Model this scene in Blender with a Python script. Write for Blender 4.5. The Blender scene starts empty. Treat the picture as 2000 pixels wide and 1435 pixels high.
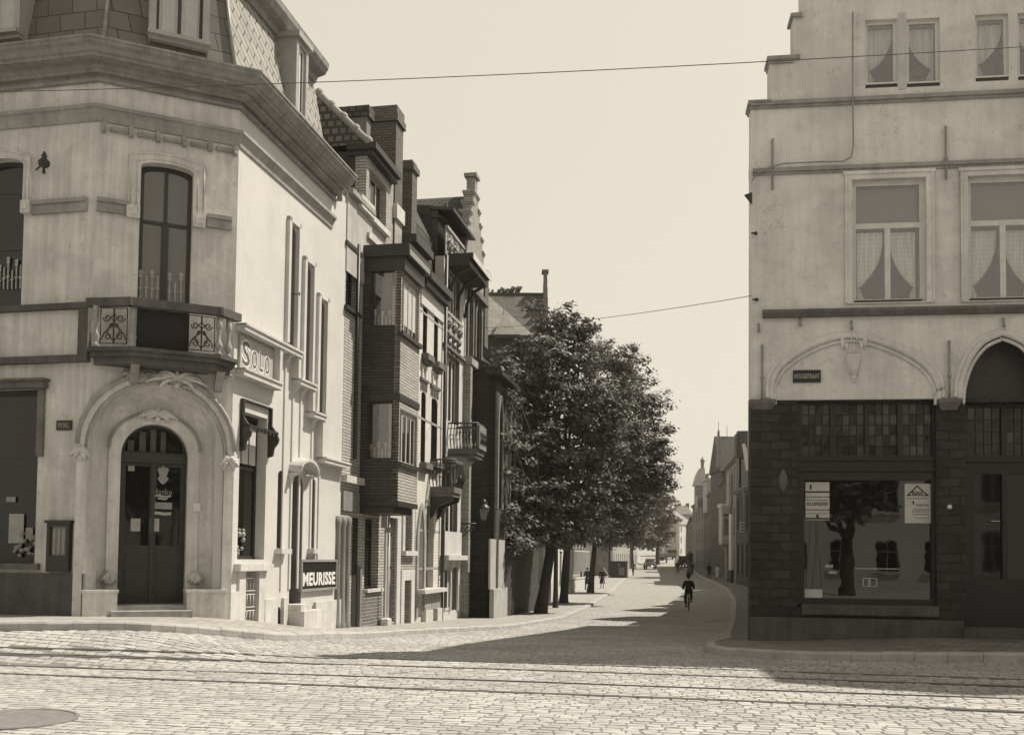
import bpy, math, random
import numpy as np
from mathutils import Vector, Matrix
from mathutils.geometry import delaunay_2d_cdt
R=math.radians
sc=bpy.context.scene
col=sc.collection
# ---------------------------------------------------------------- camera
F=1900.0; PITCH=R(2.5); ROLL=.012; HOR=1088.0
CYP=HOR-F*math.tan(PITCH)
CAM=Vector((0,0,1.5))
_f=Vector((0,math.cos(PITCH),math.sin(PITCH))); _u0=Vector((0,-math.sin(PITCH),math.cos(PITCH))); _r0=Vector((1,0,0))
_r=_r0*math.cos(ROLL)+_u0*math.sin(ROLL); _u=-_r0*math.sin(ROLL)+_u0*math.cos(ROLL)
cd=bpy.data.cameras.new("camera"); cam=bpy.data.objects.new("camera",cd); col.objects.link(cam)
cd.sensor_width=36; cd.sensor_fit='HORIZONTAL'; cd.lens=36*F/2000; cd.shift_y=(CYP-717.5)/2000
cd.clip_start=.1; cd.clip_end=3000
cam.matrix_world=Matrix(((_r.x,_u.x,-_f.x,0),(_r.y,_u.y,-_f.y,0),(_r.z,_u.z,-_f.z,1.5),(0,0,0,1)))
sc.camera=cam
# ---------------------------------------------------------------- light
SAZ,SEL=R(22),R(55)
SUN=Vector((math.cos(SEL)*math.cos(SAZ),math.cos(SEL)*math.sin(SAZ),math.sin(SEL)))
TINT=(1.0,.923,.775)
w=bpy.data.worlds.new("World"); sc.world=w; w.use_nodes=True
nt=w.node_tree; nt.nodes.clear()
out=nt.nodes.new('ShaderNodeOutputWorld'); bg=nt.nodes.new('ShaderNodeBackground')
sky=nt.nodes.new('ShaderNodeTexSky'); sky.sky_type='NISHITA'; sky.sun_disc=False
sky.sun_elevation=SEL; sky.sun_rotation=math.pi/2-SAZ; sky.dust_density=3.0; sky.air_density=1.2
bw=nt.nodes.new('ShaderNodeRGBToBW'); pw=nt.nodes.new('ShaderNodeMath'); pw.operation='POWER'; pw.inputs[1].default_value=.16
mx=nt.nodes.new('ShaderNodeMix'); mx.data_type='RGBA'; mx.blend_type='MULTIPLY'; mx.inputs[0].default_value=1
mx.inputs[7].default_value=(TINT[0],TINT[1],TINT[2],1)
ml=nt.nodes.new('ShaderNodeMath'); ml.operation='MULTIPLY'; ml.inputs[1].default_value=5.32
nt.links.new(sky.outputs[0],bw.inputs[0]); nt.links.new(bw.outputs[0],pw.inputs[0]); nt.links.new(pw.outputs[0],ml.inputs[0])
tcw=nt.nodes.new('ShaderNodeTexCoord'); sxw=nt.nodes.new('ShaderNodeSeparateXYZ'); nt.links.new(tcw.outputs['Generated'],sxw.inputs[0])
mrw=nt.nodes.new('ShaderNodeMapRange'); mrw.interpolation_type='SMOOTHSTEP'; nt.links.new(sxw.outputs[2],mrw.inputs[0])
for _i,_x in enumerate((.5,.95,1.0,.4)): mrw.inputs[_i+1].default_value=_x   # low sky left bright, overhead dimmed to weaken the light in the shade
m3=nt.nodes.new('ShaderNodeMath'); m3.operation='MULTIPLY'; nt.links.new(ml.outputs[0],m3.inputs[0]); nt.links.new(mrw.outputs[0],m3.inputs[1]); nt.links.new(m3.outputs[0],mx.inputs[6]); nt.links.new(mx.outputs[2],bg.inputs[0]); bg.inputs[1].default_value=.1
nt.links.new(bg.outputs[0],out.inputs[0])
sl=bpy.data.lights.new("sun",'SUN'); sl.energy=5.0; sl.angle=R(.55); sl.color=(1,.93,.80)
so=bpy.data.objects.new("sun",sl); col.objects.link(so); so.rotation_euler=(-SUN).to_track_quat('-Z','Y').to_euler(); so.location=(20,20,40)
sc.view_settings.view_transform='Standard'; sc.view_settings.look='None'; sc.view_settings.exposure=.3; sc.view_settings.gamma=1
sc.render.engine='CYCLES'
sc.cycles.max_bounces=6; sc.cycles.transparent_max_bounces=12
# ---------------------------------------------------------------- measuring: pixel of the photograph -> real point
def ray(px,py): return _f+_r*((px-1000)/F)+_u*((CYP-py)/F)
def PY(px,py,Y):
    d=ray(px,py); return CAM+d*(Y/d.y)
class Frame:
    """a wall plane: x to the right along the wall, y into the building, z up"""
    def __init__(s,p0,p1):
        s.p0=Vector((p0[0],p0[1],0)); e=Vector((p1[0]-p0[0],p1[1]-p0[1],0)); s.len=e.length
        s.ex=e.normalized(); s.ey=Vector((-s.ex.y,s.ex.x,0))
        s.M=Matrix(((s.ex.x,s.ey.x,0,s.p0.x),(s.ex.y,s.ey.y,0,s.p0.y),(0,0,1,0),(0,0,0,1))); s.Mi=s.M.inverted()
    def at(s,px,py,off=0):
        d=ray(px,py); o=s.p0+s.ey*off
        t=(o-CAM).dot(s.ey)/d.dot(s.ey); p=CAM+d*t
        return ((p-s.p0).dot(s.ex),p.z)
    def u(s,px,py=1000,off=0): return s.at(px,py,off)[0]
    def z(s,px,py,off=0): return s.at(px,py,off)[1]
    def rect(s,pl,pr,pt,pb,off=0,zpx=None):
        m=(pt+pb)/2; zp=pl if zpx is None else zpx
        return (s.u(pl,m,off),s.u(pr,m,off),s.z(zp,pb,off),s.z(zp,pt,off))
    def w(s,u,y=0,z=0): return s.M@Vector((u,y,z))
    def sub(s,u0,u1,off): a=s.w(u0,off); b=s.w(u1,off); return Frame((a.x,a.y),(b.x,b.y))
# ---------------------------------------------------------------- ground height
HP=[(-80,1.5),(12,1.5),(15,1.52),(18,1.6),(22,1.78),(28,2.05),(38,2.4),(50,2.6),(80,2.65),(120,2.25),(150,1.55),(190,.7),(250,-.6),(420,-3.5),(1500,-3.5)]
def _ss(t): t=min(1,max(0,t)); return t*t*(3-2*t)
def g(X,Y):
    h=float(np.interp(Y,[a for a,b in HP],[b for a,b in HP]))
    b=.36*_ss((-X-2.5)/3.5)*_ss((Y-12.7)/1.9)*(1-_ss((Y-17.5)/5.5))
    b+=.12*_ss((X-4)/4)*_ss((Y-9)/5)*(1-_ss((Y-18)/4))
    return 1.5-h+b
def ground_at(px,py,lift=0):
    """where the sight line meets the ground"""
    d=ray(px,py); t=5.0
    while t<400:
        p=CAM+d*t
        if p.z<=g(p.x,p.y)+lift: return p
        t+=.05
    return p
# ---------------------------------------------------------------- materials (neutral greys: the print is monochrome, the light is warm)
MATS={}
def _mat(name):
    m=bpy.data.materials.new(name); m.use_nodes=True; MATS[name]=m
    n=m.node_tree; n.nodes.clear(); o=n.nodes.new('ShaderNodeOutputMaterial'); b=n.nodes.new('ShaderNodeBsdfPrincipled')
    n.links.new(b.outputs[0],o.inputs[0]); return m,n,b,o
def g4(v): return (v,v*.98,v*.945,1)
def noise(n,vec,scale,detail=5,rough=.6):
    t=n.nodes.new('ShaderNodeTexNoise'); t.inputs['Scale'].default_value=scale; t.inputs['Detail'].default_value=detail; t.inputs['Roughness'].default_value=rough
    n.links.new(vec,t.inputs['Vector']); return t.outputs[0]
def mapping(n,vec,s=(1,1,1),r=(0,0,0)):
    m=n.nodes.new('ShaderNodeMapping'); m.inputs['Scale'].default_value=s; m.inputs['Rotation'].default_value=r; n.links.new(vec,m.inputs['Vector']); return m.outputs[0]
def math_(n,op,a,b):
    m=n.nodes.new('ShaderNodeMath'); m.operation=op
    for i,x in enumerate((a,b)):
        if isinstance(x,(int,float)): m.inputs[i].default_value=x
        else: n.links.new(x,m.inputs[i])
    return m.outputs[0]
def maprange(n,v,a,b,c,d):
    m=n.nodes.new('ShaderNodeMapRange'); n.links.new(v,m.inputs[0])
    for i,x in enumerate((a,b,c,d)): m.inputs[i+1].default_value=x
    return m.outputs[0]
def grey(n,v):
    c=n.nodes.new('ShaderNodeCombineColor'); [n.links.new(math_(n,'MULTIPLY',v,(1,.98,.945)[i]),c.inputs[i]) for i in range(3)]; return c.outputs[0]
def plaster(name,v,var=.18,scale=1.2,streak=.12,rough=.85,bump=.25,spots=0.0,cracks=0.0,island=0.0,patch=0.0,fine=.05):
    m,n,b,o=_mat(name); tc=n.nodes.new('ShaderNodeTexCoord').outputs['Object']
    a=noise(n,tc,scale,6,.65); s=noise(n,mapping(n,tc,(7,7,.45)),1.0,4,.6); f=noise(n,tc,38,3,.6)
    k=maprange(n,a,.3,.7,1-var,1+var*.55); k2=maprange(n,s,.3,.7,1-streak,1+streak*.5); k3=maprange(n,f,.3,.7,1-fine,1+fine)
    k=math_(n,'MULTIPLY',k,k2); k=math_(n,'MULTIPLY',k,k3)
    if spots:
        sp=noise(n,tc,4.5,8,.75); k=math_(n,'MULTIPLY',k,maprange(n,sp,.56,.66,1,1-spots))
    if island:
        gi=n.nodes.new('ShaderNodeNewGeometry').outputs['Random Per Island']; k=math_(n,'MULTIPLY',k,maprange(n,gi,0,1,1-island,1+island*.7))
    if patch:
        pt=noise(n,mapping(n,tc,(.55,.55,.8)),1.0,7,.62); k=math_(n,'MULTIPLY',k,maprange(n,pt,.47,.53,1+patch*.35,1-patch*.65)); p2=noise(n,mapping(n,tc,(3,3,.8)),1.3,6,.7); k=math_(n,'MULTIPLY',k,maprange(n,p2,.52,.72,1,1-patch))
    if cracks:
        wv=n.nodes.new('ShaderNodeTexVoronoi'); wv.feature='DISTANCE_TO_EDGE'; wv.inputs['Scale'].default_value=.9
        dv=n.nodes.new('ShaderNodeVectorMath'); dv.operation='ADD'; ns=n.nodes.new('ShaderNodeTexNoise'); ns.inputs['Scale'].default_value=2.5; ns.inputs['Detail'].default_value=6; n.links.new(tc,ns.inputs['Vector'])
        n.links.new(tc,dv.inputs[0]); n.links.new(ns.outputs[1],dv.inputs[1]); n.links.new(dv.outputs[0],wv.inputs['Vector'])
        cr=maprange(n,wv.outputs[0],0.0,.012,1,0); cr=math_(n,'MULTIPLY',cr,maprange(n,noise(n,tc,1.1,2),.5,.62,0,cracks))
        k=math_(n,'MULTIPLY',k,math_(n,'SUBTRACT',1,cr))
    k=math_(n,'MULTIPLY',k,v); n.links.new(grey(n,k),b.inputs['Base Color']); b.inputs['Roughness'].default_value=rough
    bp=n.nodes.new('ShaderNodeBump'); bp.inputs['Strength'].default_value=bump; bp.inputs['Distance'].default_value=.02
    hh=math_(n,'ADD',noise(n,tc,9,6,.7),math_(n,'MULTIPLY',a,2.5)); n.links.new(hh,bp.inputs['Height']); n.links.new(bp.outputs[0],b.inputs['Normal'])
    return m
def plain(name,v,rough=.6,var=.1,scale=6,metal=0,bump=0,spec=.5):
    m,n,b,o=_mat(name); tc=n.nodes.new('ShaderNodeTexCoord').outputs['Object']
    k=maprange(n,noise(n,tc,scale,5),.3,.7,v*(1-var),v*(1+var)); n.links.new(grey(n,k),b.inputs['Base Color'])
    b.inputs['Roughness'].default_value=rough; b.inputs['Metallic'].default_value=metal; b.inputs['Specular IOR Level'].default_value=spec
    if bump:
        bp=n.nodes.new('ShaderNodeBump'); bp.inputs['Strength'].default_value=bump; bp.inputs['Distance'].default_value=.01; n.links.new(noise(n,tc,scale*6,4),bp.inputs['Height']); n.links.new(bp.outputs[0],b.inputs['Normal'])
    return m
def brick(name,v,vm,bwid=.22,bh=.065,mort=.012,var=.25,rough=.85,rot=0,bump=.5,flat=False,offset=.5,stain=.15,wob=0):
    m,n,b,o=_mat(name); tc=n.nodes.new('ShaderNodeTexCoord').outputs['Object']
    sx=n.nodes.new('ShaderNodeSeparateXYZ'); n.links.new(tc,sx.inputs[0]); cb=n.nodes.new('ShaderNodeCombineXYZ')
    if flat: n.links.new(sx.outputs[0],cb.inputs[0]); n.links.new(sx.outputs[1],cb.inputs[1])
    else:
        n.links.new(math_(n,'ADD',sx.outputs[0],sx.outputs[1]),cb.inputs[0]); n.links.new(sx.outputs[2],cb.inputs[1])
    vec=mapping(n,cb.outputs[0],(1,1,1),(0,0,rot))
    if wob:
        nn_=n.nodes.new('ShaderNodeTexNoise'); nn_.inputs['Scale'].default_value=3.0; n.links.new(tc,nn_.inputs['Vector']); sv=n.nodes.new('ShaderNodeVectorMath'); sv.operation='SCALE'; sv.inputs['Scale'].default_value=wob; n.links.new(nn_.outputs[1],sv.inputs[0]); av=n.nodes.new('ShaderNodeVectorMath'); n.links.new(vec,av.inputs[0]); n.links.new(sv.outputs[0],av.inputs[1]); vec=av.outputs[0]
    t=n.nodes.new('ShaderNodeTexBrick'); t.offset=offset; t.inputs['Scale'].default_value=1; t.inputs['Brick Width'].default_value=bwid; t.inputs['Row Height'].default_value=bh
    t.inputs['Mortar Size'].default_value=mort; t.inputs['Mortar Smooth'].default_value=.3; t.inputs['Bias'].default_value=0
    t.inputs['Color1'].default_value=g4(v*(1-var)); t.inputs['Color2'].default_value=g4(v*(1+var)); t.inputs['Mortar'].default_value=g4(vm)
    n.links.new(vec,t.inputs['Vector'])
    k=maprange(n,noise(n,tc,1.0,6,.65),.3,.7,1-stain,1+stain*.6)
    x=n.nodes.new('ShaderNodeMix'); x.data_type='RGBA'; x.blend_type='MULTIPLY'; x.inputs[0].default_value=1
    n.links.new(t.outputs[0],x.inputs[6]); n.links.new(grey(n,k),x.inputs[7]); n.links.new(x.outputs[2],b.inputs['Base Color']); b.inputs['Roughness'].default_value=rough
    bp=n.nodes.new('ShaderNodeBump'); bp.invert=True; bp.inputs['Strength'].default_value=bump; bp.inputs['Distance'].default_value=.012
    n.links.new(t.outputs[1],bp.inputs['Height']); n.links.new(bp.outputs[0],b.inputs['Normal']); return m
def glass_dark(name,v=.012,rough=.04,ior=1.7,wav=.05):
    m,n,b,o=_mat(name); b.inputs['Base Color'].default_value=g4(v); b.inputs['Roughness'].default_value=rough; b.inputs['IOR'].default_value=ior
    tc=n.nodes.new('ShaderNodeTexCoord').outputs['Object']; bp=n.nodes.new('ShaderNodeBump'); bp.inputs['Strength'].default_value=wav; bp.inputs['Distance'].default_value=.02
    n.links.new(noise(n,tc,1.8,2),bp.inputs['Height']); n.links.new(bp.outputs[0],b.inputs['Normal']); return m
def glass_clear(name,refl=.13):
    m=bpy.data.materials.new(name); m.use_nodes=True; n=m.node_tree; n.nodes.clear(); o=n.nodes.new('ShaderNodeOutputMaterial')
    t=n.nodes.new('ShaderNodeBsdfTransparent'); t.inputs[0].default_value=(.9,.9,.9,1); gl=n.nodes.new('ShaderNodeBsdfGlossy'); gl.inputs['Roughness'].default_value=.03
    mxx=n.nodes.new('ShaderNodeMixShader'); mxx.inputs[0].default_value=refl; n.links.new(t.outputs[0],mxx.inputs[1]); n.links.new(gl.outputs[0],mxx.inputs[2]); n.links.new(mxx.outputs[0],o.inputs[0]); MATS[name]=m; return m
def net(name,v,alpha,grid=0):
    m,n,b,o=_mat(name); b.inputs['Base Color'].default_value=g4(v); b.inputs['Roughness'].default_value=.9
    tr=n.nodes.new('ShaderNodeBsdfTransparent'); mxx=n.nodes.new('ShaderNodeMixShader'); tc=n.nodes.new('ShaderNodeTexCoord').outputs['Object']
    f=maprange(n,noise(n,mapping(n,tc,(14,1,1.0)),1.5,3),.3,.7,alpha*.75,min(1,alpha*1.25))
    if grid:
        s=n.nodes.new('ShaderNodeSeparateXYZ'); n.links.new(tc,s.inputs[0])
        gx=math_(n,'GREATER_THAN',math_(n,'SINE',math_(n,'MULTIPLY',s.outputs[0],grid),0),.35); gz=math_(n,'GREATER_THAN',math_(n,'SINE',math_(n,'MULTIPLY',s.outputs[2],grid*.8),0),.35)
        f=math_(n,'ADD',f,math_(n,'MULTIPLY',math_(n,'ADD',gx,gz),.13))
    n.links.new(f,mxx.inputs[0]); n.links.new(tr.outputs[0],mxx.inputs[1]); n.links.new(b.outputs[0],mxx.inputs[2]); n.links.new(mxx.outputs[0],o.inputs[0]); return m
# ---------------------------------------------------------------- object machinery
W={}
def link(o,Mw,parent=None):
    col.objects.link(o)
    if parent is not None:
        o.parent=parent; o.matrix_parent_inverse=W[parent.name].inverted()
    o.matrix_basis=Mw; W[o.name]=Mw.copy()
def tag(o,label=None,cat=None,group=None,kind=None):
    if label: o['label']=label
    if cat: o['category']=cat
    if group: o['group']=group
    if kind: o['kind']=kind
    return o
def thing(name,label,cat,loc,rz=0,group=None):
    o=bpy.data.objects.new(name,None); o.empty_display_size=.3
    link(o,Matrix.Translation(Vector(loc))@Matrix.Rotation(rz,4,'Z')); return tag(o,label,cat,group)
I4=Matrix.Identity(4)
def _inp(p,P):
    c=False; j=len(P)-1
    for i in range(len(P)):
        if (P[i][1]>p[1])!=(P[j][1]>p[1]) and p[0]<(P[j][0]-P[i][0])*(p[1]-P[i][1])/(P[j][1]-P[i][1])+P[i][0]: c=not c
        j=i
    return c
class MB:
    def __init__(s): s.v=[]; s.f=[]; s.m=[]; s.s=[]
    def add(s,vs,fs,m=0,sm=False):
        k=len(s.v); s.v+= [tuple(a) for a in vs]; s.f+=[tuple(i+k for i in f) for f in fs]; s.m+=[m]*len(fs); s.s+=[sm]*len(fs); return s
    def box(s,x0,x1,y0,y1,z0,z1,m=0):
        vs=[(x0,y0,z0),(x1,y0,z0),(x1,y1,z0),(x0,y1,z0),(x0,y0,z1),(x1,y0,z1),(x1,y1,z1),(x0,y1,z1)]
        return s.add(vs,[(0,3,2,1),(4,5,6,7),(0,1,5,4),(1,2,6,5),(2,3,7,6),(3,0,4,7)],m)
    def hexa(s,vs,m=0): return s.add(vs,[(0,3,2,1),(4,5,6,7),(0,1,5,4),(1,2,6,5),(2,3,7,6),(3,0,4,7)],m)
    def prism(s,poly,a,b,ax='y',m=0):
        def P(p,t): return {'y':(p[0],t,p[1]),'x':(t,p[0],p[1]),'z':(p[0],p[1],t)}[ax]
        k=len(poly); vs=[P(p,a) for p in poly]+[P(p,b) for p in poly]
        return s.add(vs,[tuple(range(k)),tuple(range(2*k-1,k-1,-1))]+[(i,(i+k),(i+1)%k+k,(i+1)%k) for i in range(k)],m)
    def plate(s,outer,holes,y0,y1,m=0,back=True):
        def clean(q):
            r=[]
            for p in q:
                if not r or abs(p[0]-r[-1][0])+abs(p[1]-r[-1][1])>1e-5: r.append((float(p[0]),float(p[1])))
            if abs(r[0][0]-r[-1][0])+abs(r[0][1]-r[-1][1])<1e-5: r.pop()
            return r
        polys=[clean(outer)]+[clean(h) for h in holes]; flat=[p for q in polys for p in q]; k=len(flat)
        edges=[]; o=0
        for q in polys:
            n=len(q); edges+=[(o+i,o+(i+1)%n) for i in range(n)]; o+=n
        V2,_e,tri,ov,_a,_b=delaunay_2d_cdt([Vector(p) for p in flat],edges,[],0,1e-6)
        vs=[(p.x,y0,p.y) for p in V2]+[(p.x,y1,p.y) for p in V2]; kk=len(V2); fs=[]
        for t in tri:
            a,b,c=[V2[i] for i in t]; cr=(b-a).cross(c-a)
            if abs(cr)<1e-9: continue
            m_=(a+b+c)/3
            if not _inp(m_,polys[0]) or any(_inp(m_,h) for h in polys[1:]): continue
            t=tuple(t) if cr>0 else (t[0],t[2],t[1])
            fs.append(t)
            if back: fs.append((t[0]+kk,t[2]+kk,t[1]+kk))
        s.add(vs,fs,m); fs=[]; vs=[(p[0],y0,p[1]) for p in flat]+[(p[0],y1,p[1]) for p in flat]
        o=0
        for q in polys:
            n=len(q)
            for i in range(n): a=o+i; b=o+(i+1)%n; fs.append((a,a+k,b+k,b))
            o+=n
        return s.add(vs,fs,m)
    def tube(s,pts,r,n=6,m=0,closed=False):
        pts=[Vector(p) for p in pts]; k=len(pts); vs=[]; rr=r if isinstance(r,(list,tuple)) else [r]*k
        for i,p in enumerate(pts):
            if closed: t=pts[(i+1)%k]-pts[i-1]
            else: t=pts[min(i+1,k-1)]-pts[max(i-1,0)]
            if t.length<1e-9: t=Vector((0,0,1))
            t.normalize(); a=t.cross(Vector((0,0,1)))
            if a.length<.05: a=t.cross(Vector((0,1,0)))
            a.normalize(); b=t.cross(a)
            for j in range(n):
                an=2*math.pi*j/n; vs.append(p+(a*math.cos(an)+b*math.sin(an))*rr[i])
        fs=[]
        for i in range(k if closed else k-1):
            for j in range(n):
                a0=i*n+j; a1=i*n+(j+1)%n; b0=((i+1)%k)*n+j; b1=((i+1)%k)*n+(j+1)%n; fs.append((a0,a1,b1,b0))
        if not closed: fs+= [tuple(range(n-1,-1,-1)),tuple(range((k-1)*n,k*n))]
        return s.add(vs,fs,m,True)
    def lathe(s,cx,cy,prof,n=10,m=0,sm=True):
        vs=[]; 
        for r,z in prof:
            for j in range(n): an=2*math.pi*j/n; vs.append((cx+r*math.cos(an),cy+r*math.sin(an),z))
        fs=[]; k=len(prof)
        for i in range(k-1):
            for j in range(n): fs.append((i*n+j,i*n+(j+1)%n,(i+1)*n+(j+1)%n,(i+1)*n+j))
        fs+=[tuple(range(n-1,-1,-1)),tuple(range((k-1)*n,k*n))]
        return s.add(vs,fs,m,sm)
    def ball(s,c,r,m=0,n=8,sc=(1,1,1)):
        pr=[(r*math.sin(math.pi*i/6),-r*math.cos(math.pi*i/6)) for i in range(7)]
        k=len(s.v); s.lathe(0,0,pr,n,m)
        s.v[k:]=[(c[0]+x*sc[0],c[1]+y*sc[1],c[2]+z*sc[2]) for x,y,z in s.v[k:]]; return s
    def build(s,name,mats,parent=None,M=I4,label=None,shade=None):
        me=bpy.data.meshes.new(name); me.from_pydata(s.v,[],s.f)
        if not isinstance(mats,(list,tuple)): mats=[mats]
        for m in mats: me.materials.append(MATS[m] if isinstance(m,str) else m)
        me.polygons.foreach_set('material_index',s.m); me.polygons.foreach_set('use_smooth',s.s); me.update()
        o=bpy.data.objects.new(name,me); link(o,M,parent)
        if label: o['label']=label
        return o
def rectp(u0,u1,z0,z1): return [(u0,z0),(u1,z0),(u1,z1),(u0,z1)]
def archp(u0,u1,z0,zs,zt,n=12,pointed=False,flatness=1.0):
    c=(u0+u1)/2; a=(u1-u0)/2; h=zt-zs; p=[(u0,z0),(u1,z0)]
    for i in range(n+1):
        t=math.pi*i/n
        if pointed:
            x=c+a*(1-2*i/n); k=abs(1-2*i/n); z=zs+h*(1-k**1.7)**.8 if k<1 else zs
        else: x=c+a*math.cos(t); z=zs+h*math.sin(t)
        p.append((x,z))
    if abs(zs-z0)<1e-4: p=p[2:]
    return p
def shrink(poly,d):
    xs=[p[0] for p in poly]; zs=[p[1] for p in poly]; cx=(min(xs)+max(xs))/2; cz=(min(zs)+max(zs))/2
    kx=1-2*d/(max(xs)-min(xs)); kz=1-2*d/(max(zs)-min(zs)); return [(cx+(x-cx)*kx,cz+(z-cz)*kz) for x,z in poly]
def bb(poly): xs=[p[0] for p in poly]; zs=[p[1] for p in poly]; return min(xs),max(xs),min(zs),max(zs)
def topz(poly,u):
    """height of the upper outline of poly at u"""
    best=bb(poly)[2]; n=len(poly)
    for i in range(n):
        (x0,z0),(x1,z1)=poly[i],poly[(i+1)%n]
        if min(x0,x1)-1e-9<=u<=max(x0,x1)+1e-9 and abs(x1-x0)>1e-9: best=max(best,z0+(z1-z0)*(u-x0)/(x1-x0))
    return best
def wall(Fr,root,outer,holes,mat,y0=0,y1=.3,name='wall',label=None):
    return MB().plate(outer,holes,y0,y1).build(name,mat,root,Fr.M,label)
def window(Fr,root,poly,sb=.14,fw=.06,nv=1,trans=(),fm='paint_white',glass='glass_dark',bar=.035,name='window',depth=.06,back=.45,label=None,lower_nv=None,off=0):
    sb=sb+off
    u0,u1,z0,z1=bb(poly); b=MB(); inner=shrink(poly,fw); b.plate(poly,[inner],sb,sb+depth)
    zt=[z0+(z1-z0)*t for t in trans]
    for z in zt: b.box(u0+fw,u1-fw,sb+.008,sb+depth-.008,z-bar,z+bar)
    lim=zt[0]-bar if (zt and lower_nv is not None) else None
    def vb(k,za,zb):
        for i in range(k):
            u=u0+(u1-u0)*(i+1)/(k+1); t=min(zb,topz(poly,u)-fw*.5); b.box(u-bar,u+bar,sb+.004,sb+depth-.004,za,t)
    if lim is not None: vb(lower_nv,z0+fw,lim); vb(nv,zt[0]+bar,z1)
    else: vb(nv,z0+fw,z1)
    mats=[fm]
    if glass!='glass_dark' and back: 
        b.plate([(p[0],p[1]) for p in poly],[],sb+back,sb+back+.03,1); mats.append('room_dark')
    o=b.build(name,mats,root,Fr.M,label)
    MB().plate(inner,[],sb+.026,sb+.032).build('pane',glass,o,Fr.M)
    return o
def box(Fr,root,name,mat,x0,x1,y0,y1,z0,z1,label=None): return MB().box(x0,x1,y0,y1,z0,z1).build(name,mat,root,Fr.M,label)
def text_mb(b,txt,u0,u1,z0,z1,y0,y1,m=0,bold=.0,stretch=True):
    cu=bpy.data.curves.new('lettering','FONT'); cu.body=txt; cu.size=1; cu.extrude=.5; cu.offset=bold; cu.resolution_u=3; cu.space_character=1.08
    o=bpy.data.objects.new('lettering',cu); col.objects.link(o); dg=bpy.context.evaluated_depsgraph_get(); me=bpy.data.meshes.new_from_object(o.evaluated_get(dg))
    vs=np.array([v.co[:] for v in me.vertices]); fs=[tuple(p.vertices) for p in me.polygons]
    bpy.data.objects.remove(o); bpy.data.curves.remove(cu); bpy.data.meshes.remove(me)
    a=vs.min(0); c=vs.max(0); X=(vs[:,0]-a[0])/(c[0]-a[0]); Z=(vs[:,1]-a[1])/(c[1]-a[1]); T=(vs[:,2]-a[2])/(c[2]-a[2])
    vv=np.stack([u0+X*(u1-u0),y1+(y0-y1)*T,z0+Z*(z1-z0)],1)
    b.add([tuple(map(float,p)) for p in vv],fs,m); return b
def offset_path(path,out):
    P=[Vector((p[0],p[1])) for p in path]; N=[]
    for i in range(len(P)-1): e=(P[i+1]-P[i]).normalized(); N.append(Vector((e.y,-e.x)))
    R_=[]
    for i in range(len(P)):
        if i==0: m=N[0]
        elif i==len(P)-1: m=N[-1]
        else: m=(N[i-1]+N[i])/(1+N[i-1].dot(N[i]))
        R_.append(P[i]+m*out)
    return R_
def sweep(b,path,prof,m=0):
    """moulding along a plan path; prof = [(out,z)...] closed polygon"""
    k=len(prof); vs=[]; n=len(path)
    rows=[offset_path(path,o) for o,z in prof]
    for i in range(n):
        for j,(o,z) in enumerate(prof): vs.append((rows[j][i].x,rows[j][i].y,z))
    fs=[]
    for i in range(n-1):
        for j in range(k): a=i*k+j; c=i*k+(j+1)%k; fs.append((a,c,c+k,a+k))
    fs+=[tuple(range(k-1,-1,-1)),tuple(range((n-1)*k,n*k))]
    return b.add(vs,fs,m)
def children(o): return [c for c in o.children]
def dup(o,Mw,parent=None,**kw):
    """copy of a thing with its parts and their sub-parts"""
    def rec(src,par):
        for ch in list(src.children):
            c=ch.copy(); col.objects.link(c); c.parent=par; W[c.name]=I4; rec(ch,c)
    r=o.copy(); col.objects.link(r); r.matrix_basis=Mw; W[r.name]=Mw.copy(); rec(o,r); tag(r,**kw); return r
def TM(x,y,z,rz=0,s=1): return Matrix.Translation((x,y,z))@Matrix.Rotation(rz,4,'Z')@Matrix.Scale(s,4)
# material library
plaster('plaster_grey',.63,.2,1.3,.22,spots=.22,patch=.1,fine=.08)
plaster('plaster_white',.55,.05,1.5,.05,bump=.12,patch=.05,fine=.02)
plaster('plaster_old',.70,.16,.9,.1,bump=.8,spots=.2,cracks=.3,patch=.1,fine=.08)
plaster('stone_trim',.33,.25,2.0,.2,spots=.2)
plaster('stone_trim_dark',.15,.3,2.0,.3,spots=.3)
plaster('balcony_stone',.1,.3,2,.3,spots=.3)
plaster('stone_light',.56,.15,2,.15,spots=.15)
plaster('render_mid',.2,.2,1.5,.2)
plaster('render_dark',.06,.3,1.5,.3)
plaster('render_pale',.42,.2,1.5,.2)
plain('paint_white',.62,.5); plain('paint_grey',.33,.5); plain('paint_dark',.03,.45); plain('wood_dark',.028,.5,.3,12); plain('wood_mid',.12,.5,.3,12)
plain('iron',.025,.5,.2,20); plain('zinc',.27,.45,.2,5); plain('room_dark',.012,.9); plain('paper',.66,.8,.08); plain('paper_grey',.35,.8,.15)
plain('ink',.02,.7); plain('steel',.28,.3,.2,9,.8); plain('sign_black',.018,.35,.3,8); plain('sign_white',.7,.5); plain('sign_grey',.26,.5,.15,5)
plain('stripe_light',.09,.8); plain('blind',.5,.8,.06,3); plain('cloth_black',.018,.9); plain('cloth_dark',.04,.9); plain('cloth_light',.5,.9); plain('skin',.28,.6); plain('hair',.02,.8)
plain('car_black',.02,.2,.1,3); plain('rubber',.02,.8); plain('car_grey',.12,.3); plain('chrome',.6,.15,.05,3,1)
plain('concrete',.3,.8,.2,3,bump=.2)
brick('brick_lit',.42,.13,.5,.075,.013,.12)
brick('brick_dark_shade',.055,.02,.5,.075,.012,.25)  # darker copy of the sunlit brick, shade of its faces put into the colour
brick('brick_plinth',.12,.30,.24,.085,.012,.2)
brick('brick_pale',.62,.5,.5,.09,.008,.04)
brick('brick_mid',.2,.08,.22,.075,.012,.2)
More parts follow.
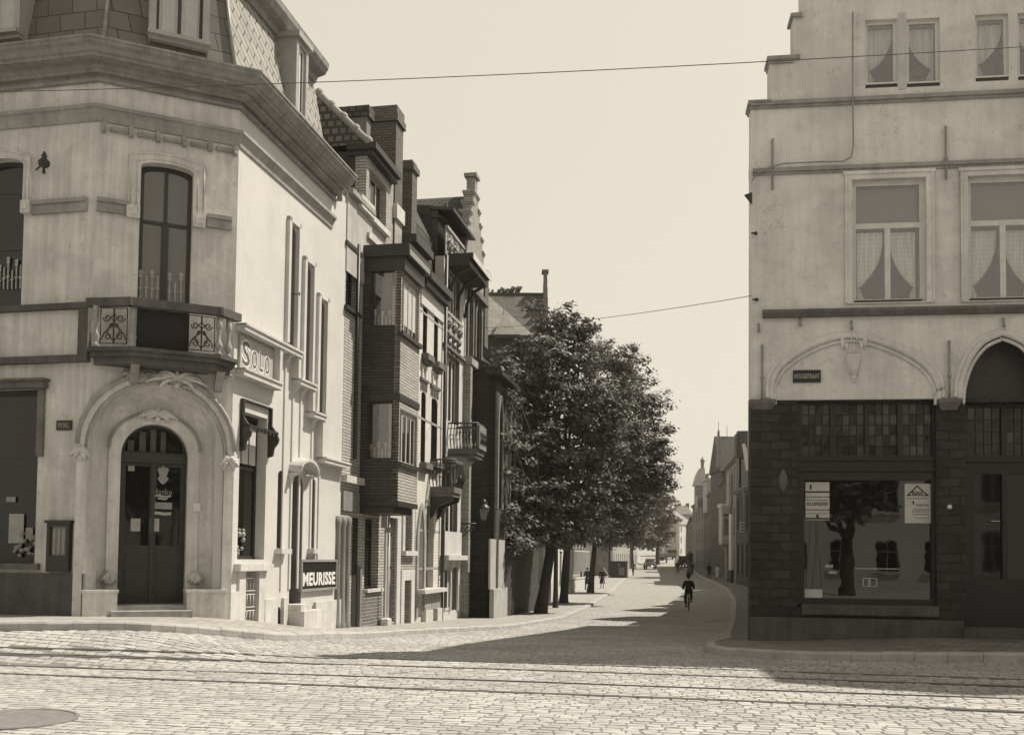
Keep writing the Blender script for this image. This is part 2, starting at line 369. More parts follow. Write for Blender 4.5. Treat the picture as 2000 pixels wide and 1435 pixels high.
brick('stone_blocks',.036,.024,.37,.17,.016,.3,bump=1.6,stain=.55,wob=.06)
brick('slate',.16,.07,.5,.36,.012,.18,rot=0.0,bump=.8)
brick('slate_diag',.30,.05,.4,.22,.014,.12,rot=.75,bump=.8)
brick('roof_tile',.07,.025,.22,.2,.03,.3,bump=1.2)
brick('roof_tile_lit',.16,.05,.22,.2,.04,.2,bump=1.2)
brick('roof_slate_far',.24,.16,.3,.2,.01,.12)
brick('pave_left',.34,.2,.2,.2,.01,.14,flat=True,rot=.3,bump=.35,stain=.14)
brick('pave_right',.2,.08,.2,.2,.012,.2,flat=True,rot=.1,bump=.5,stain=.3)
brick('setts_far',.34,.27,.2,.14,.02,.22,flat=True,rot=.18,bump=.8,stain=.12)
glass_dark('glass_dark',.01,.03,1.5,.04); glass_dark('glass_shop',.006,.01,1.8,.05); glass_clear('glass_clear'); glass_dark('glass_lead',.02,.12,1.6,.8); glass_dark('glass_grey',.09,.1,1.8,.1)
net('net_plain',.95,.8); net('net_check',.95,.8,95.0); net('net_sheer',.7,.3)
# ================================================================ GROUND
KL=[(-30,13.6),(-16,13.9),(-12,14.0),(-7.6,14.35),(-5.43,14.75),(-3.77,16.3),(-3.06,19.4),(-2.4,22.3),(-1.3,25),(0,28),(2,37.8),(4.4,53),(7,70),(11.2,99),(19.3,150),(24.5,185),(33,250)]
IL=[(-30,22),(-16,19.4),(-12,18.3),(-7.3,17.2),(-6,17.7),(-5.1,18.3),(-4.9,19.8),(-4.5,22.5),(-4.0,25),(-3.4,28.4),(-1.6,39),(1.0,54),(2.6,71),(6.8,98),(14.5,150),(21.5,187),(29.5,252)]
KR=[(60,6.9),(25,11.5),(12,13.2),(7.2,13.9),(4.7,14.9),(3.8,15.5),(3.3,16.2),(3.5,17.6),(4.1,18.8),(8.7,39),(14,61.7),(19,86),(22.2,109),(24.8,131),(29,160),(36,210),(43,260)]
IR=[(60,12),(25,16.5),(12,17.8),(8.5,17.9),(6.6,18.0),(5.4,18.1),(4.9,18.3),(5.0,18.8),(5.6,21),(10.3,39),(15.9,60.9),(22.2,87.5),(24.2,109),(27.2,130.5),(31.2,159),(38,209),(45,259)]
def poly_ground():
    b=MB(); xs=[-400,-200,-120,-80]+list(np.arange(-60,61,3.0))+[80,120,200,400,800]; ys=list(np.arange(-60,0,6))+list(np.arange(0,60,1.5))+list(np.arange(60,300,5))+[320,360,420,600,900,1500]
    vs=[(x,y,g(x,y)-(.16 if 3<y<45.5 else .012)) for y in ys for x in xs]; n=len(xs)
    fs=[(j*n+i,j*n+i+1,(j+1)*n+i+1,(j+1)*n+i) for j in range(len(ys)-1) for i in range(n-1)]
    b.add(vs,fs); b.s=[True]*len(b.f); o=b.build('ground','setts_far'); tag(o,'grey stone paved ground of the crossing and town beyond',None,None,'structure')
poly_ground()
def resample(P,m=6):
    q=[]
    for i in range(len(P)-1):
        for k in range(m): t=k/m; q.append((P[i][0]*(1-t)+P[i+1][0]*t,P[i][1]*(1-t)+P[i+1][1]*t))
    return q+[P[-1]]
def smooth(P,it=2):
    for _ in range(it):
        P=[P[0]]+[((P[i-1][0]+2*P[i][0]+P[i+1][0])/4,(P[i-1][1]+2*P[i][1]+P[i+1][1])/4) for i in range(1,len(P)-1)]+[P[-1]]
    return P
def pavement(K,I,side,mat,label):
    K=smooth(resample(K)); I=resample(I); b=MB(); nn=6; n=len(K)
    kerb_w=.26
    def inner(i):
        k=Vector(K[i]); d=Vector(I[i])-k; return k+d*min(1,kerb_w/max(d.length,.01))
    vs=[]
    for i in range(n):
        a=inner(i); c=Vector(I[i])
        for j in range(nn+1): p=a.lerp(c,j/nn); vs.append((p.x,p.y,g(p.x,p.y)+.118))
    fs=[]
    for i in range(n-1):
        for j in range(nn):
            q=(i*(nn+1)+j,(i+1)*(nn+1)+j,(i+1)*(nn+1)+j+1,i*(nn+1)+j+1); fs.append(q if side<0 else q[::-1])
    b.add(vs,fs); b.s=[True]*len(b.f); o=b.build('pavement',mat); tag(o,label,None,None,'structure')
    # kerb stones with joints
    kb=MB(); dist=0; rnd=random.Random(4)
    pts=[]; 
    for i in range(n-1):
        a=Vector(K[i]); c=Vector(K[i+1]); L=(c-a).length; m=max(1,int(L/.95))
        for k in range(m): t=k/m; pts.append((a.lerp(c,t),inner(i).lerp(inner(i+1),t)))
    pts.append((Vector(K[-1]),inner(n-1)))
    for i in range(len(pts)-1):
        a,ai=pts[i]; c,ci=pts[i+1]; dv=(c-a)*.006; dz=rnd.uniform(-.006,.006)
        q=[a+dv,c-dv,ci-dv,ai+dv]
        if side>0: q=[q[1],q[0],q[3],q[2]]
        o1=(q[3]-q[0]).normalized()*.025
        vs=[(p.x,p.y,g(p.x,p.y)-.2) for p in q]+[(q[0].x,q[0].y,g(*q[0])+.095+dz),(q[1].x,q[1].y,g(*q[1])+.095+dz),(q[2].x,q[2].y,g(*q[2])+.122+dz),(q[3].x,q[3].y,g(*q[3])+.122+dz)]
        t0=q[0]+o1; t1=q[1]+o1; vs+=[(t0.x,t0.y,g(*t0)+.122+dz),(t1.x,t1.y,g(*t1)+.122+dz)]
        kb.add(vs,[(0,1,5,4),(4,5,9,8),(8,9,6,7),(1,2,6,9,5),(3,0,4,8,7),(2,3,7,6)])
    o=kb.build('kerb','kerb_stone'); tag(o,label.replace('pavement','kerb stones edging the pavement'),None,None,'structure')
plaster('kerb_stone',.40,.2,2.5,.05,bump=.5)
plaster('sett_stone',.42,.12,.5,.05,bump=.15,rough=.95,island=.13,patch=.12)
plaster('sett_joint',.2,.3,5,.05,bump=.8)
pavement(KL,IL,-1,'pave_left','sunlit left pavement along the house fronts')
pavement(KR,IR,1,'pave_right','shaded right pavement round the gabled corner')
RA=Vector((.984,-.178)).normalized(); RB=Vector((-RA.y,RA.x))
def inpoly(x,y,P):
    c=False; j=len(P)-1
    for i in range(len(P)):
        if (P[i][1]>y)!=(P[j][1]>y) and x<(P[j][0]-P[i][0])*(y-P[i][1])/(P[j][1]-P[i][1])+P[i][0]: c=not c
        j=i
    return c
PLk=smooth(resample(KL)); PRk=smooth(resample(KR))
PL=PLk+IL[::-1]; PR=PRk+IR[::-1]
def _rail(f):
    P=[]
    for px in range(-300,2500,100): q=ground_at(px,f(px)); P.append((q.x,q.y))
    P=smooth(P,1); d0=Vector(P[1])-Vector(P[2]); d1=Vector(P[-2])-Vector(P[-3]); d0.normalize(); d1.normalize()
    return [tuple(Vector(P[1])+d0*14)]+P[1:-1]+[tuple(Vector(P[-2])+d1*14)]
RAILS=[_rail(lambda x:1315+x*.0355+x*x*1.1e-6),_rail(lambda x:1299+x*.0285+x*x*2.2e-6),_rail(lambda x:1277+x*.0275+x*x*2.1e-6),_rail(lambda x:1265+x*.0265+x*x*2.2e-6)]
def rail_dist(c,P):
    best=9
    for i in range(len(P)-1):
        a=Vector(P[i]); e=Vector(P[i+1])-a; t=max(0,min(1,(c-a).dot(e)/e.dot(e))); best=min(best,(c-a-e*t).length)
    return best
def road():
    rnd=random.Random(7); vs=[]; fs=[]; 
    t=4.5; row=0
    while t<49:
        rh=rnd.uniform(.115,.14)
        s=-22+rnd.uniform(0,.2)
        while s<24:
            L=rnd.uniform(.14,.205)
            c=RA*(s+L/2)+RB*(t+rh/2); x,y=c.x,c.y
            ok=y>6.2 and abs(x)<.56*y+3.0 and not inpoly(x,y,PL) and not inpoly(x,y,PR) and y<46.9
            if ok:
                if y>19.5 and (x<-4.2+.18*(y-17.6) or x>5.5+.26*(y-18)): ok=False
            if ok:
                if y<17.5:
                    for k in range(4):
                        if rail_dist(c,RAILS[k])<(.075,.05,.065,.045)[k]: ok=False; break
            if ok:
                gp=.004; z=g(x,y); dz=rnd.uniform(-.002,.002); tx=rnd.uniform(-.005,.005); ty=rnd.uniform(-.003,.003); wob=[rnd.uniform(-.01,.01) for _ in range(8)]
                bas=len(vs)
                ins=.008
                for (ds,dt,hh) in ((0,0,0),(1,0,0),(1,1,0),(0,1,0)):
                    i=int(ds+2*dt); p=RA*(s+gp+(L-2*gp)*ds+wob[i])+RB*(t+gp+(rh-2*gp)*dt+wob[i+4]); vs.append((p.x,p.y,g(p.x,p.y)-.03))
                for (ds,dt,hh) in ((0,0,0),(1,0,0),(1,1,0),(0,1,0)):
                    i=int(ds+2*dt); p=RA*(s+gp+ins*(1-2*ds)+(L-2*gp)*ds+wob[i])+RB*(t+gp+ins*(1-2*dt)+(rh-2*gp)*dt+wob[i+4]); vs.append((p.x,p.y,g(p.x,p.y)+dz-.003+tx*(ds-.5)+ty*(dt-.5)))
                vs.append((x,y,z+dz+.001))
                B=bas; fs+=[(B,B+1,B+5,B+4),(B+1,B+2,B+6,B+5),(B+2,B+3,B+7,B+6),(B+3,B,B+4,B+7),(B+4,B+5,B+8),(B+5,B+6,B+8),(B+6,B+7,B+8),(B+7,B+4,B+8)]
            s+=L
        t+=rh; row+=1
    b=MB(); b.add(vs,fs)
    # bedding sheet under the setts
    k=len(b.v); ys=np.arange(4,46.7,.35); xs=np.arange(-22,26,.4); vv=[(float(x),float(y),g(x,y)-.0065) for y in ys for x in xs]; n=len(xs)
    b.add(vv,[(j*n+i,j*n+i+1,(j+1)*n+i+1,(j+1)*n+i) for j in range(len(ys)-1) for i in range(n-1)],1)
    # road further down the street: one sheet
    o=b.build('road',['sett_stone','sett_joint']); tag(o,'street and tram crossing laid with worn stone setts',None,None,'structure')
road()
# tram rails, grooved, set flush in the setts
def rails():
    labs=['nearest tram rail, the full-width dark line low across the setts','second tram rail from the front, thin and half worn into the setts','third tram rail from the front, full-width below the corner kerb','farthest tram rail, faint in the setts nearest the shaded kerb']
    for k in range(4):
        b=MB(); P=[Vector(p) for p in resample(RAILS[k],5)]; N=len(P)-1
        TN=[(P[min(i+1,N)]-P[max(i-1,0)]).normalized() for i in range(N+1)]; MN=[Vector((-t.y,t.x)) for t in TN]
        wk=(.8,.35,.65,.32)[k]
        for (o0,o1,z0,z1,mi) in ((-.075,-.02,-.03,.006,0),(.03,.05,-.03,.004,0),(-.02,.03,-.05,-.02,1),(-.1,-.075,-.05,-.012,1)):
            vs=[]; 
            for p,m in zip(P,MN):
                for o_,z_ in ((o0,z0),(o0,z1),(o1,z1),(o1,z0)): q=p+m*o_*wk; vs.append((q.x,q.y,g(q.x,q.y)+z_))
            fs=[]
            for i in range(N):
                for j in range(4): fs.append((i*4+j,i*4+(j+1)%4,(i+1)*4+(j+1)%4,(i+1)*4+j))
            b.add(vs,fs,mi)
        o=b.build('tram_rail',['steel_worn','iron']); tag(o,labs[k],'tram rail','tram rails crossing the square')
plain('steel_worn',.12,.6,.3,9)
rails()
p=ground_at(22,1406); b=MB(); b.lathe(0,0,[(.56,-.05),(.56,.012),(.53,.016),(.52,.006),(.0,.007)],32,0,False)
o=b.build('manhole_cover','manhole',None,Matrix.Translation((p.x,p.y,p.z+.008))) if plain('manhole',.2,.6,.2,8,bump=.4) else None
tag(o,'round smooth cover sunk in the setts at the lower left corner','manhole cover')
# ================================================================ LEFT CORNER HOUSE
PA=PY(180,600,16.6); PB=PY(459,600,17.6); PA=(PA.x,PA.y); PB=(PB.x,PB.y)
PC_=(-4.08,22.8)
LF=Frame((PA[0]-7*.977,PA[1]+7*.212),PA); CF=Frame(PA,PB); SF=Frame(PB,PC_)
uC=SF.u(669,800); PC=SF.w(uC); PC=(PC.x,PC.y)
gz=g(PB[0],PB[1])
house=thing('corner_house','pale plastered corner house with mansard roof, arched doorway and small balcony','house',(PB[0],PB[1],gz))
BASE=gz-.8; TOP=10.02
# --- chamfer wall
def carch(px0,px1,pyT,pyS,pyB,off=0,n=20):
    u0=CF.u(px0,pyS,off); u1=CF.u(px1,pyS,off); c=(px0+px1)/2
    return archp(u0,u1,CF.z(c,pyB,off),CF.z(c,pyS,off),CF.z(c,pyT,off),n)
A1=carch(171,438,750,882,1240)
W1=(lambda r: archp(r[0],r[1],r[2],r[3]-.1,r[3],10))(CF.rect(271,374,322,640,0,322))
z5=W1[0][1]; W1=[(W1[0][0],4.9),(W1[1][0],4.9)]+W1[2:]
wall(CF,house,rectp(0,CF.len,BASE,TOP),[A1,W1],'plaster_grey',0,.32,label='shaded chamfered corner wall')
DR=.55; A2=carch(236,367,828,892,1183,DR)
outer2=archp(A1[0][0]-.02,A1[1][0]+.02,BASE,CF.z(305,882),CF.z(305,750)+.02,20)
wall(CF,house,rectp(A1[0][0]-.12,A1[1][0]+.12,BASE,CF.z(305,735)),[A2],'plaster_grey',DR,DR+.3,name='door_recess')
def arch_in(d): u0,u1=A1[0][0]+d,A1[1][0]-d; return archp(u0,u1,A1[0][1],CF.z(305,882),CF.z(305,750)-d,20)
b=MB(); n=7; k=len(arch_in(0)); vs=[]
for i in range(n+1): t=i/n*math.pi/2; vs+=[(x,.015+(DR-.015)*math.sin(t),z) for x,z in arch_in(.005+.27*(1-math.cos(t)))]
b.add(vs,[(i*k+j,(i+1)*k+j,(i+1)*k+(j+1)%k,i*k+(j+1)%k) for i in range(n) for j in range(1,k)],0,True); b.build('arch_splay','plaster_grey',house,CF.M)
def ring(Fr,poly,w,y0,y1,name,mat,parent):
    a=shrink(poly,-w); zb=min(p[1] for p in poly); a=[(x,max(z,zb)) for x,z in a]
    outer=a[1:]+[a[0]]; inner=poly[1:]+[poly[0]]
    b=MB(); b.plate(outer+inner[::-1],[],y0,y1); return b.build(name,mat,parent,Fr.M)
ring(CF,A1,.17,-.05,.0,'arch_moulding','plaster_grey',house)
b=MB(); arc=[(x,-.06,z) for x,z in shrink(A1,-.17)[2:]]; b.tube(arc,.045,6); arc=[(x,-.03,z) for x,z in shrink(A1,-.03)[2:]]; b.tube(arc,.035,6)
b.build('arch_moulding','stone_trim',house,CF.M)
A2z=bb(A2)[2]
ring(CF,A2,.2,DR-.05,DR,'door_surround','plaster_grey',house)
b=MB(); arc=[(x,DR-.06,z) for x,z in shrink(A2,-.2)]; b.tube(arc[2:],.03,6); b.build('door_surround','stone_trim',house,CF.M)
# acanthus keystones
def ornament(Fr,cx,cz,w,h,y,mat,parent,seed=1,name='keystone_ornament'):
    r=random.Random(seed); b=MB()
    for sx in (-1,1):
        for k in range(4):
            a=.25+.38*k; L=w*(.5+.1*k if k<3 else .45); P=[]
            for i in range(7): t=i/6; P.append((cx+sx*math.sin(a+t*.7)*L*t,y-.03-.04*math.sin(t*3),cz+math.cos(a+t*.9)*h*.5*t-h*.1))
            b.tube(P,[.012+.03*math.sin(3.1*(i/6)*.9+.2) for i in range(7)],5)
        P=[(cx+sx*(w*.2+.09*math.cos(t*.9)*(1-t/9)),y-.04,cz-h*.28+.09*math.sin(t*.9)*(1-t/9)) for t in range(8)]; b.tube(P,.02,5)
    b.ball((cx,y-.04,cz-h*.3),.055); b.ball((cx,y-.03,cz+h*.05),.05,0,8,(1,1,2)); b.build(name,mat,parent,Fr.M)
ornament(CF,CF.u(345,735),CF.z(345,737),.75,.5,-.04,'plaster_grey',house,1)
ornament(CF,CF.u(308,808,.5),CF.z(308,808,.5),.5,.34,DR-.05,'plaster_grey',house,2)
for px in (262,428): ornament(CF,CF.u(px,725),CF.z(px,728),.3,.28,-.05,'stone_trim',house,3)
for px,py in ((155,880),(446,900)): ornament(CF,CF.u(px,py),CF.z(px,py),.25,.4,-.03,'plaster_grey',house,5)
# door pedestals
for (a,c,y0) in ((160,229,-.1),(365,441,-.1)):
    u0=CF.u(a,1180,y0); u1=CF.u(c,1180,y0); zt=CF.z(300,1157,y0); b=MB(); b.box(u0,u1,y0,.4,BASE,zt); b.box(u0-.02,u1+.02,y0-.03,.4,zt,zt+.05); b.build('pedestal','plaster_grey',house,CF.M)
for px in (213,381): ornament(CF,CF.u(px,1130,.5),CF.z(px,1125,.5),.2,.3,DR-.05,'plaster_grey',house,7)
# double door
dz0=CF.z(300,1183,.72); u0,u1,_,zt=bb(A2); zs=CF.z(300,900,.72)
dr=MB(); dr.plate(A2,[rectp(u0+.06,u1-.06,zs+.05,zs+.051)],.5,.52,0) if False else None
door=MB(); zl=CF.z(300,886,.72); c=(u0+u1)/2
door.plate(A2,[rectp(u0+.1,c-.06,CF.z(300,1065,.72),zs-.1),rectp(c+.06,u1-.1,CF.z(300,1065,.72),zs-.1),[(x,z) for x,z in archp(u0+.07,u1-.07,zl+.03,CF.z(300,880,.72),CF.z(300,836,.72),14)]],.72,.78,0)
door.box(u0,u1,.66,.72,zs-.04,zl)
for s_ in (0,1):
    a=u0+.1 if s_==0 else c+.06; d_=c-.06 if s_==0 else u1-.1
    zb=CF.z(300,1165,.72); zm=CF.z(300,1110,.72); zt2=CF.z(300,1078,.72)
    door.box(a+.04,d_-.04,.70,.72,zb,zm-.03); door.box(a+.04,d_-.04,.70,.72,zm+.03,zt2)
door.box(c-.03,c+.03,.68,.72,dz0,zs)
doorO=door.build('double_door','wood_dark',house,CF.M,'dark panelled double door with glazed upper halves')
MB().plate(shrink(A2,.02),[],.795,.80).build('pane','glass_dark',doorO,CF.M)
b=MB()
for i,(a,c2) in enumerate(((250,262),(272,285),(294,305),(314,324))):
    uu0=CF.u(a,860,.79); uu1=CF.u(c2,860,.79); zz=min(topz(A2,uu0),topz(A2,uu1))-.06; b.box(uu0,uu1,.788,.792,zl+.04,zz)
b.build('fanlight_stripes','stripe_light',doorO,CF.M)
def decal(Fr,pl,pr,pt,pb,y,mat,parent,name,label=None):
    u0,u1,z0,z1=Fr.rect(pl,pr,pt,pb,y); return box(Fr,parent,name,mat,u0,u1,y,y+.004,z0,z1,label)
b=MB(); cx=CF.u(318.5,930,.71)
def zc(py): return CF.z(318,py,.71)
b.prism([(cx-.1,zc(916)),(cx-.06,zc(912)),(cx-.035,zc(914)),(cx,zc(908)),(cx+.035,zc(914)),(cx+.06,zc(912)),(cx+.1,zc(916)),(cx+.06,zc(930)),(cx+.1,zc(934)),(cx+.05,zc(942)),(cx,zc(946)),(cx-.05,zc(942)),(cx-.1,zc(934)),(cx-.06,zc(930))],.708,.712)
b.build('window_sticker','sign_grey',doorO,CF.M)
b=MB(); u0_,u1_,z0_,z1_=CF.rect(300,336,953,965,.71); text_mb(b,'Hanko',u0_,u1_,z0_,z1_,.708,.712); 
u0_,u1_,z0_,z1_=CF.rect(297,336,980,993,.71); b.box(u0_,u1_,.709,.712,z0_,z1_); b.build('window_lettering','sign_grey',doorO,CF.M)
for (a,c2,t_,bt) in ((301,334,966,970),(308,327,971.5,975),(298,334,999,1005)):
    u0_,u1_,z0_,z1_=CF.rect(a,c2,t_,bt,.708); P=[(u0_+(u1_-u0_)*i/8,(z0_+z1_)/2+.008*math.sin(i*.9)) for i in range(9)]; h=(z1_-z0_)/2
    b=MB(); b.prism([(x,z-h) for x,z in P]+[(x,z+h) for x,z in P[::-1]],.706,.71); b.build('ribbon_sticker','paper_grey',doorO,CF.M)
decal(CF,255,274,1012,1037,.708,'paper_grey',doorO,'notice'); decal(CF,293,311,1012,1037,.708,'paper_grey',doorO,'notice'); decal(CF,250,263,906,919,.74,'sign_grey',doorO,'notice')
# steps
b=MB(); us0=CF.u(217,1198,-.4); us1=CF.u(376,1198,-.4); z1s=CF.z(300,1193,-.4); b.box(us0,us1,-.42,.7,BASE,z1s); b.box(CF.u(228,1185,-.05),CF.u(368,1185,-.05),-.08,.8,z1s,CF.z(300,1182,-.05)); b.build('doorstep','stone_trim',house,CF.M)
o=box(CF,house,'switch_plate','paper',*(lambda r:(r[0],r[1],DR-.08,DR-.05,r[2],r[3]))(CF.rect(377,391,982,999,.5)))
# --- chamfer window
zW1=bb(W1)[3]; window(CF,house,W1,.14,.07,1,((CF.z(320,433)-4.9)/(zW1-4.9),),'paint_dark','glass_grey',bar=.032,lower_nv=1,depth=.07)
box(CF,house,'mullion','paint_dark',(bb(W1)[0]+bb(W1)[1])/2-.06,(bb(W1)[0]+bb(W1)[1])/2+.06,.12,.2,4.9,CF.z(320,433))
# surround
def surround(Fr,root,poly,wd,pr,zend,mat,blocks=True):
    u0,u1,z0,z1=bb(poly); q=[(x,z) for x,z in poly if z>zend]; o_=MB()
    arc=[p for p in poly[2:]]; rise=z1-arc[0][1]; zsp=arc[0][1]; c=(u0+u1)/2
    def oarc(w_,n=12): a_=(u1-u0)/2+w_; return [(c+a_*(1-2*i/n),zsp+w_*.9+rise*(1-(1-2*i/n)**2)) for i in range(n+1)]
    out=[(u1+wd,zend)]+oarc(wd)+[(u0-wd,zend)]; inn=[(u0,zend)]+arc[::-1]+[(u1,zend)]
    o_.plate(out+inn,[],-pr,0)
    for w_,r_ in ((wd-.02,.024),(wd*.35,.016)): o_.tube([(x,-pr,z) for x,z in [(u1+w_,zend)]+oarc(w_)+[(u0-w_,zend)]],r_,5)
    if blocks:
        for a in (u0-wd-.02,u1+.0): o_.box(a,a+wd+.02,-pr-.05,0,zend-.22,zend); o_.box(a+.045,a+wd-.025,-pr-.07,-pr-.05,zend-.17,zend-.05)
    return o_.build('window_surround',mat,root,Fr.M)
zs1=CF.z(250,402)
surround(CF,house,W1,.2,.06,zs1,'plaster_grey')
# lace ornaments standing behind the glass (visible low in the panes)
def lace(Fr,parent,u0,u1,z0,h,y,seed=0,mat='paper_grey',back=.0):
    r=random.Random(seed); b=MB(); n=max(3,int((u1-u0)/.085)); d=(u1-u0)/n
    for i in range(n):
        cx=u0+d*(i+.5); hh=h*r.uniform(.55,.8); b.box(cx-d*.16,cx+d*.16,y,y+.003,z0,z0+hh)
        if i%2==0:
            for k in range(2):
                rr=d*.42; P=[(cx+rr*math.cos(t*.785),z0+hh+rr*.8+k*rr*1.7+rr*math.sin(t*.785)) for t in range(8)]; b.prism(P,y,y+.003)
        b.box(cx-d*.4,cx+d*.4,y-.001,y,z0+hh*.45,z0+hh*.52)
    return b.build('lace_trim',mat,parent,Fr.M)
lace(CF,house,CF.u(268,590,.15),CF.u(312,590,.15),CF.z(290,585,.15),.62,.132,3); lace(CF,house,CF.u(324,590,.15),CF.u(358,590,.15),CF.z(340,590,.15),.62,.132,4)
# --- left wall
lu=LF.len
W0=(lambda r: archp(r[1]-1.05,r[1],3.0,r[3]-.16,r[3],10))(LF.rect(10,46,308,590,0,44)); W0=[(x,(5.75 if z<4 else z)) for x,z in W0]
zt=LF.z(72,757); SH=rectp(LF.u(72,950)-2.6,LF.u(72,950),LF.z(66,1100),zt)
wall(LF,house,rectp(0,lu,BASE,TOP),[W0,SH],'plaster_grey',0,.32,label='shaded left wall of the corner house')
window(LF,house,W0,.14,.07,0,(.42,),'paint_dark','glass_dark',lower_nv=0)
surround(LF,house,W0,.16,.06,LF.z(50,395),'plaster_grey')
lace(LF,house,W0[0][0]+.1,W0[1][0]-.1,LF.z(25,560),.6,.13,9)
so_=window(LF,house,SH,.2,.1,1,(.62,),'paint_dark','glass_dark',lower_nv=0,name='shop_window')
b=MB(); u1=SH[1][0]; b.box(SH[0][0]-.15,u1+.17,-.14,0,zt-.02,zt+.1); b.box(SH[0][0]-.15,u1+.2,-.2,0,zt+.1,zt+.14); b.box(u1+.0,u1+.12,-.06,0,zt-1.2,zt-.02); b.build('shopfront_trim','stone_trim_dark',house,LF.M)
for k,(a,c2,t_,bt) in enumerate(((17,46,1003,1060),(50,64,1030,1052),(12,30,970,980))): decal(LF,a,c2,t_,bt,.19,'sign_grey' if k else 'paper_grey',so_,'showcard')
r_=random.Random(3); b=MB()
for k in range(26): x=r_.uniform(LF.u(12,1090),LF.u(66,1090)); zz=LF.z(40,r_.uniform(1040,1085)); b.ball((x,.18,zz),r_.uniform(.02,.05))
b.build('display_goods','sign_grey',so_,LF.M)
z_=LF.z(66,1100); b=MB(); b.box(SH[0][0]-.1,SH[1][0]+.12,-.08,.2,z_-.1,z_); b.build('window_sill','stone_trim_dark',house,LF.M)
b=MB(); zp=LF.z(160,1120,-.06); b.box(0,LF.u(162,1150,-.06),-.06,0,BASE,zp); b.build('plinth','balcony_stone',house,LF.M)
# showcase frame on the left wall
u0,u1,z0,z1=LF.rect(90,134,1021,1116,-.1); b=MB(); b.plate(rectp(u0,u1,z0,z1),[rectp(u0+.06,u1-.06,z0+.28,z1-.06)],-.1,0); b.box(u0-.03,u1+.03,-.13,0,z1,z1+.05)
o=b.build('wall_showcase','wood_dark',None,LF.M); tag(o,'narrow dark framed showcase hung on the left wall beside the arched doorway','showcase')
MB().box(u0+.06,u1-.06,-.06,-.055,z0+.28,z1-.06).build('pane','glass_grey',o,LF.M)
b=MB(); 
for k in range(3): x=u0+.1+k*(u1-u0-.2)/2.6; b.box(x,x+.05,-.066,-.061,z0+.3,z1-.1)
b.build('display_strip','sign_grey',o,LF.M)
# string courses, frieze, main cornice (mitred round the corner)
uCc=uC-.75; PCc=tuple(SF.w(uCc).xy); Pth=[tuple(LF.w(-.2).xy),PA,PB,PCc]
def crs(prof,name,mat='stone_trim',path=None,label=None):
    b=MB(); sweep(b,path or Pth,prof); return b.build(name,mat,house,I4,label)
zA=lambda py,off=0: CF.z(185,py,off)
Pst=[Pth[0],PA,PB,tuple(SF.w(SF.u(648,425)).xy)]
zt=zA(206); crs([(0,zt-.27),(.03,zt-.27),(.05,zt-.16),(.09,zt-.08),(.13,zt-.06),(.13,zt),(0,zt+.02)],'string_course',path=Pst)
zt=CF.z(185,150)
crs([(0,zt-.09),(.07,zt-.08),(.07,zt-.03),(.03,zt-.03),(.03,zt+.05),(.12,zt+.05),(.12,zt+.1),(.2,zt+.13),(.2,zt+.18),(.34,zt+.18),(.34,zt+.2),(.38,zt+.2),(.38,zt+.25),(.42,zt+.27),(.46,zt+.34),(.53,zt+.38),(.53,zt+.42),(.56,zt+.44),(.56,zt+.475),(0,zt+.5)],'cornice','cornice_stone',label='heavy moulded main cornice') if plaster('cornice_stone',.28,.25,1.5,.25,spots=.25) else None
ZC=zt+.47
b=MB(); 
for (a,c2) in ((SF.u(492,270),uC),): pass
# brackets row under the string course on the chamfer
b=MB(); n=5; w_=CF.len-.16; zb=zA(206)-.34
for i in range(n): a=.1+w_*i/n; b.box(a+.1,a+w_/n-.06,-.06,0,zb-.08,zb); b.box(a+.12,a+w_/n-.08,-.075,-.06,zb-.055,zb-.03)
for i in range(n+1): a=.08+w_*i/n; b.box(a-.02,a+.05,-.09,0,zb-.12,zb+.05); b.ball((a+.015,-.08,zb-.09),.04)
b.build('dentil_band','stone_trim',house,CF.M)
# mid string course pieces
zt=CF.z(200,388); zb=CF.z(200,413)
for Fr,a,c2 in ((LF,LF.u(64,400),LF.u(172,400)),(CF,.02,CF.u(250,400)),(CF,CF.u(404,415),CF.len-.1)):
    b=MB(); b.box(a,c2,-.09,0,zt-.07,zt); b.box(a,c2,-.05,0,zb+.03,zt-.07); b.box(a,c2,-.07,0,zb-.01,zb+.03); b.build('string_course','stone_trim',house,Fr.M)
# balcony-level panel on left wall
zt=LF.z(160,590,-.1); zb=LF.z(160,692,-.1)
b=MB(); b.box(0,lu+.0,-.12,0,zt-.1,zt); b.box(0,lu,-.12,0,zb-.12,zb); b.box(LF.u(152,640,-.1),lu,-.1,0,zb,zt-.1); b.build('ledge','balcony_stone',house,LF.M)
# --- balcony
OFF=-.62
ub=[CF.u(172,600,-.22),CF.u(255,600,OFF),CF.u(433,600,OFF),CF.u(468,600,-.3)]
plan=[(ub[0],-.0),(ub[0],-.22),(ub[1],OFF),(ub[2],OFF),(ub[3],-.3),(ub[3]-.02,0)]
ztop=CF.z(340,590,OFF); zrb=CF.z(340,606,OFF); zfl=CF.z(340,684,OFF); zfb=CF.z(340,714,OFF)
balc=MB()
def scalep(P,d): return [(x+(d if i>=3 else -d)*(1 if i in(0,1,4,5) else .6),y-(d if y<0 else 0)) for i,(x,y) in enumerate(P)]
balc.prism(scalep(plan,0),zfl-.06,zfl,'z'); balc.prism(scalep(plan,-.05),zfl-.14,zfl-.06,'z'); balc.prism(scalep(plan,-.12),zfb,zfl-.14,'z')
bal=balc.build('balcony','balcony_stone',house,CF.M,'small angular corner balcony')
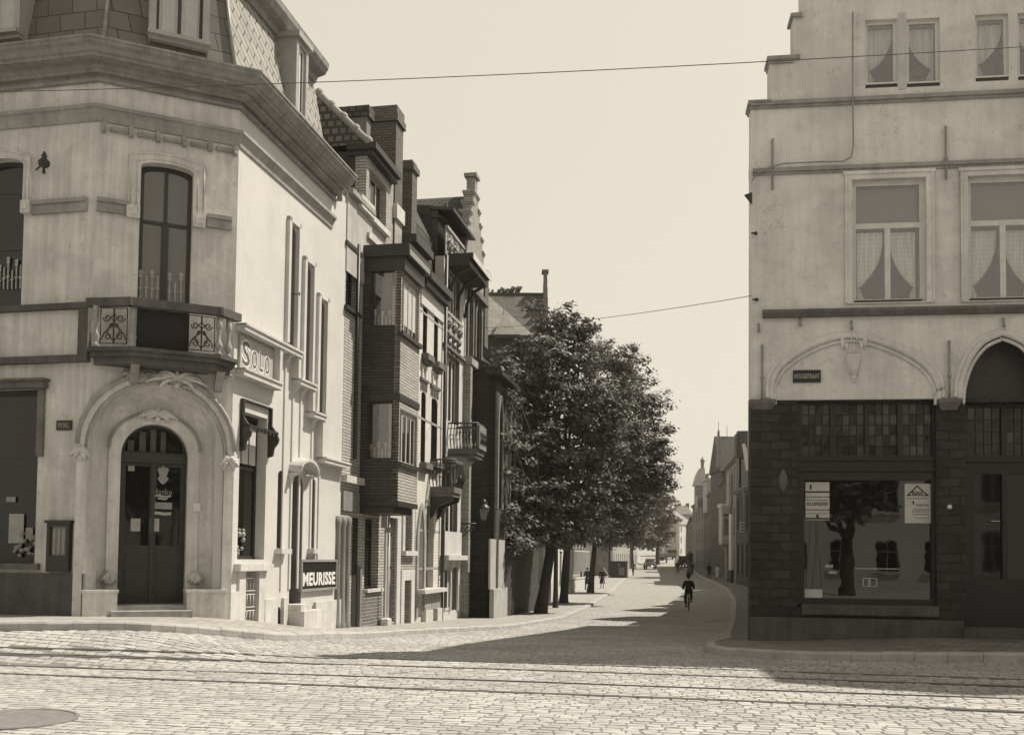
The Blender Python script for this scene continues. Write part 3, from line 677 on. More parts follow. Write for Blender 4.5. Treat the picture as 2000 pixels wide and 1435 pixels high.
for (i,j) in ((1,2),(2,3),(3,4)):
    a=Vector((plan[i][0],plan[i][1],0)); c2=Vector((plan[j][0],plan[j][1],0)); e=(c2-a); e.normalize(); nn=Vector((-e.y,e.x,0))
    b=MB(); q=[a-e*.03-nn*.03,c2+e*.03-nn*.03,c2+e*.03+nn*.1,a-e*.03+nn*.1]
    b.hexa([(p_.x,p_.y,zrb) for p_ in q]+[(p_.x,p_.y,ztop) for p_ in q]); b.build('handrail','balcony_stone',bal,CF.M)
bprof=[(.05,0),(.05,.05),(.03,.07),(.028,.12),(.055,.2),(.06,.27),(.035,.36),(.025,.45),(.022,.55),(.035,.62),(.03,.64),(.045,.67),(.045,1)]
H=zrb-zfl
for px in (186,259,428,447): 
    off=-.32 if px==186 else (-.55 if px<440 else -.4); uu=CF.u(px,650,off); MB().lathe(uu,off,[(r*1.15,zfl+z*H) for r,z in bprof],10).build('baluster','stone_trim',bal,CF.M)
def scroll(b,P0,P1,off,r=.014):
    """wrought iron panel between two plan points, full of scrolls"""
    a=Vector(P0); c2=Vector(P1); L=(c2-a).length; e=(c2-a)/L
    def pt(s,z): q=a+e*s; return (q.x,q.y,z)
    z0,z1=zfl+.05,zrb-.04
    b.tube([pt(0,z0),pt(L,z0),pt(L,z1),pt(0,z1)],r,5,closed=True)
    H_=z1-z0; m=L/2
    for sx in (-1,1):
        for (cx,cz,r0,turn,st) in ((.24,.2,.17,1,0),(.26,.72,.15,-1,0),(.12,.5,.08,1,1.2)):
            P=[]
            for i in range(20): t=i/19*8.2; rr=r0*L*(1-t/10.5); P.append(pt(m+sx*(cx*L+rr*math.cos(t+st)),z0+H_*cz+turn*rr*math.sin(t+st)))
            b.tube(P,r*.8,5)
        b.tube([pt(m+sx*L*(.02+.2*math.sin(t/8*3.1)),z0+H_*(.08+.5*t/8)) for t in range(9)],r*.8,5)
        b.tube([pt(m+sx*L*(.44-.3*(t/8)**2),z0+H_*(.1+.35*t/8)) for t in range(9)],r*.8,5)
    b.tube([pt(L/2,z0),pt(L/2,z1)],r,5); b.tube([pt(L/2-.05,z1-.16),pt(L/2,z1-.1),pt(L/2+.05,z1-.16),pt(L/2,z1-.24)],r,5,closed=True)
b=MB(); scroll(b,(CF.u(196,650,-.38),-.38),(CF.u(248,650,-.55),-.55),0); b.build('railing_panel','iron',bal,CF.M)
b=MB(); scroll(b,(CF.u(368,650,-.58),-.58),(CF.u(419,650,-.58),-.58),0); b.build('railing_panel','iron',bal,CF.M)
b=MB(); b.box(CF.u(268,650,-.5),CF.u(364,650,-.5),-.5,-.46,zfl,zrb); b.build('railing_panel','room_dark',bal,CF.M,'plain dark middle panel of the balcony')
for px in (262,428):
    uu=CF.u(px,725,-.1); b=MB(); b.prism([(-.42,zfb),(0,zfb),(0,zfb-.3),(-.08,zfb-.28),(-.18,zfb-.12)],uu-.07,uu+.07,'x'); b.build('corbel','stone_trim',bal,CF.M)
# --- street face (sunlit)
def sr(pl,pr,pt,pb,off=0): return SF.rect(pl,pr,pt,pb,off)
slots=[]
for (pl,pr,pt,pb) in ((563.5,577,437,670),(594,606.5,514,744),(621.3,632.7,585,804)):
    u0=SF.u(pl,(pt+pb)/2-60); u1=u0+.37; z1=SF.z(pl+2,pt); z0=SF.z(pl-3,pb); slots.append(archp(u0,u1,z0,z1-.14,z1,8))
shop=sr(466.5,519,800,1092); shop=rectp(shop[0],shop[1],shop[2],shop[3])
grl=sr(475,501,1116,1240); grl=rectp(grl[0],grl[1],grl[2],grl[3])
sl1=sr(541.5,553,917,1071); sl1=archp(sl1[0],sl1[0]+.3,sl1[2],sl1[3]-.1,sl1[3],8)
dd_=sr(567,589,921,1163); dd_=archp(dd_[0],dd_[0]+.62,SF.z(563,1200),dd_[3]-.25,dd_[3],10)
sl2=sr(604.5,613,932,1071); sl2=archp(sl2[0],sl2[0]+.3,sl2[2],sl2[3]-.1,sl2[3],8)
vt1=sr(537.5,548.5,1185,1225); vt1=archp(vt1[0],vt1[0]+.27,vt1[2],vt1[3]-.12,vt1[3],8)
vt2=sr(600.5,610.3,1178,1226); vt2=archp(vt2[0],vt2[0]+.28,vt2[2],vt2[3]-.12,vt2[3],8)
sg=sr(470,551,655,752); zsg1=SF.z(467,634); zsg0=SF.z(467,718); sgp=rectp(SF.u(467.5,690),SF.u(551,715),zsg0,zsg1)
plain('jamb_shade',.17,.7,.1,3); plain('jamb_deep_shade',.05,.8,.2,3)  # recess shade put into the colour of the sleeves added inside openings
def shade_lining(Fr,poly,parent,d=.31,mat='jamb_shade'):
    b=MB(); a=shrink(poly,.002); i_=shrink(poly,.018); n=len(a)
    zb=bb(poly)[2]
    vs=[(x,.012,z) for x,z in a]+[(x,d,z) for x,z in a]+[(x,.012,z) for x,z in i_]+[(x,d,z) for x,z in i_]; fs=[]
    for k in range(n):
        q=(k+1)%n; fs+=[(k,n+k,n+q,q),(2*n+k,2*n+q,3*n+q,3*n+k),(k,q,2*n+q,2*n+k)]
    b.add(vs,fs); return b.build('reveal',mat,parent,Fr.M)
wall(SF,house,rectp(.001,uC,BASE,TOP),[*slots,shop,grl,sl1,dd_,sl2,vt1,vt2],'plaster_white',0,.32,label='sunlit white street wall with stepped narrow windows')
for s_ in slots:
    u0,u1,z0,z1=bb(s_); window(SF,house,s_,.25,.03,0,(.5,),'paint_grey','glass_dark',bar=.02,depth=.04,name='stair_window')
    shade_lining(SF,s_,house)
    b=MB(); b.box(u0-.115,u0-.005,-.075,0,z0,z1+.12); b.box(u0-.115,u1+.11,-.075,0,z1+.03,z1+.12); b.box(u1+.005,u1+.11,-.075,0,z0,z1+.12); b.build('window_surround','plaster_white',house,SF.M)
for s_ in (sl1,sl2):
    shade_lining(SF,s_,house)
    window(SF,house,s_,.24,.03,0,(),'paint_grey','glass_dark',depth=.04,name='side_light'); u0,u1,z0,z1=bb(s_)
    box(SF,house,'window_sill','stone_light',u0-.08,u1+.1,-.16,.2,z0-.1,z0)
for s_ in (vt1,vt2):
    shade_lining(SF,s_,house,mat='jamb_deep_shade'); u0,u1,z0,z1=bb(s_); b=MB(); b.plate(s_,[],.26,.28,1); 
    for k in range(3): zz=z0+(z1-z0)*(.3+.25*k); b.box(u0,u1,.1,.13,zz-.012,zz+.012)
    b.build('cellar_vent',['stone_light','room_dark'],house,SF.M)
shade_lining(SF,dd_,house)
u0,u1,z0,z1=bb(dd_); b=MB(); b.plate(dd_,[],.28,.32); b.box(u0+.08,u1-.08,.26,.28,z0+.25,z0+.9); b.box(u0+.08,u1-.08,.26,.28,z0+1.05,z0+2.0); b.build('side_door','wood_mid',house,SF.M,'narrow side door in the sunlit wall')
b=MB(); c=(u0+u1)/2; arc=[(c+(.46)*math.cos(t*math.pi/10),-.2,z1-.02+.26*math.sin(t*math.pi/10)) for t in range(11)]
vs=[]; 
for x,y,z in arc: vs+=[(x,-.3,z),(x,0,z+.03),(x,0,z+.09),(x,-.3,z+.06)]
fs=[]
for i in range(10):
    for j in range(4): fs.append((i*4+j,i*4+(j+1)%4,(i+1)*4+(j+1)%4,(i+1)*4+j))
fs+=[(3,2,1,0),(40,41,42,43)]; b.add(vs,fs)
for s_ in (c-.42,c+.42): b.prism([(-.26,z1-.02),(0,z1-.02),(0,z1-.3),(-.05,z1-.26),(-.1,z1-.1)],s_-.04,s_+.04,'x')
b.build('door_hood','stone_light',house,SF.M)
b=MB(); zz1=SF.z(565,1181,-.1); zz2=SF.z(562,1198,-.4); b.box(u0-.06,u1-.12,-.3,.2,zz2,zz1); b.box(u0-.12,bb(vt2)[0]-.03,-.4,.2,BASE,zz2); b.build('side_steps','stone_light',house,SF.M)
b=MB(); b.box(u0-.06,u0-.0,-.58-.004,-.575,zz2-.2,zz2-.06) if False else None
# shop window on the street face
u0,u1,z0,z1=bb(shop); o=window(SF,house,shop,.2,.07,0,(.63,),'wood_dark','glass_dark',bar=.03,lower_nv=0,name='shop_window')
b=MB(); 
for k in range(3): a=u0+.1+(u1-u0-.2)*k/3; b.box(a+.03,a+(u1-u0-.2)/3-.03,.17,.19,z0+(z1-z0)*.66,z0+(z1-z0)*.93)
b.build('blind','blind',o,SF.M)
b=MB(); r_=random.Random(5)
for k in range(14): b.ball((r_.uniform(u0+.1,u0+.6),.185,z0+.1+r_.random()*.5),r_.uniform(.03,.06))
b.tube([(u0+.2,.18,z0+.7),(u0+.28,.18,z0+1.15),(u0+.36,.18,z0+.7)],.012,5); b.build('display_goods','sign_grey',o,SF.M)
zt=SF.z(468,777); zb=SF.z(467,842)
b=MB(); b.box(u0-.02,u1+.1,-.07,0,zt-.03,zt); b.box(u0-.02,u1+.1,-.2,-.0,zt-.52,zt-.48); b.box(u0-.02,u0+.04,-.07,0,zt-.9,zt-.03); b.box(u1+.06,u1+.1,-.07,0,zt-.9,zt-.03)
for s_ in (u0-.02,u1+.04): b.prism([(-.07,zt-.35),(-.0,zt-.3),(0,zt-.98),(-.1,zt-.95),(-.12,zt-.8),(-.2,zt-.7),(-.22,zt-.62),(-.18,zt-.5)],s_,s_+.07,'x')
for k in range(7): a=u0+.02+(u1-u0)*k/7; b.box(a,a+.08,-.195,-.18,zt-.58,zt-.52)
b.build('awning_box','wood_dark',house,SF.M)
zs_=SF.z(461,1101,-.1); box(SF,house,'window_sill','stone_light',u0-.12,u1+.15,-.14,.2,zs_-.13,zs_)
gu0,gu1,gz0,gz1=bb(grl)
for a,c2 in ((gu0-.26,gu0),(gu1,gu1+.26)): box(SF,house,'cellar_pier','stone_light',a,c2,-.05,.0,BASE,zs_-.13)
b=MB(); b.plate(grl,[],.27,.3,1); r_=random.Random(8)
for k in range(3):
    zz=gz1-.12-(gz1-gz0)*.26*k
    b.tube([(gu0,.02,zz),(gu1,.02,zz-.01)],.012,5); b.tube([(gu0,.02,zz-.24),(gu1,.02,zz-.25)],.012,5)
    for q in range(4): x=gu0+.06+(gu1-gu0-.1)*q/3.4; b.tube([(x,.02,zz),(x-.02,.02,zz-.24)],.01,5)
b.build('cellar_grille',['stone_light','room_dark'],house,SF.M)
# stepped ledges following the stairs inside
def ledge(b,u0,u1,z,th=.12,pr=.2): b.box(u0,u1,-pr,0,z-th,z); b.box(u0,u1,-pr-.03,0,z-.035,z+.003)
L=[(SF.u(469,640,-.2),SF.u(591.5,690,-.2),SF.z(591,688,-.2)),(SF.u(587.5,745,-.2),SF.u(619,755,-.2),SF.z(619,752.5,-.2)),(SF.u(614.5,805,-.2),SF.u(638,815,-.2),SF.z(637,811,-.2)),(SF.u(635.5,895,-.2),uC+.05,SF.z(669,901,-.2))]
b=MB()
for u0,u1,z in L: ledge(b,max(u0,.02),u1,z)
for k in range(3):
    u1=L[k][1]; b.box(u1-.12,u1,-.17,0,L[k+1][2]-.0,L[k][2]-.12)
    for q in (-.38,-.75): 
        uu=u1+q
        if uu>L[k][0]: b.prism([(-.15,L[k][2]-.12),(0,L[k][2]-.12),(0,L[k][2]-.34),(-.04,L[k][2]-.3),(-.1,L[k][2]-.18)],uu-.06,uu+.06,'x')
b.build('stepped_ledge','stone_light',house,SF.M)
b=MB()   # shallow vertical ribs between the steps
for u1,zt in ((L[0][1]-.42,L[0][2]-.12),(L[0][1]-.02,L[1][2]-.12),(L[1][1]-.4,L[1][2]-.12),(L[2][1]-.35,L[2][2]-.12),(L[2][1]+.1,L[3][2]-.12)):
    b.box(u1-.035,u1+.035,-.03,0,SF.z(560,1150),zt)
b.build('pilaster_strip','plaster_white',house,SF.M)
# sign niche below first ledge
zl=zsg0-.04; b=MB(); b.box(.02,SF.u(551,760,-.2),-.2,0,zl-.13,zl); b.box(.02,SF.u(551,760,-.2),-.23,0,zl-.03,zl+.004); b.box(SF.u(551,700,-.2)-.02,SF.u(555,700,-.2),-.17,0,zl-.13,L[0][2]-.12); b.build('ledge','stone_light',house,SF.M)
su0,su1=SF.u(468.5,690,-.04),SF.u(541,715,-.04); sz0,sz1=zl+.01,SF.z(469,653,-.04)
plain('ink_grey',.1,.6); sgn=MB().box(su0,su1,-.05,-.01,sz0,sz1).build('shop_sign','solo_board',None,SF.M) if plain('solo_board',.36,.5,.08,2) else None
tag(sgn,'pale board lettered SOLO in the niche beside the corner balcony','sign')
b=MB(); lu0=su0+.1; hh=sz1-sz0
def outlined(b,ch,a,c2,z0,z1): text_mb(b,ch,a,c2,z0,z1,-.056,-.05,0,.06); 
for ch,a,c2,q0,q1 in (('S',.02,.25,.1,.92),('O',.27,.44,.12,.75),('L',.47,.6,.12,.78),('O',.62,.78,.12,.75)):
    W_=su1-su0; text_mb(b,ch,su0+W_*a,su0+W_*c2,sz0+hh*q0,sz0+hh*q1,-.056,-.05,0,.07); text_mb(b,ch,su0+W_*(a+.02),su0+W_*(c2-.018),sz0+hh*(q0+.05),sz0+hh*(q1-.05),-.060,-.056,1,.01)
b.build('lettering',['sign_white','ink_grey'],sgn,SF.M)
# advertising board low on the wall
u0,u1,z0,z1=SF.rect(588,656,1094,1153,-.06); z0=SF.z(588,1154,-.06); z1=SF.z(588,1094,-.06)
z1=(z1+SF.z(655,1094,-.06))/2; z0=(z0+SF.z(654,1147,-.06))/2
ms=MB().box(u0,u1,-.06,0,z0,z1).build('advertising_sign','sign_black',None,SF.M); tag(ms,'black enamel board lettered MEURISSE low on the sunlit wall','sign')
b=MB(); b.plate(rectp(u0-.02,u1+.02,z0-.02,z1+.02),[rectp(u0+.03,u1-.03,z0+.03,z1-.03)],-.085,-.01); b.build('sign_frame','sign_grey',ms,SF.M)
b=MB(); text_mb(b,'MEURISSE',u0+.09,u1-.06,z0+(z1-z0)*.14,z0+(z1-z0)*.6,-.068,-.06,0,.04); b.build('lettering','sign_white',ms,SF.M)
# street plate POEL
u0,u1,z0,z1=LF.rect(110,140,821,840,-.02); sp=MB().box(u0,u1,-.025,0,z0,z1).build('street_sign','sign_black',None,LF.M); tag(sp,'small dark plate reading POEL left of the arched doorway','street sign')
b=MB(); text_mb(b,'POEL',u0+.05,u1-.05,z0+.045,z1-.045,-.029,-.025,0,.02); b.build('lettering','sign_grey',sp,LF.M)
# plinths
zp=SF.z(441,1156,-.06); zq=SF.z(655,1171,-.06)
for a,c2,z in ((.0,gu0-.26,zp),(gu1+.26,bb(vt1)[0]-.01,(zp+zq)/2-.02),(bb(vt1)[1]+.01,SF.u(558,1160),(zp+zq)/2-.02),(SF.u(612,1190),uC,zq)): box(SF,house,'plinth','stone_light',a,c2,-.06,0,BASE,z)
# --- mansard roof
def slope(Fr,pa,pb,o1,z1,o2,z2,mat,name,i):
    r1=offset_path(Pth,o1); r2=offset_path(Pth,o2); P=[Vector((r1[i].x,r1[i].y,z1)),Vector((r1[i+1].x,r1[i+1].y,z1)),Vector((r2[i+1].x,r2[i+1].y,z2)),Vector((r2[i].x,r2[i].y,z2))]
    P=[Fr.Mi@p for p in P]; b=MB(); b.add([tuple(p) for p in P]+[(p.x,p.y+.1,p.z) for p in P],[(0,1,2,3),(7,6,5,4),(0,4,5,1),(1,5,6,2),(2,6,7,3),(3,7,4,0)]); return b.build(name,mat,house,Fr.M)
ZM=12.75
for i,(Fr,mt) in enumerate(((LF,'slate'),(CF,'slate'),(SF,'slate_diag'))): slope(Fr,None,None,-.12,ZC-.01,-.62,ZM,mt,'mansard_roof',i)
b=MB(); 
r1=offset_path(Pth,-.1); r2=offset_path(Pth,-.6)
for i in (1,2): b=MB(); b.tube([(r1[i].x,r1[i].y,ZC),(r2[i].x,r2[i].y,ZM)],.035,6); b.build('hip_flashing','zinc',house,I4)
crs([(-.8,ZM-.25),(-.52,ZM-.22),(-.48,ZM-.1),(-.3,ZM-.05),(-.22,ZM+.08),(-.2,ZM+.2),(-.8,ZM+.2)],'roof_cornice','cornice_stone')
# flat roof top and rear body (closes the house)
back=[Pth[0],PA,PB,PC]; bodyp=[(x,y) for x,y in [tuple(p) for p in offset_path(Pth,-1.5)]]+[(PC[0]-7,PC[1]+1.2),(Pth[0][0],Pth[0][1]+6)]
b=MB(); b.prism([(p[0],p[1]) for p in bodyp],BASE+1,ZC,'z'); b.build('house_body','plaster_grey',house,I4)
r3=offset_path(Pth,-.8); b=MB(); b.prism([tuple(p) for p in r3]+[(PC[0]-7,PC[1]+1.2),(Pth[0][0],Pth[0][1]+6)],ZM-.3,ZM+.15,'z'); b.build('flat_roof','zinc',house,I4)
b=MB(); e=SF.w(uCc,.3); e2=SF.w(uCc,7); q1=SF.w(uCc,.72)
b.add([(e.x,e.y,ZC),(e2.x,e2.y,ZC),(e2.x,e2.y,ZM),(q1.x,q1.y,ZM)]+[(e.x-.05,e.y-.3,ZC),(e2.x-.05,e2.y-.3,ZC),(e2.x-.05,e2.y-.3,ZM),(q1.x-.05,q1.y-.3,ZM)],[(0,1,2,3),(7,6,5,4),(0,4,5,1),(1,5,6,2),(2,6,7,3),(3,7,4,0)]); b.build('end_wall','slate',house,I4)
# dormers
def dormer(Fr,u0,u1,z0,zt,y0,curt=True,side='slate',nv=1):
    b=MB(); f=.12; b.plate(rectp(u0,u1,z0,zt),[rectp(u0+f,u1-f,z0+.14,zt-.1)],y0,y0+.12); b.box(u0,u0+.04,y0+.12,1.2,z0,zt); b.box(u1-.04,u1,y0+.12,1.2,z0,zt); b.box(u0-.06,u1+.06,y0-.08,1.2,zt,zt+.12); b.box(u0-.02,u1+.02,y0-.1,y0+.1,z0+.06,z0+.13)
    d=b.build('dormer','paint_grey' if side=='slate' else side,house,Fr.M)
    window(Fr,d,rectp(u0+f,u1-f,z0+.14,zt-.1),.06,.05,nv,(),'paint_white' if curt is None else 'paint_dark','glass_clear' if curt else 'glass_dark',bar=.03,depth=.05,back=.3,name='dormer_window',off=y0)
    if curt:
        b=MB(); n=40; vs=[]
        for i in range(n+1): x=u0+f+(u1-u0-2*f)*i/n; yy=y0+.14+.015*math.sin(i*1.9)+.01*math.sin(i*.7); vs+=[(x,yy,z0+.2),(x,yy,zt-.1)]
        b.add(vs,[(2*i,2*i+2,2*i+3,2*i+1) for i in range(n)],0,True); b.build('curtain','paper',d,Fr.M)
    return d
du0,du1=CF.u(290,60,.1),CF.u(408,60,.1); dormer(CF,du0,du1,CF.z(350,92,.1),ZM-.3,.0,True)
dl1=LF.u(45,60,.1); dormer(LF,dl1-1.1,dl1,LF.z(30,80,.1),ZM-.3,.0,True)
sz=SF.z(580,236,.12); sd0=SF.u(578,180,.1); sd1=SF.u(601.5,180,.1); dormer(SF,sd0,sd1,sz,ZM-.25,.1,None,side='paint_grey')
# wall bracket lamp/insulator left
p=LF.at(86,318,-.3); b=MB(); b.tube([(p[0]-.35,-.05,p[1]),(p[0],-.3,p[1])],.018,6); b.lathe(p[0],-.3,[(.0,p[1]-.2),(.03,p[1]-.18),(.02,p[1]-.1),(.09,p[1]-.05),(.1,p[1]+.02),(.04,p[1]+.08),(.05,p[1]+.12),(.01,p[1]+.2)],10)
o=b.build('wall_bracket','iron',None,LF.M); tag(o,'black iron bracket knob beside the upper left window','bracket')
b=MB(); q=SF.at(581,574,-.15); b.tube([(q[0],-.2,q[1]),(q[0],0,q[1])],.01,5); b.tube([(q[0],-.2,q[1]-.04),(q[0],-.2,q[1]+.04)],.012,5); b.build('hook','iron',house,SF.M)
# end chimney-pot / gutter pieces at the far end
b=MB(); q=SF.w(uCc,-.1); b.tube([(q.x,q.y,ZC+.1),(q.x+.02,q.y,ZC-.3),(q.x,q.y+.1,ZC-.5)],.06,8); b.build('gutter_end','zinc',house,I4)
# ================================================================ RIGHT GABLED CORNER HOUSE
E0=PY(1466,780,18.0); RF=Frame((E0.x,E0.y),(E0.x+4.9*1.0,E0.y-.65)); 
def rr(pl,pr,pt,pb,off=0): return RF.rect(pl,pr,pt,pb,off)
RU=12.5
gab=thing('gabled_corner_house','old plastered corner house with stepped gable above a dark stone shop','house',(E0.x,E0.y,g(E0.x,E0.y)))
RB0=g(E0.x,E0.y)-1.0
def ru(px,py=700,off=0): return RF.u(px,py,off)
def rz(px,py,off=0): return RF.z(px,py,off)
zs1=rz(1461,205); zs2=rz(1503,118); zs3=rz(1550,34); zdark=rz(1600,781)
u1_=ru(1503,160); u2_=ru(1549,80); u3_=u2_-.35
outer=[(0,zdark),(RU,zdark),(RU,zs3+1.0),(u3_+.5,zs3+1.0),(u3_+.5,zs3),(u2_,zs3),(u2_,zs2),(u1_,zs2),(u1_,zs1),(0,zs1)]
tw=[rectp(*rr(1690,1753,40,173,0)),rectp(*rr(1771,1836,38,171)),rectp(*rr(1905,1970,30,160)),rectp(*rr(1988,2052,26,157))]
mw=[rectp(*rr(1664,1809,352,592)),rectp(*rr(1890,2036,345,588)),rectp(*rr(2120,2270,340,583))]
# arches
def arch_t(pts,m=6):
    """smooth open curve through (px,py) points in wall coordinates"""
    P=[Vector((ru(a,c),rz(a,c),0)) for a,c in pts]; q=[]
    for i in range(len(P)-1):
        p0=P[max(i-1,0)];p1=P[i];p2=P[i+1];p3=P[min(i+2,len(P)-1)]
        for k in range(m):
            t=k/m; q.append(.5*((2*p1)+(p2-p0)*t+(2*p0-5*p1+4*p2-p3)*t*t+(3*p1-p0-3*p2+p3)*t**3))
    q.append(P[-1]); return [(v.x,v.y) for v in q]
arcL=arch_t([(1508,781),(1509,745),(1528,712),(1575,680),(1625,661),(1664,656)])+arch_t([(1664,656),(1700,662),(1760,684),(1805,712),(1829,745),(1833,781)])[1:]
arcR=arch_t([(1875,781),(1878,745),(1893,702),(1920,668),(1958,651)])+arch_t([(1958,651),(1998,668),(2026,702),(2040,745),(2042,781)])[1:]
archR=[(x,z) for x,z in arcR]; 
holeR=[(archR[0][0],zdark+.002)]+archR[1:-1]+[(archR[-1][0],zdark+.002)]
holeR=holeR[::-1]
wall(RF,gab,outer,[*tw,*mw,holeR],'plaster_old',0,.35,label='patched and cracked pale plaster gable')
def tube_mould(pts,r,name,mat='plaster_old',y=-.01,k=1):
    b=MB(); b.tube([(x,y,z) for x,z in pts],r,6); 
    if k: b.tube([(x+.0,y+.0,z) for x,z in [(p[0]+(.09 if p[0]<(pts[0][0]+pts[-1][0])/2 else -.09)*(.6),p[1]-.09) for p in pts]],r*.6,5)
    return b.build(name,mat,gab,RF.M)
tube_mould(arcL,.055,'arch_moulding'); tube_mould(arcR,.055,'arch_moulding')
b=MB(); q=[(x-.08 if i<len(arcR)/2 else x+.08,z+.03) for i,(x,z) in enumerate(arcR)]; b.tube([(x,-.0,z) for x,z in q],.05,6); q=[(x-.08 if i<len(arcL)/2 else x+.08,z+.03) for i,(x,z) in enumerate(arcL)]; b.build('arch_moulding','plaster_old',gab,RF.M)
b=MB(); b.tube([(x,-.0,z) for x,z in q],.05,6); b.build('arch_moulding','plaster_old',gab,RF.M)
# steps copings
b=MB(); b.box(-.06,u1_+.02,-.09,.4,zs1-.02,zs1+.05); b.box(-.03,u1_,-.05,.38,zs1-.07,zs1-.02); b.build('coping','stone_trim',gab,RF.M)
b=MB(); b.box(u1_-.05,u2_+.12,-.07,.4,zs2-.02,zs2+.05); b.box(u1_-.02,u2_,-.04,.38,zs2-.08,zs2-.02); b.build('coping','stone_trim',gab,RF.M)
b=MB(); b.box(u2_-.05,u3_+.52,-.07,.4,zs3-.02,zs3+.05); b.build('coping','stone_trim',gab,RF.M)
# string courses
for z,pr in ((zs1+.0,.09),(rz(1600,329),.07)):
    b=MB(); x0=-.02 if z>9.5 else .03; 
    b.box(x0,RU,-pr,0,z-.05,z+.02); b.box(x0,RU,-pr*.5,0,z-.1,z-.05); b.build('string_course','stone_trim',gab,RF.M)
zl=rz(1600,607,-.1); b=MB(); b.prism([(-.16,zl-.02),(-.14,zl+.03),(0,zl+.07),(0,zl-.1),(-.1,zl-.1)],ru(1489,610),RU,'x'); b.build('sill_band','stone_trim_dark',gab,RF.M)
# windows and curtains
def swag(poly,side,parent,y,mat,tie=.22,full=True):
    """a net curtain drawn to one side, tied low"""
    u0,u1,z0,z1=poly; n=22; m=14; vs=[]; wd=u1-u0
    for j in range(m+1):
        v=j/m; z=z1-(z1-z0)*v*(1-.0)
        wv=1-.0 if v<.02 else max(.1,(1-(v/(1-tie))**2.6*.92)) if v<(1-tie) else .1+(.18*(v-(1-tie))/tie)
        sag=.0
        for i in range(n+1):
            t=i/n; x=t*wd*wv; zz=z+ (0 if v>(1-tie) else -.0)
            if v<(1-tie): zz=z-(t**1.4)*(v)*(-.0)
            xx=u0+x if side>0 else u1-x
            vs.append((xx,y+.012*math.sin(t*24*(1+v)),zz))
    b=MB(); b.add(vs,[(j*(n+1)+i,j*(n+1)+i+1,(j+1)*(n+1)+i+1,(j+1)*(n+1)+i) for j in range(m) for i in range(n)],0,True)
    e=[vs[j*(n+1)+n] for j in range(m+1)]; b.tube([(a,y-.004,c) for a,_,c in e],.012,4,1); return b.build('curtain',[mat,'paper'],parent,RF.M)
wf='paint_white'
plain('glass_back',.16,.8,.05,1)
swn=[]
def rwin(poly,kind):
    u0,u1,z0,z1=bb(poly)
    if kind=='mid':
        o=window(RF,gab,poly,.1,.09,0,(.635,),'paint_white','glass_clear',bar=.05,lower_nv=1,depth=.07,back=.34)
        zt=z0+(z1-z0)*.635; m=(u0+u1)/2
        q=(.22,.27,.2)[len(swn)%3]; swn.append(1); swag((u0+.13,m-.06,z0+.05,zt-.09),1,o,q,'net_check'); swag((m+.07,u1-.13,z0+.05,zt-.09),-1,o,q+.03,'net_check')
        b=MB(); b.box(u0+.1,u1-.1,.25,.26,zt+.06,z1-.1); b.build('roller_blind','blind_grey',o,RF.M)
        b=MB(); b.box(u0+.06,u1-.06,.05,.12,z0-.01,z0+.06); b.build('bottom_rail','wood_dark',o,RF.M)
        wd=.13; b=MB(); b.plate([(u0-wd,z0-.02),(u1+wd,z0-.02),(u1+wd,z1+wd),(u0-wd,z1+wd)],[poly],-.035,0); b.box(u0-wd-.03,u1+wd+.03,-.06,0,z1+wd-.04,z1+wd+.02); b.box(u0-wd,u0-wd+.03,-.055,0,z0,z1+wd); b.box(u1+wd-.03,u1+wd,-.055,0,z0,z1+wd)
        b.build('window_surround','plaster_old',gab,RF.M)
    else:
        o=window(RF,gab,poly,.08,.06,0,(),'paint_white','glass_clear',depth=.06,back=.36)
        swag((u0+.08,u1-.05,z0+.22,z1-.08),kind,o,.24,'net_plain',.2); box(RF,o,'bottom_rail','wood_dark',u0+.02,u1-.02,.02,.08,z0+.0,z0+.07); box(RF,o,'window_sill','paint_white',u0-.01,u1+.01,.0,.08,z0+.07,z0+.1)
plain('blind_grey',.17,.7,.05,2)
for p in mw: rwin(p,'mid')
for p,k in zip(tw,(1,-1,1,-1)): rwin(p,k)
# white mullion post between the paired top windows
box(RF,gab,'mullion','stone_light',tw[0][1][0]+.015,tw[1][0][0]-.015,-.02,.0,tw[0][0][1]-.05,tw[0][2][1]+.1)
# iron wall anchors, hooks, cable
for (px,t_,bt) in ((1508,275,372),(1846,250,352),(1488,676,780),(1853,668,780)):
    u=ru(px,(t_+bt)/2); z1=rz(px,t_); z0=rz(px,bt); b=MB(); b.tube([(u,-.04,z0),(u,-.04,z1)],.02,6); b.ball((u,-.045,(z0+z1)/2-.1),.04); b.ball((u,-.04,z1),.028); b.build('wall_anchor','zinc',gab,RF.M)
for (px,py) in ((1481,640),(1562,628),(1662,635),(1958,630),(1470,458),(1472,587)):
    u=ru(px,py); z=rz(px,py); b=MB(); 
    if px<1475: b.tube([(u-.03,-.08,z),(u+.06,-.06,z)],.018,5); b.ball((u+.05,-.06,z),.035)
    else: b.tube([(u,-.07,z-.08),(u,-.03,z+.07)],.022,6); b.ball((u,-.07,z-.08),.035)
    b.build('hook','zinc' if px>1475 else 'iron',gab,RF.M)
b=MB(); P=[(1663,30),(1663,180),(1664,290),(1660,312),(1645,320),(1600,321),(1530,324),(1505,330),(1480,342),(1467,358)]; b.tube([(ru(a,c),-.11,rz(a,c)) for a,c in P],.014,6); b.build('cable','zinc',gab,RF.M)
b=MB(); u=ru(1466,372); b.prism([(-.12,rz(1466,381)),(.02,rz(1466,376)),(.02,rz(1466,400))],-.02,.02,'y'); b.build('side_bracket','iron',gab,RF.M)
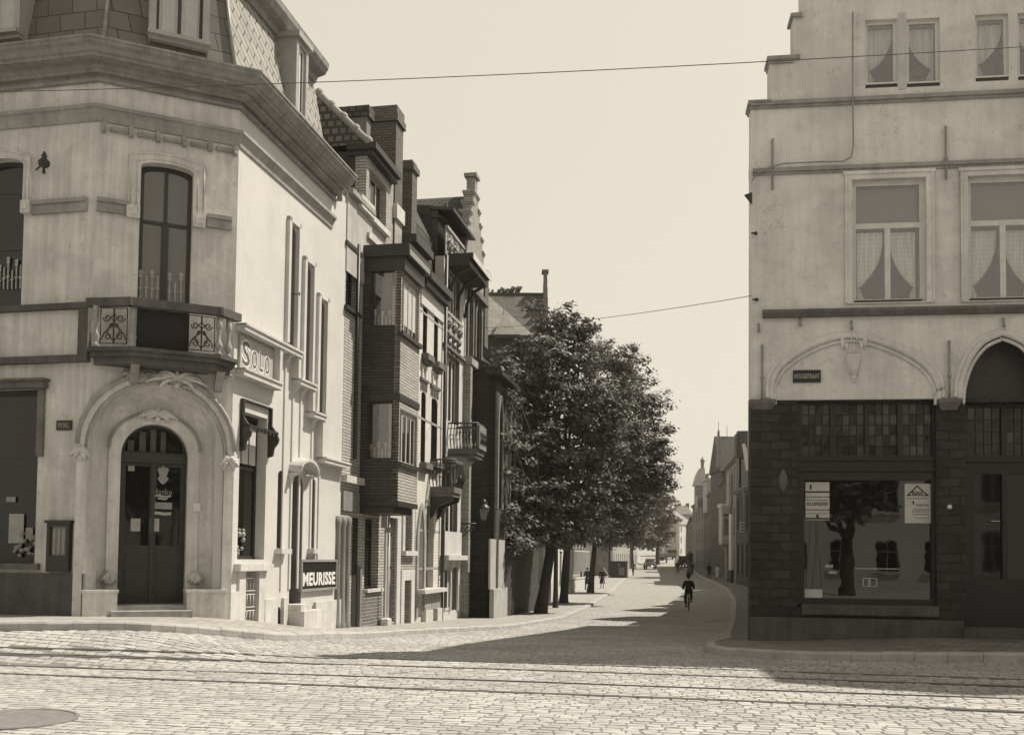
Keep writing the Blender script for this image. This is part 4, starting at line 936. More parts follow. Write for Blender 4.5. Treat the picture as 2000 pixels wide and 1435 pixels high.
# street plate
u0,u1,z0,z1=rr(1549,1603,723,747,-.02); hs=MB().box(u0,u1,-.03,0,z0,z1).build('street_sign','sign_black',None,RF.M); tag(hs,'dark street plate reading HOOGSTRAAT inside the blind arch','street sign')
b=MB(); text_mb(b,'HOOGSTRAAT',u0+.02,u1-.02,z0+.07,z1-.07,-.034,-.03,0,.02); b.build('lettering','paper_grey',hs,RF.M)
# wall relief of a vase with flowers
rv=MB(); u=ru(1667,710); zb=rz(1667,737); zt=rz(1667,697); 
pr=[(.035,zb),(.07,zb+.03),(.12,zb+(zt-zb)*.5),(.15,zt),(.16,zt+.03),(.12,zt+.03)]
rv.lathe(u,-.005,pr,12); rv.ball((u,-.03,zb-.07),.035); rv.ball((u,-.03,zb-.0),.045)
for k in range(5): 
    a=math.pi*(.1+.2*k); rv.tube([(u+.145*math.cos(a+.05),-.15*math.sin(a)*.8-.01,zt-.02),(u+.06*math.cos(a),-.05,zb+.03)],.006,4)
for sx in (-1,1):
    rv.tube([(u+sx*.03,-.04,zt),(u+sx*.12,-.05,zt+.12),(u+sx*.2,-.05,zt+.3)],.012,5); rv.ball((u+sx*.2,-.04,zt+.27),.07,0,8,(.6,.5,1.5)); rv.ball((u+sx*.13,-.04,zt+.2),.05,0,8,(.6,.5,1.3))
rv.tube([(u,-.04,zt),(u,-.05,zt+.25)],.012,5); rv.tube([(u-.06,-.05,zt+.42),(u-.045,-.05,zt+.3),(u,-.05,zt+.26),(u+.045,-.05,zt+.3),(u+.06,-.05,zt+.42)],.014,5)
o=rv.build('wall_ornament','plaster_old',None,RF.M); tag(o,'pale fluted vase of flowers in relief under the blind arch point','wall ornament')
# --- stone ground floor
sf=rectp(*rr(1557,1829,783,1184)); 
drp=rectp(*rr(1885,2040,786,1226))
outer=[(0,RB0),(RU,RB0),(RU,zdark),(0,zdark)]
sfh=[(x,min(z,zdark-.03)) for x,z in sf]; drh=[(x,min(z,zdark-.03)) for x,z in drp]
wall(RF,gab,outer,[sfh,drh],'stone_blocks',-.02,.4,label='rough dark stone ground floor wall')
b=MB(); b.plate([(x,z) for x,z in holeR],[],.3,.34); b.build('tympanum','wood_dark',gab,RF.M)
# corbel capital and left corner capital
for (a,c2,t_,bt) in ((1832,1876,779,797),(1463,1515,781,796)):
    u0,u1,z0,z1=rr(a,c2,t_,bt,-.05); b=MB(); b.hexa([(u0+.06,-.04,z0-.03),(u1-.06,-.04,z0-.03),(u1-.06,.1,z0-.03),(u0+.06,.1,z0-.03),(u0,-.12,z1-.06),(u1,-.12,z1-.06),(u1,.1,z1-.06),(u0,.1,z1-.06)]); b.box(u0,u1,-.12,.1,z1-.06,z1-.0); b.build('capital','stone_trim_dark',gab,RF.M)
# shop front
def px_(p,off=.1): return ru(p,950,off)
zt=rz(1690,786,.08); zb=rz(1690,1183,.08); ztl=rz(1690,889,.08); zf=rz(1690,937,.08); zg=rz(1690,1169,.08)
lights=[(1567,1621),(1633,1689),(1698,1753),(1764,1821)]
holes=[rectp(ru(a,840,.08),ru(c2,840,.08),ztl,zt-.02) for a,c2 in lights]+[rectp(ru(1571,1050,.08),ru(1820,1050,.08),zg,zf)]
u0,u1,_,_=bb(sfh); b=MB(); b.plate(rectp(u0,u1,zb,min(zt+.06,zdark-.03)),holes,.08,.2); b.box(u0,u1,.03,.08,zf+.16,zf+.22); b.box(u0,u1,.04,.08,ztl-.1,ztl-.05); b.box(u0,u1,.05,.08,zb,zb+.05)
shopO=b.build('shop_front','wood_black',gab,RF.M,'black timber shop front with leaded toplights') if plain('wood_black',.014,.4,.3,10) else None
b=MB(); b.plate(holes[4],[],.15,.156); shopg=b.build('pane','glass_shop',shopO,RF.M)
def leaded(hole,parent,y=.15,nx=4,nz=4,seed=1):
    u0,u1,z0,z1=bb(hole); rnd=random.Random(seed); b=MB()
    for i in range(nx):
        for j in range(nz):
            a=u0+(u1-u0)*i/nx; c2=u0+(u1-u0)*(i+1)/nx; d=z0+(z1-z0)*j/nz; e=z0+(z1-z0)*(j+1)/nz; t=[rnd.uniform(-.004,.004) for _ in range(4)]
            b.add([(a,y+t[0],d),(c2,y+t[1],d),(c2,y+t[2],e),(a,y+t[3],e)],[(0,1,2,3)],rnd.choice((0,0,1)))
    for i in range(1,nx): a=u0+(u1-u0)*i/nx; b.box(a-.008,a+.008,y-.02,y-.005,z0,z1,2)
    for j in range(1,nz): a=z0+(z1-z0)*j/nz; b.box(u0,u1,y-.021,y-.006,a-.008,a+.008,2)
    return b.build('leaded_light',['glass_lead','glass_lead2','wood_black'],parent,RF.M)
glass_dark('glass_lead2',.06,.15,1.7,.9)
for k in range(4): leaded(holes[k],shopO,.15,4,5,k)
z0=rz(1690,1201,-.06); z1=rz(1690,1181,-.06); box(RF,gab,'shop_sill','stone_sill',ru(1566,1190,-.06),ru(1833,1190,-.06),-.1,.2,z0,z1) if plaster('stone_sill',.09,.3,2,.2) else None
# posters in the shop window
def pbox(b,pl,pr,pt,pb,y=.138,m=0): u0,u1,z0,z1=rr(pl,pr,pt,pb,y); b.box(u0,u1,y,y+.003,z0,z1,m); return u0,u1,z0,z1
def poster(pl,pr,pt,pb,label):
    b=MB(); r=pbox(b,pl,pr,pt,pb,.142); o=b.build('poster','poster_paper',None,RF.M); tag(o,label,'poster'); return o,r
plain('poster_paper',.5,.8,.08,4); plain('poster_paper2',.27,.8,.1,4)
o,r=poster(1767,1818,944,1021,'white poster with SCALA in a triangle at the right of the shop window')
u0,u1,z0,z1=r; W_=u1-u0; H_=z1-z0; b=MB()
T=[(u0+.06*W_,z0+.69*H_),(u0+.94*W_,z0+.69*H_),(u0+.48*W_,z0+.96*H_)]; Ti=[(u0+.17*W_,z0+.71*H_),(u0+.82*W_,z0+.71*H_),(u0+.48*W_,z0+.92*H_)]; b.plate(T,[Ti],.138,.142)
text_mb(b,'SCALA',u0+.28*W_,u0+.7*W_,z0+.72*H_,z0+.81*H_,.138,.142,0,.05)
for k,(a,c2,zz,h) in enumerate(((.08,.92,.62,.012),(.3,.36,.48,.08),(.42,.92,.43,.05),(.3,.95,.34,.012),(.3,.92,.27,.035),(.3,.95,.22,.01),(.42,.9,.12,.03))):
    if k in (2,4,6): text_mb(b,('THEATER','programma','heden')[k//2-1],u0+a*W_,u0+c2*W_,z0+zz*H_,z0+(zz+h)*H_,.138,.142,0,.0)
    else: b.box(u0+a*W_,u0+c2*W_,.138,.142,z0+zz*H_,z0+(zz+h)*H_)
b.build('lettering','ink',o,RF.M)
o,r=poster(1573,1620,941,1015,'striped poster lettered KLOPKENS at the left of the shop window')
u0,u1,z0,z1=r; W_=u1-u0; H_=z1-z0; b=MB()
for zz,h in ((.72,.04),(.6,.02),(.26,.02),(.17,.01),(.02,.03)): b.box(u0,u1,.138,.142,z0+zz*H_,z0+(zz+h)*H_)
b.box(u0,u1,.138,.142,z0+.04*H_,z0+.06*H_); b.box(u0+.45*W_,u0+.55*W_,.138,.142,z0+.06*H_,z0+.15*H_); b.box(u0+.18*W_,u0+.26*W_,.138,.142,z0+.8*H_,z0+.93*H_)
text_mb(b,'De Lustige',u0+.08*W_,u0+.92*W_,z0+.49*H_,z0+.56*H_,.138,.142,0,.0); text_mb(b,'KLOPKENS',u0+.08*W_,u0+.92*W_,z0+.38*H_,z0+.47*H_,.138,.142,0,.03); b.build('lettering','ink',o,RF.M)
o,r=poster(1571,1606,1150,1166,'small pale card standing at the bottom left of the shop window')
b=MB(); 
for pl in (1578,1590,1600): 
    P=[(pl+4*math.sin(t*.5+pl),1018+t*16) for t in range(9)]; b.tube([(ru(a,c,.144),.146,rz(a,c,.144)) for a,c in P],.007,4)
b.build('curtain_edge','stripe_light',shopO,RF.M)
b=MB()
for (pl,pr,pt,pb) in ((1612,1627,1102,1108),(1619,1634,1115,1120),(1669,1756,1108.5,1110.5),(1685,1713,1128,1129.5),(1685,1713,1143.5,1145),(1685,1687,1129.5,1143.5),(1711,1713,1129.5,1143.5),(1696,1700,1129.5,1143.5)): pbox(b,pl,pr,pt,pb,.147)
b.build('painted_reflections','paper_grey',shopO,RF.M)  # pale strips laid on the pane as painted reflections
# doorway at the right
u0,u1,z0,z1=bb(drh); zt2=rz(1930,889,.25); b=MB(); lz=[rectp(ru(1891,840,.25),ru(1956,840,.25),zt2,z1-.05),rectp(ru(1967,840,.25),ru(2030,840,.25),zt2,z1-.05)]
gl_=[rectp(ru(1903,1050,.25),ru(1958,1050,.25),rz(1930,1130,.25),rz(1930,925,.25)),rectp(ru(1968,1050,.25),ru(2024,1050,.25),rz(1930,1130,.25),rz(1930,925,.25))]
b.plate(rectp(u0,u1,z0,z1),[*lz,*gl_],.25,.36); b.box(u0,u1,.2,.25,zt2-.12,zt2-.04); d=b.build('shop_door','wood_black',gab,RF.M,'dark glazed shop door under the open arch')
for k,h in enumerate(lz): leaded(h,d,.31,4,4,20+k)
for h in gl_: MB().plate(h,[],.31,.316).build('pane','glass_dark',d,RF.M)
b=MB(); b.tube([(ru(1935,1017,.2),.2,rz(1935,1017,.2)),(ru(1958,1018,.2),.2,rz(1958,1018,.2))],.012,5); b.build('door_handle','chrome',d,RF.M)
b=MB(); zq=rz(1930,1226,-.1); b.box(ru(1882,1235,-.1),ru(2050,1235,-.1),-.14,.4,RB0,zq); b.build('doorstep','stone_sill',gab,RF.M)
b=MB(); zq=rz(1600,1203,-.05); b.box(0,ru(1882,1220,-.05),-.07,-.02,RB0,zq-.03); b.build('plinth','stone_sill',gab,RF.M)
# wall plaque and knob
u=ru(1529,940); z=rz(1529,940); b=MB(); b.lathe(0,0,[(.0,-.2),(.05,-.16),(.085,-.05),(.085,.08),(.05,.15),(.03,.2),(.0,.24)],10); b.v=[(u+x,-.03+y*.5,z+zz) for x,y,zz in b.v]; o=b.build('wall_plaque','zinc_dark',None,RF.M) if plain('zinc_dark',.09,.5) else None; tag(o,'small dull metal plaque on the dark stone left of the shop window','plaque')
b=MB(); b.ball((ru(1853,990),-.05,rz(1853,990)),.045); o=b.build('door_bell','sign_white',gab,RF.M)
# --- body of the corner house behind the gable (side wall to the street, roof)
side=[(E0.x,E0.y),(8.75,34.0)]
q0=RF.w(0,.0); far=RF.w(RU,0)
GF=Frame((8.75,34.0),(q0.x,q0.y))   # street side, seen from the street: right = toward the camera
b=MB(); b.box(0,GF.len-.05,.0,.35,RB0,zdark-.0); b.build('side_wall','stone_blocks',gab,GF.M); b=MB(); b.box(0,GF.len-.05,.0,.35,zdark,9.0); b.build('side_wall','plaster_old',gab,GF.M)
b=MB(); sx,sy=q0.x,q0.y
b.add([(8.75,34.2,8.9),(sx+.1,sy+.2,8.9),(sx+5.4,sy-.35,12.2),(14,34.2,12.2),(far.x,far.y+.4,8.9),(20,34.2,8.9)],[(0,1,2,3),(3,2,4,5),(0,3,5),(1,4,2),(0,5,4,1)]); b.build('roof','roof_tile',gab,I4)
b=MB(); b.box(-.1,GF.len-.3,-.05,.0,8.8,8.95); b.build('gutter','zinc',gab,GF.M)
# room behind the doorway and shop window
b=MB(); b.box(u2_+.4,RU,.75,.85,8.8,zs3+.9); b.box(.3,RU-.2,1.6,1.7,RB0,9.5); b.box(.3,RU-.2,.5,1.6,zdark-.05,zdark+.05); b.build('inner_wall','room_dark',gab,RF.M)
n0=RF.w(8.3,.4); nb=thing('neighbour_house','tall plain house just beyond the gabled corner, shading the setts','house',(n0.x,n0.y,g(n0.x,n0.y)))
b=MB(); b.box(8.3,15,-1.3,7,RB0,13.9); b.build('wall','render_mid',nb,RF.M); b=MB(); b.prism([(8.1,13.9),(15.2,13.9),(11.6,16.2)],-1.2,6.9,'y'); b.build('roof','roof_tile',nb,RF.M)
# ================================================================ LEFT ROW
def S(px,py=800,off=0): return SF.u(px,py,off)
def Z(px,py,off=0): return SF.z(px,py,off)
def zp(u,off,py):
    p=SF.w(u,off); q=p-CAM; d=q.dot(_f); px=1000+F*q.dot(_r)/d
    for _ in range(3):
        z=PY(px,py,p.y).z; q=Vector((p.x,p.y,z))-CAM; px=1000+F*q.dot(_r)/q.dot(_f)
    return z
def root_at(u,name,label,cat='house',off=0,group=None): p=SF.w(u,off); return thing(name,label,cat,(p.x,p.y,g(p.x,p.y)),0,group)
NEXT=uC+.01
uBay0=S(705,780); uBay1=S(819.5,660,-1.0); uE=S(813,1000)     # bay house ends where the white house starts
BO=-1.0
u_e=uE
bayh=root_at(NEXT,'bay_house','narrow brick house with two storey brick bay and tall chimney')
def gB(u): p=SF.w(u); return g(p.x,p.y)-.6
zEave=Z(690,388)
# front wall
blind=[]
w1=SF.rect(676,699,480,598); w1=rectp(*w1)
gd=rectp(S(700,1100)-.55,S(705,1100)+.15,gB(uC),Z(690,1000))   # entrance behind the clustered columns
dw=rectp(S(712,1080),S(739,1080),Z(713,1150),Z(712,1010))
dr2=rectp(S(756,1120),S(772,1120),Z(760,1215),Z(760,1010))
wn3=rectp(S(789,1040),S(803,1040),Z(790,1075),Z(789,985))
cel=rectp(S(787,1170),S(800,1170),gB(S(787,1170))+.65,Z(787,1133))
zD0=Z(716,293); zD1=zD0
dorm0=S(716,330); dorm1=S(764,420)
up=rectp(S(721,360),S(754,420),Z(722,425) if False else Z(755,455),Z(721,328))
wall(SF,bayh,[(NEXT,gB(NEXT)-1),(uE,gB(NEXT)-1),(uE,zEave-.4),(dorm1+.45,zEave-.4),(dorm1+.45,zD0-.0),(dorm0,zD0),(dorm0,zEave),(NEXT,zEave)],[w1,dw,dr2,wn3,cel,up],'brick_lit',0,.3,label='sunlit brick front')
# plastered upper band
zpl=Z(700,560); b=MB(); b.plate([(NEXT,zEave-1.9),(S(724,480)-.0,zEave-1.9),(S(724,470),zEave),(NEXT,zEave)],[],-.03,0); b.build('plaster_band','render_pale',bayh,SF.M)
window(SF,bayh,w1,.16,.07,1,(.5,),'wood_dark','glass_clear',bar=.03,lower_nv=1,back=.28)
u0,u1,z0,z1=bb(w1); b=MB(); b.box(u0+.08,u1-.08,.22,.23,z0+(z1-z0)*.5,z1-.1); b.box(u0+.08,u0+.4,.24,.25,z0+.05,z0+(z1-z0)*.5); b.build('blind','blind',bayh,SF.M)
box(SF,bayh,'window_sill','wood_dark',u0-.1,u1+.08,-.1,.15,z0-.1,z0); box(SF,bayh,'lintel','wood_dark',u0-.1,u1+.15,-.06,0.0,z1+.02,z1+.12)
u0,u1,z0,z1=bb(up); window(SF,bayh,up,.14,.07,2,(),'paint_grey','glass_dark',bar=.04,name='attic_window'); b=MB(); b.box(u0-.08,u1+.05,-.12,.14,z0-.14,z0); b.build('window_sill','stone_light',bayh,SF.M)
b=MB(); b.box(dorm0-.12,dorm1+.0,-.28,.5,zD0,zD0+.16); b.box(dorm0-.06,dorm1,-.18,.5,zD0-.12,zD0); b.build('dormer_cornice','wood_dark',bayh,SF.M)
b=MB(); b.box(dorm0,dorm0+.14,.3,2.6,zEave-.2,zD0); b.build('dormer_side','brick_dark_shade',bayh,SF.M)
b=MB(); q=SF.at(699,335,.9); b.tube([(dorm0-.06,.9,zEave-.1),(dorm0-.06,.9,zD0-.02)],.05,8); b.build('downpipe','stone_light',bayh,SF.M)
# parapet blocks (white coped slabs)
for (pa,pb_,t0,b0,off) in ((706,728,380,402,-.12),):
    u0=S(pa,390,-.12); u1=u0+.95; zt=Z(706,378,-.12); b=MB(); b.box(u0,u1,-.14,.5,zt-.32,zt); b.build('parapet_block','stone_light',bayh,SF.M)
b=MB(); u0=S(722,470); b.box(NEXT,u0,-.16,.2,zEave-.02,zEave+.1); b.build('gutter','zinc',bayh,SF.M)
z5=Z(722,453,-.1); b=MB(); b.box(S(722,455,-.1),S(752,520,-.1),-.1,.1,z5-.14,z5); b.build('ledge','stone_light',bayh,SF.M)
b=MB(); b.box(S(722,455)+.02,S(757,500),-.02,-.001,z5,zD0-2.35); b.build('plaster_panel','render_pale',bayh,SF.M)
# side roof and chimneys
uch0=S(769,400); uch1=uch0+.62
zc1=SF.z(771,204,0); zcs=SF.z(769,345,0)
b=MB(); wch=(771-719)/(F/SF.w(uch0).y)
b.box(uch0-.02,uch1,-.04,wch,zEave-3,zc1-.45); b.box(uch0-.08,uch1+.06,-.1,wch+.06,zc1-.45,zc1-.25); b.box(uch0-.04,uch1+.03,-.06,wch+.03,zc1-.25,zc1)
b.build('chimney','brick_chim',bayh,SF.M,'tall broad brick chimney') if brick('brick_chim',.13,.05,.22,.075,.012,.2) else None
box(SF,bayh,'chimney_base','stone_light',uch0-.06,uch1+.04,-.12,wch+.3,zcs-1.15,zcs-.75)
uc2=S(777,400)+1.3; b=MB(); zc2=Z(779,275); b.box(uc2,uc2+.5,-.0,.5,zEave-1,zc2); b.box(uc2-.06,uc2+.56,-.06,.56,zc2-.3,zc2-.12); b.build('chimney','brick_chim',bayh,SF.M,'slender rear chimney of the bay house')
# cross wall with coping behind the dormer
gy=2.4; ug=S(715,290,gy*0)-.2
zcp=zp(dorm0+1,1.0,214); b=MB(); b.box(dorm0+.9,dorm0+1.2,.35,4.5,zEave,zcp-.28); b.build('party_wall','render_mid',bayh,SF.M); b=MB(); b.box(dorm0+.84,dorm0+1.26,.27,4.6,zcp-.28,zcp); b.build('party_coping','roof_tile',bayh,SF.M)
# tiled hipped roof of the dormer
zr=zD0+1.5; b=MB(); b.add([(dorm0-.05,.0,zD0+.16),(dorm0+.9,.0,zD0+.16),(dorm0+.9,1.5,zr),(dorm0-.05+.0,1.3,zr),(dorm0-.05,2.9,zD0+.1),(dorm0+.9,3.2,zD0+.1)],[(0,1,2,3),(0,3,4),(3,2,5,4),(1,5,2)]); b.build('dormer_roof','roof_tile_lit',bayh,SF.M)
b=MB(); P=[(dorm0-.05,-.05+1.35*t/8,zD0+.2+(zr-zD0-.15)*t/8) for t in range(9)]; b.tube(P,.09,7); b.tube([(dorm0+.88,-.05+1.55*t/8,zD0+.2+(zr-zD0-.15)*t/8) for t in range(9)],.07,7)
for x,y,z in P[::2]: b.ball((x,y,z+.02),.12)
b.build('ridge_tiles','stone_trim',bayh,SF.M)
# main body/roof
b=MB(); b.box(NEXT,uE,1.4,9,gB(NEXT)-1,zEave-.6); b.build('house_body','brick_dark_shade',bayh,SF.M)
b=MB(); b.prism([(.9,zEave-.5),(9,zEave-.5),(5,zEave+.6)],NEXT,uE,'x'); b.build('roof','roof_tile',bayh,SF.M)
b=MB(); b.tube([(S(693,700),-.05,Z(694,475)),(S(693,700),-.05,Z(692,897))],.045,6); b.build('downpipe','wood_dark',bayh,SF.M)
# party pilaster to the right of the bay top
b=MB(); b.box(uch0-.02,uch1,-.05,0,z5-2.6,zcs-1.15); b.build('pilaster','brick_lit',bayh,SF.M)
# --- the bay
NF=Frame(tuple(SF.w(uBay0,0).xy),tuple(SF.w(uBay0,BO).xy))   # side face looking to the camera
BFr=Frame(tuple(SF.w(uBay0,BO).xy),tuple(SF.w(uBay1,BO).xy)); bl=BFr.len
zBt=BFr.z(779,528); zBb=BFr.z(777,978)
bay=MB(); 
def nz(py,px=777): return BFr.z(px,py)
nw=[rectp(NF.u(724.5,580),NF.u(773.5,580),nz(636,783),nz(524,783)),rectp(NF.u(716,840),NF.u(766,840),nz(896,778),nz(784,780))]
sw=[rectp(.08,bl-.1,nz(648,784),nz(535,785)),rectp(.08,bl-.1,nz(902,779),nz(797,780))]
b=MB(); b.plate(rectp(0,1.0,zBb,nz(510,784)),nw,0,.16); sidep=b.build('bay','brick_dark_shade',bayh,NF.M,'two storey projecting brick bay')
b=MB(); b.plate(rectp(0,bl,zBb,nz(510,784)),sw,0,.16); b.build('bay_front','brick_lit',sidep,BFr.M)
b=MB(); b.box(bl-.16,bl,.16,1.0,zBb,nz(510,784)); b.build('bay_side','brick_dark_shade',sidep,BFr.M)
b=MB(); b.prism([(-.02,-.02),(bl+.02,-.02),(bl+.02,1.0),(-.02,1.0)],zBb-.12,zBb,'z'); b.prism([(.06,.12),(bl-.06,.12),(bl-.06,1.0),(.06,1.0)],zBb-.3,zBb-.12,'z'); b.build('bay_base','wood_dark',sidep,BFr.M)
for z in (nz(770,780),): b=MB(); b.prism([(-.03,-.03),(bl+.02,-.03),(bl+.02,1.0),(-.03,1.0)],z-.14,z+.02,'z'); b.build('bay_band','wood_dark',sidep,BFr.M)
ztop=nz(500,784); b=MB(); b.prism([(-.1,-.22),(bl+.15,-.22),(bl+.15,1.0),(-.1,1.0)],ztop-.0,ztop+.3,'z'); b.prism([(-.03,-.1),(bl+.05,-.1),(bl+.05,1.0),(-.03,1.0)],ztop-.35,ztop,'z'); b.build('bay_cornice','wood_dark',sidep,BFr.M)
b=MB(); b.prism([(-.06,-.235),(bl+.1,-.235),(bl+.1,-.221),(-.06,-.221)],ztop+.02,ztop+.16,'z'); b.build('fascia_board','sign_grey',sidep,BFr.M)
for k,h in enumerate(nw):
    o=window(NF,sidep,h,.05,.035,0,(),'wood_dark','glass_clear',depth=.05,back=.35,name='bay_window')
    u0,u1,z0,z1=bb(h); b=MB(); n=44; vs=[]
    for i in range(n+1): x=u0+(u1-u0)*i/n; yy=.16+.02*math.sin(i*1.35)+.008*math.sin(i*3.1); vs+=[(x,yy,z0+.02),(x,yy,z1-.02)]
    b.add(vs,[(2*i,2*i+2,2*i+3,2*i+1) for i in range(n)],0,True); b.build('curtain','net_bay',o,NF.M) if 'net_bay' in MATS or net('net_bay',.5,.22) else None
    lace(NF,o,u0+.03,u1-.05,z0+.02,.4,.12,k,'blind'); b=MB(); b.box(u1-.13,u1-.03,.11,.12,z0,z1); b.build('curtain_edge','blind',o,NF.M)
for k,h in enumerate(sw):
    o=window(BFr,sidep,h,.06,.06,3,() if k==0 else (.93,),'stone_light' if k else 'paint_grey','glass_dark',bar=.03,depth=.06,name='bay_window',lower_nv=None if k==0 else 3); u0,u1,z0,z1=bb(h)
    if k==0: b=MB(); b.box(u0+.04,u1-.04,.078,.084,z0+.28,z1-.05); b.build('blind','blind',o,BFr.M)
    box(BFr,sidep,'window_sill','wood_dark',-.04,bl+.02,-.09,.06,z0-.1,z0)
b=MB(); b.ball(tuple(BFr.Mi@SF.w(S(782,480),-.5,0))[:2]+(ztop+.36,),.16,0,10,(1,1,1)); b.build('finial','stone_light',sidep,BFr.M)
# --- ground floor: clustered door columns, lintel panel, tiled dado, white door surround
zl=Z(664,938,-.1); b=MB(); b.box(uC+.02,S(711,945,-.1),-.14,.1,zl-.0,zl+.17); b.build('ledge','stone_light',bayh,SF.M)
u0,u1,z0,z1=SF.rect(662,698,957,994,-.03); zq=Z(663,994); b=MB(); b.box(uC+.03,S(698,975),-.06,0,Z(663,996),Z(663,957)); b.build('lintel_panel','render_mid',bayh,SF.M)
for k,px in enumerate((664.5,674.5,684)):
    u=S(px,1120,-.1); zb=gB(u)+.5; zt=Z(664,1008); b=MB(); b.lathe(u,-.0,[(.13,zb),(.13,zb+.3),(.11,zb+.35),(.09,zb+1.0),(.085,zt-.25),(.11,zt-.15),(.1,zt),(.08,zt)],10); b.build('column','render_mid',bayh,SF.M)
u0=S(687,1100); b=MB(); b.box(u0,S(697,1100),-.012,-.003,gB(u0),Z(690,1010)); b.build('entrance_dark','room_dark',bayh,SF.M)  # dark sheet on the wall, shade of the open entrance put into its colour
u0,u1=S(699,1190),S(741,1190); b=MB(); b.box(u0,u1,-.07,0,gB(u0),Z(702,1157)); b.build('tiled_dado','brick_plinth',bayh,SF.M); box(SF,bayh,'column_pier','render_mid',S(697,1100),S(700.5,1100),-.1,.0,gB(u0),Z(699,1105))
window(SF,bayh,dw,.2,.06,1,(.7,),'wood_dark','glass_dark',lower_nv=1); u0,u1,z0,z1=bb(dw); box(SF,bayh,'window_sill','stone_light',u0-.08,u1+.1,-.14,.2,z0-.08,z0)
u0,u1,z0,z1=bb(dr2); b=MB(); b.box(u0,u1,.12,.18,z0-1,z1); b.box(u0+.1,u1-.1,.1,.12,z0+1.0,z1-.5); b.build('front_door','render_mid',bayh,SF.M); b=MB(); b.ball(((u0+u1)/2,.07,z0+1.5),.06); b.build('door_knob','iron',bayh,SF.M)
b=MB(); b.plate([(u0-.02,z0-.4),(u0-.02,z1),(u1,z1),(u1,z0-.4),(u1+.32,z0-.4),(u1+.32,z1+.22),(u0-.25,z1+.22),(u0-.25,z0-.4)],[],-.05,-.001); b.build('door_surround','stone_light',bayh,SF.M)
window(SF,bayh,wn3,.16,.06,0,(),'paint_white','glass_dark'); u0,u1,z0,z1=bb(wn3)
b=MB(); b.box(u0-.2,u0,-.04,0,z0-.1,z1); b.box(u1,u1+.2,-.04,0,z0-.1,z1); b.build('window_surround','stone_light',bayh,SF.M); b=MB(); b.box(u0-.22,u1+.25,-.15,.1,z0-.14,z0-.0); b.build('window_sill','stone_light',bayh,SF.M)
u0,u1,z0,z1=bb(cel); b=MB(); b.plate([(u0-.01,z0-1.2),(u0-.01,z1),(u1+.01,z1),(u1+.01,z0-1.2),(u1+.34,z0-1.2),(u1+.34,z1+.3),(u0-.3,z1+.3),(u0-.3,z0-1.2)],[],-.05,-.001); b.build('cellar_surround','stone_light',bayh,SF.M); box(SF,bayh,'cellar_door','room_dark',u0,u1,.2,.24,z0-1,z1)
b=MB(); b.box(S(757,1210),uE,-.08,0,gB(uE)-.5,gB(uE)+1.15); b.build('plinth','stone_light',bayh,SF.M) if False else None
# signpost on the pavement
p=ground_at(756,1221,.12); st=thing('sign_post','slim white post with two small pale plates before the bay house','sign post',(p.x,p.y,g(p.x,p.y)+.12))
zz=p.z; h=PY(757,1006,p.y).z-zz; M_=SF.M
b=MB(); b.lathe(p.x,p.y,[(.035,zz),(.035,zz+h)],8); b.build('post','sign_white',st,I4); b=MB(); b.lathe(p.x-.05,p.y,[(.17,zz-.05),(.17,zz+.17),(.12,zz+.2)],6,0,False); b.build('base','stone_light',st,I4)
for (pl,pr,t_,bt) in ((745,757,1003,1030),(753,766,1030,1040)):
    a=PY(pl,bt,p.y); c=PY(pr,t_,p.y); MB().box(a.x,c.x,p.y-.06,p.y-.045,a.z,c.z).build('plate','render_pale',st,I4)
# ---------------------------------------------------------------- white brick house
uW1=S(862.5,820); whh=root_at(uE,'white_house','narrow pale brick house with four tall windows and low iron balcony')
zW=Z(822,545); wins=[]
def wr(pl,pr,pt,pb,zpx=None): u0=S(pl,(pt+pb)/2); u1=S(pr,(pt+pb)/2); return [u0,u1,Z(pl,pb),Z(pl,pt)]
for (pl,pr,pt,pb) in ((826,834.5,582,690),(847.5,855.5,604,706),(822,831,762,902),(842,854,774,900)): r=wr(pl,pr,pt,pb); wins.append(archp(r[0],r[1],r[2],r[3]-.12,r[3],8))
gdoor=wr(815.5,825.5,993,1206); gdoor=archp(gdoor[0],gdoor[1],gdoor[2],gdoor[3]-.9,gdoor[3],14,True)
gwin=wr(833,847,985,1148); gwin=rectp(gwin[0],gwin[1],gwin[2],gwin[3])
cw=rectp(S(838,1210),S(846,1210),Z(838,1212),Z(838,1203))
wall(SF,whh,rectp(uE,uW1,gB(uE)-1,zW),[*wins,gdoor,gwin,cw],'brick_pale',0,.3,label='pale painted brick front')
for h in wins:
    shade_lining(SF,h,whh,mat='jamb_deep_shade'); window(SF,whh,h,.2,.07,0,(.6,),'paint_grey','glass_dark',lower_nv=0); u0,u1,z0,z1=bb(h)
    b=MB(); b.box(u0-.1,u1+.15,-.22,.1,z0-.2,z0-.02); b.box(u0-.05,u1+.1,-.15,0,z0-.32,z0-.2); b.build('window_sill','stone_trim_dark',whh,SF.M)
    b=MB(); 
    for k in range(5): a=u0-.12+(u1-u0+.24)*k/5; b.box(a,a+(u1-u0+.2)/11,-.03,0,z1+.02,z1+.32)
    b.box(u0-.2,u1+.2,-.06,0,z1+.32,z1+.4); b.build('window_head','stone_trim_dark',whh,SF.M)
for (pl,pr,pt,pb) in ((822.5,831,710,741),(843,853.5,724,756)):
    r=wr(pl,pr,pt,pb); b=MB(); b.plate(rectp(*r),[shrink(rectp(*r),.09)],-.05,0); b.build('wall_panel','stone_light',whh,SF.M)
for py in (604,815,1035,1110): z=Z(820,py); b=MB(); b.box(uE+.02,uW1,-.008,0,z-.035,z+.035); b.build('string_course','stone_trim',whh,SF.M)
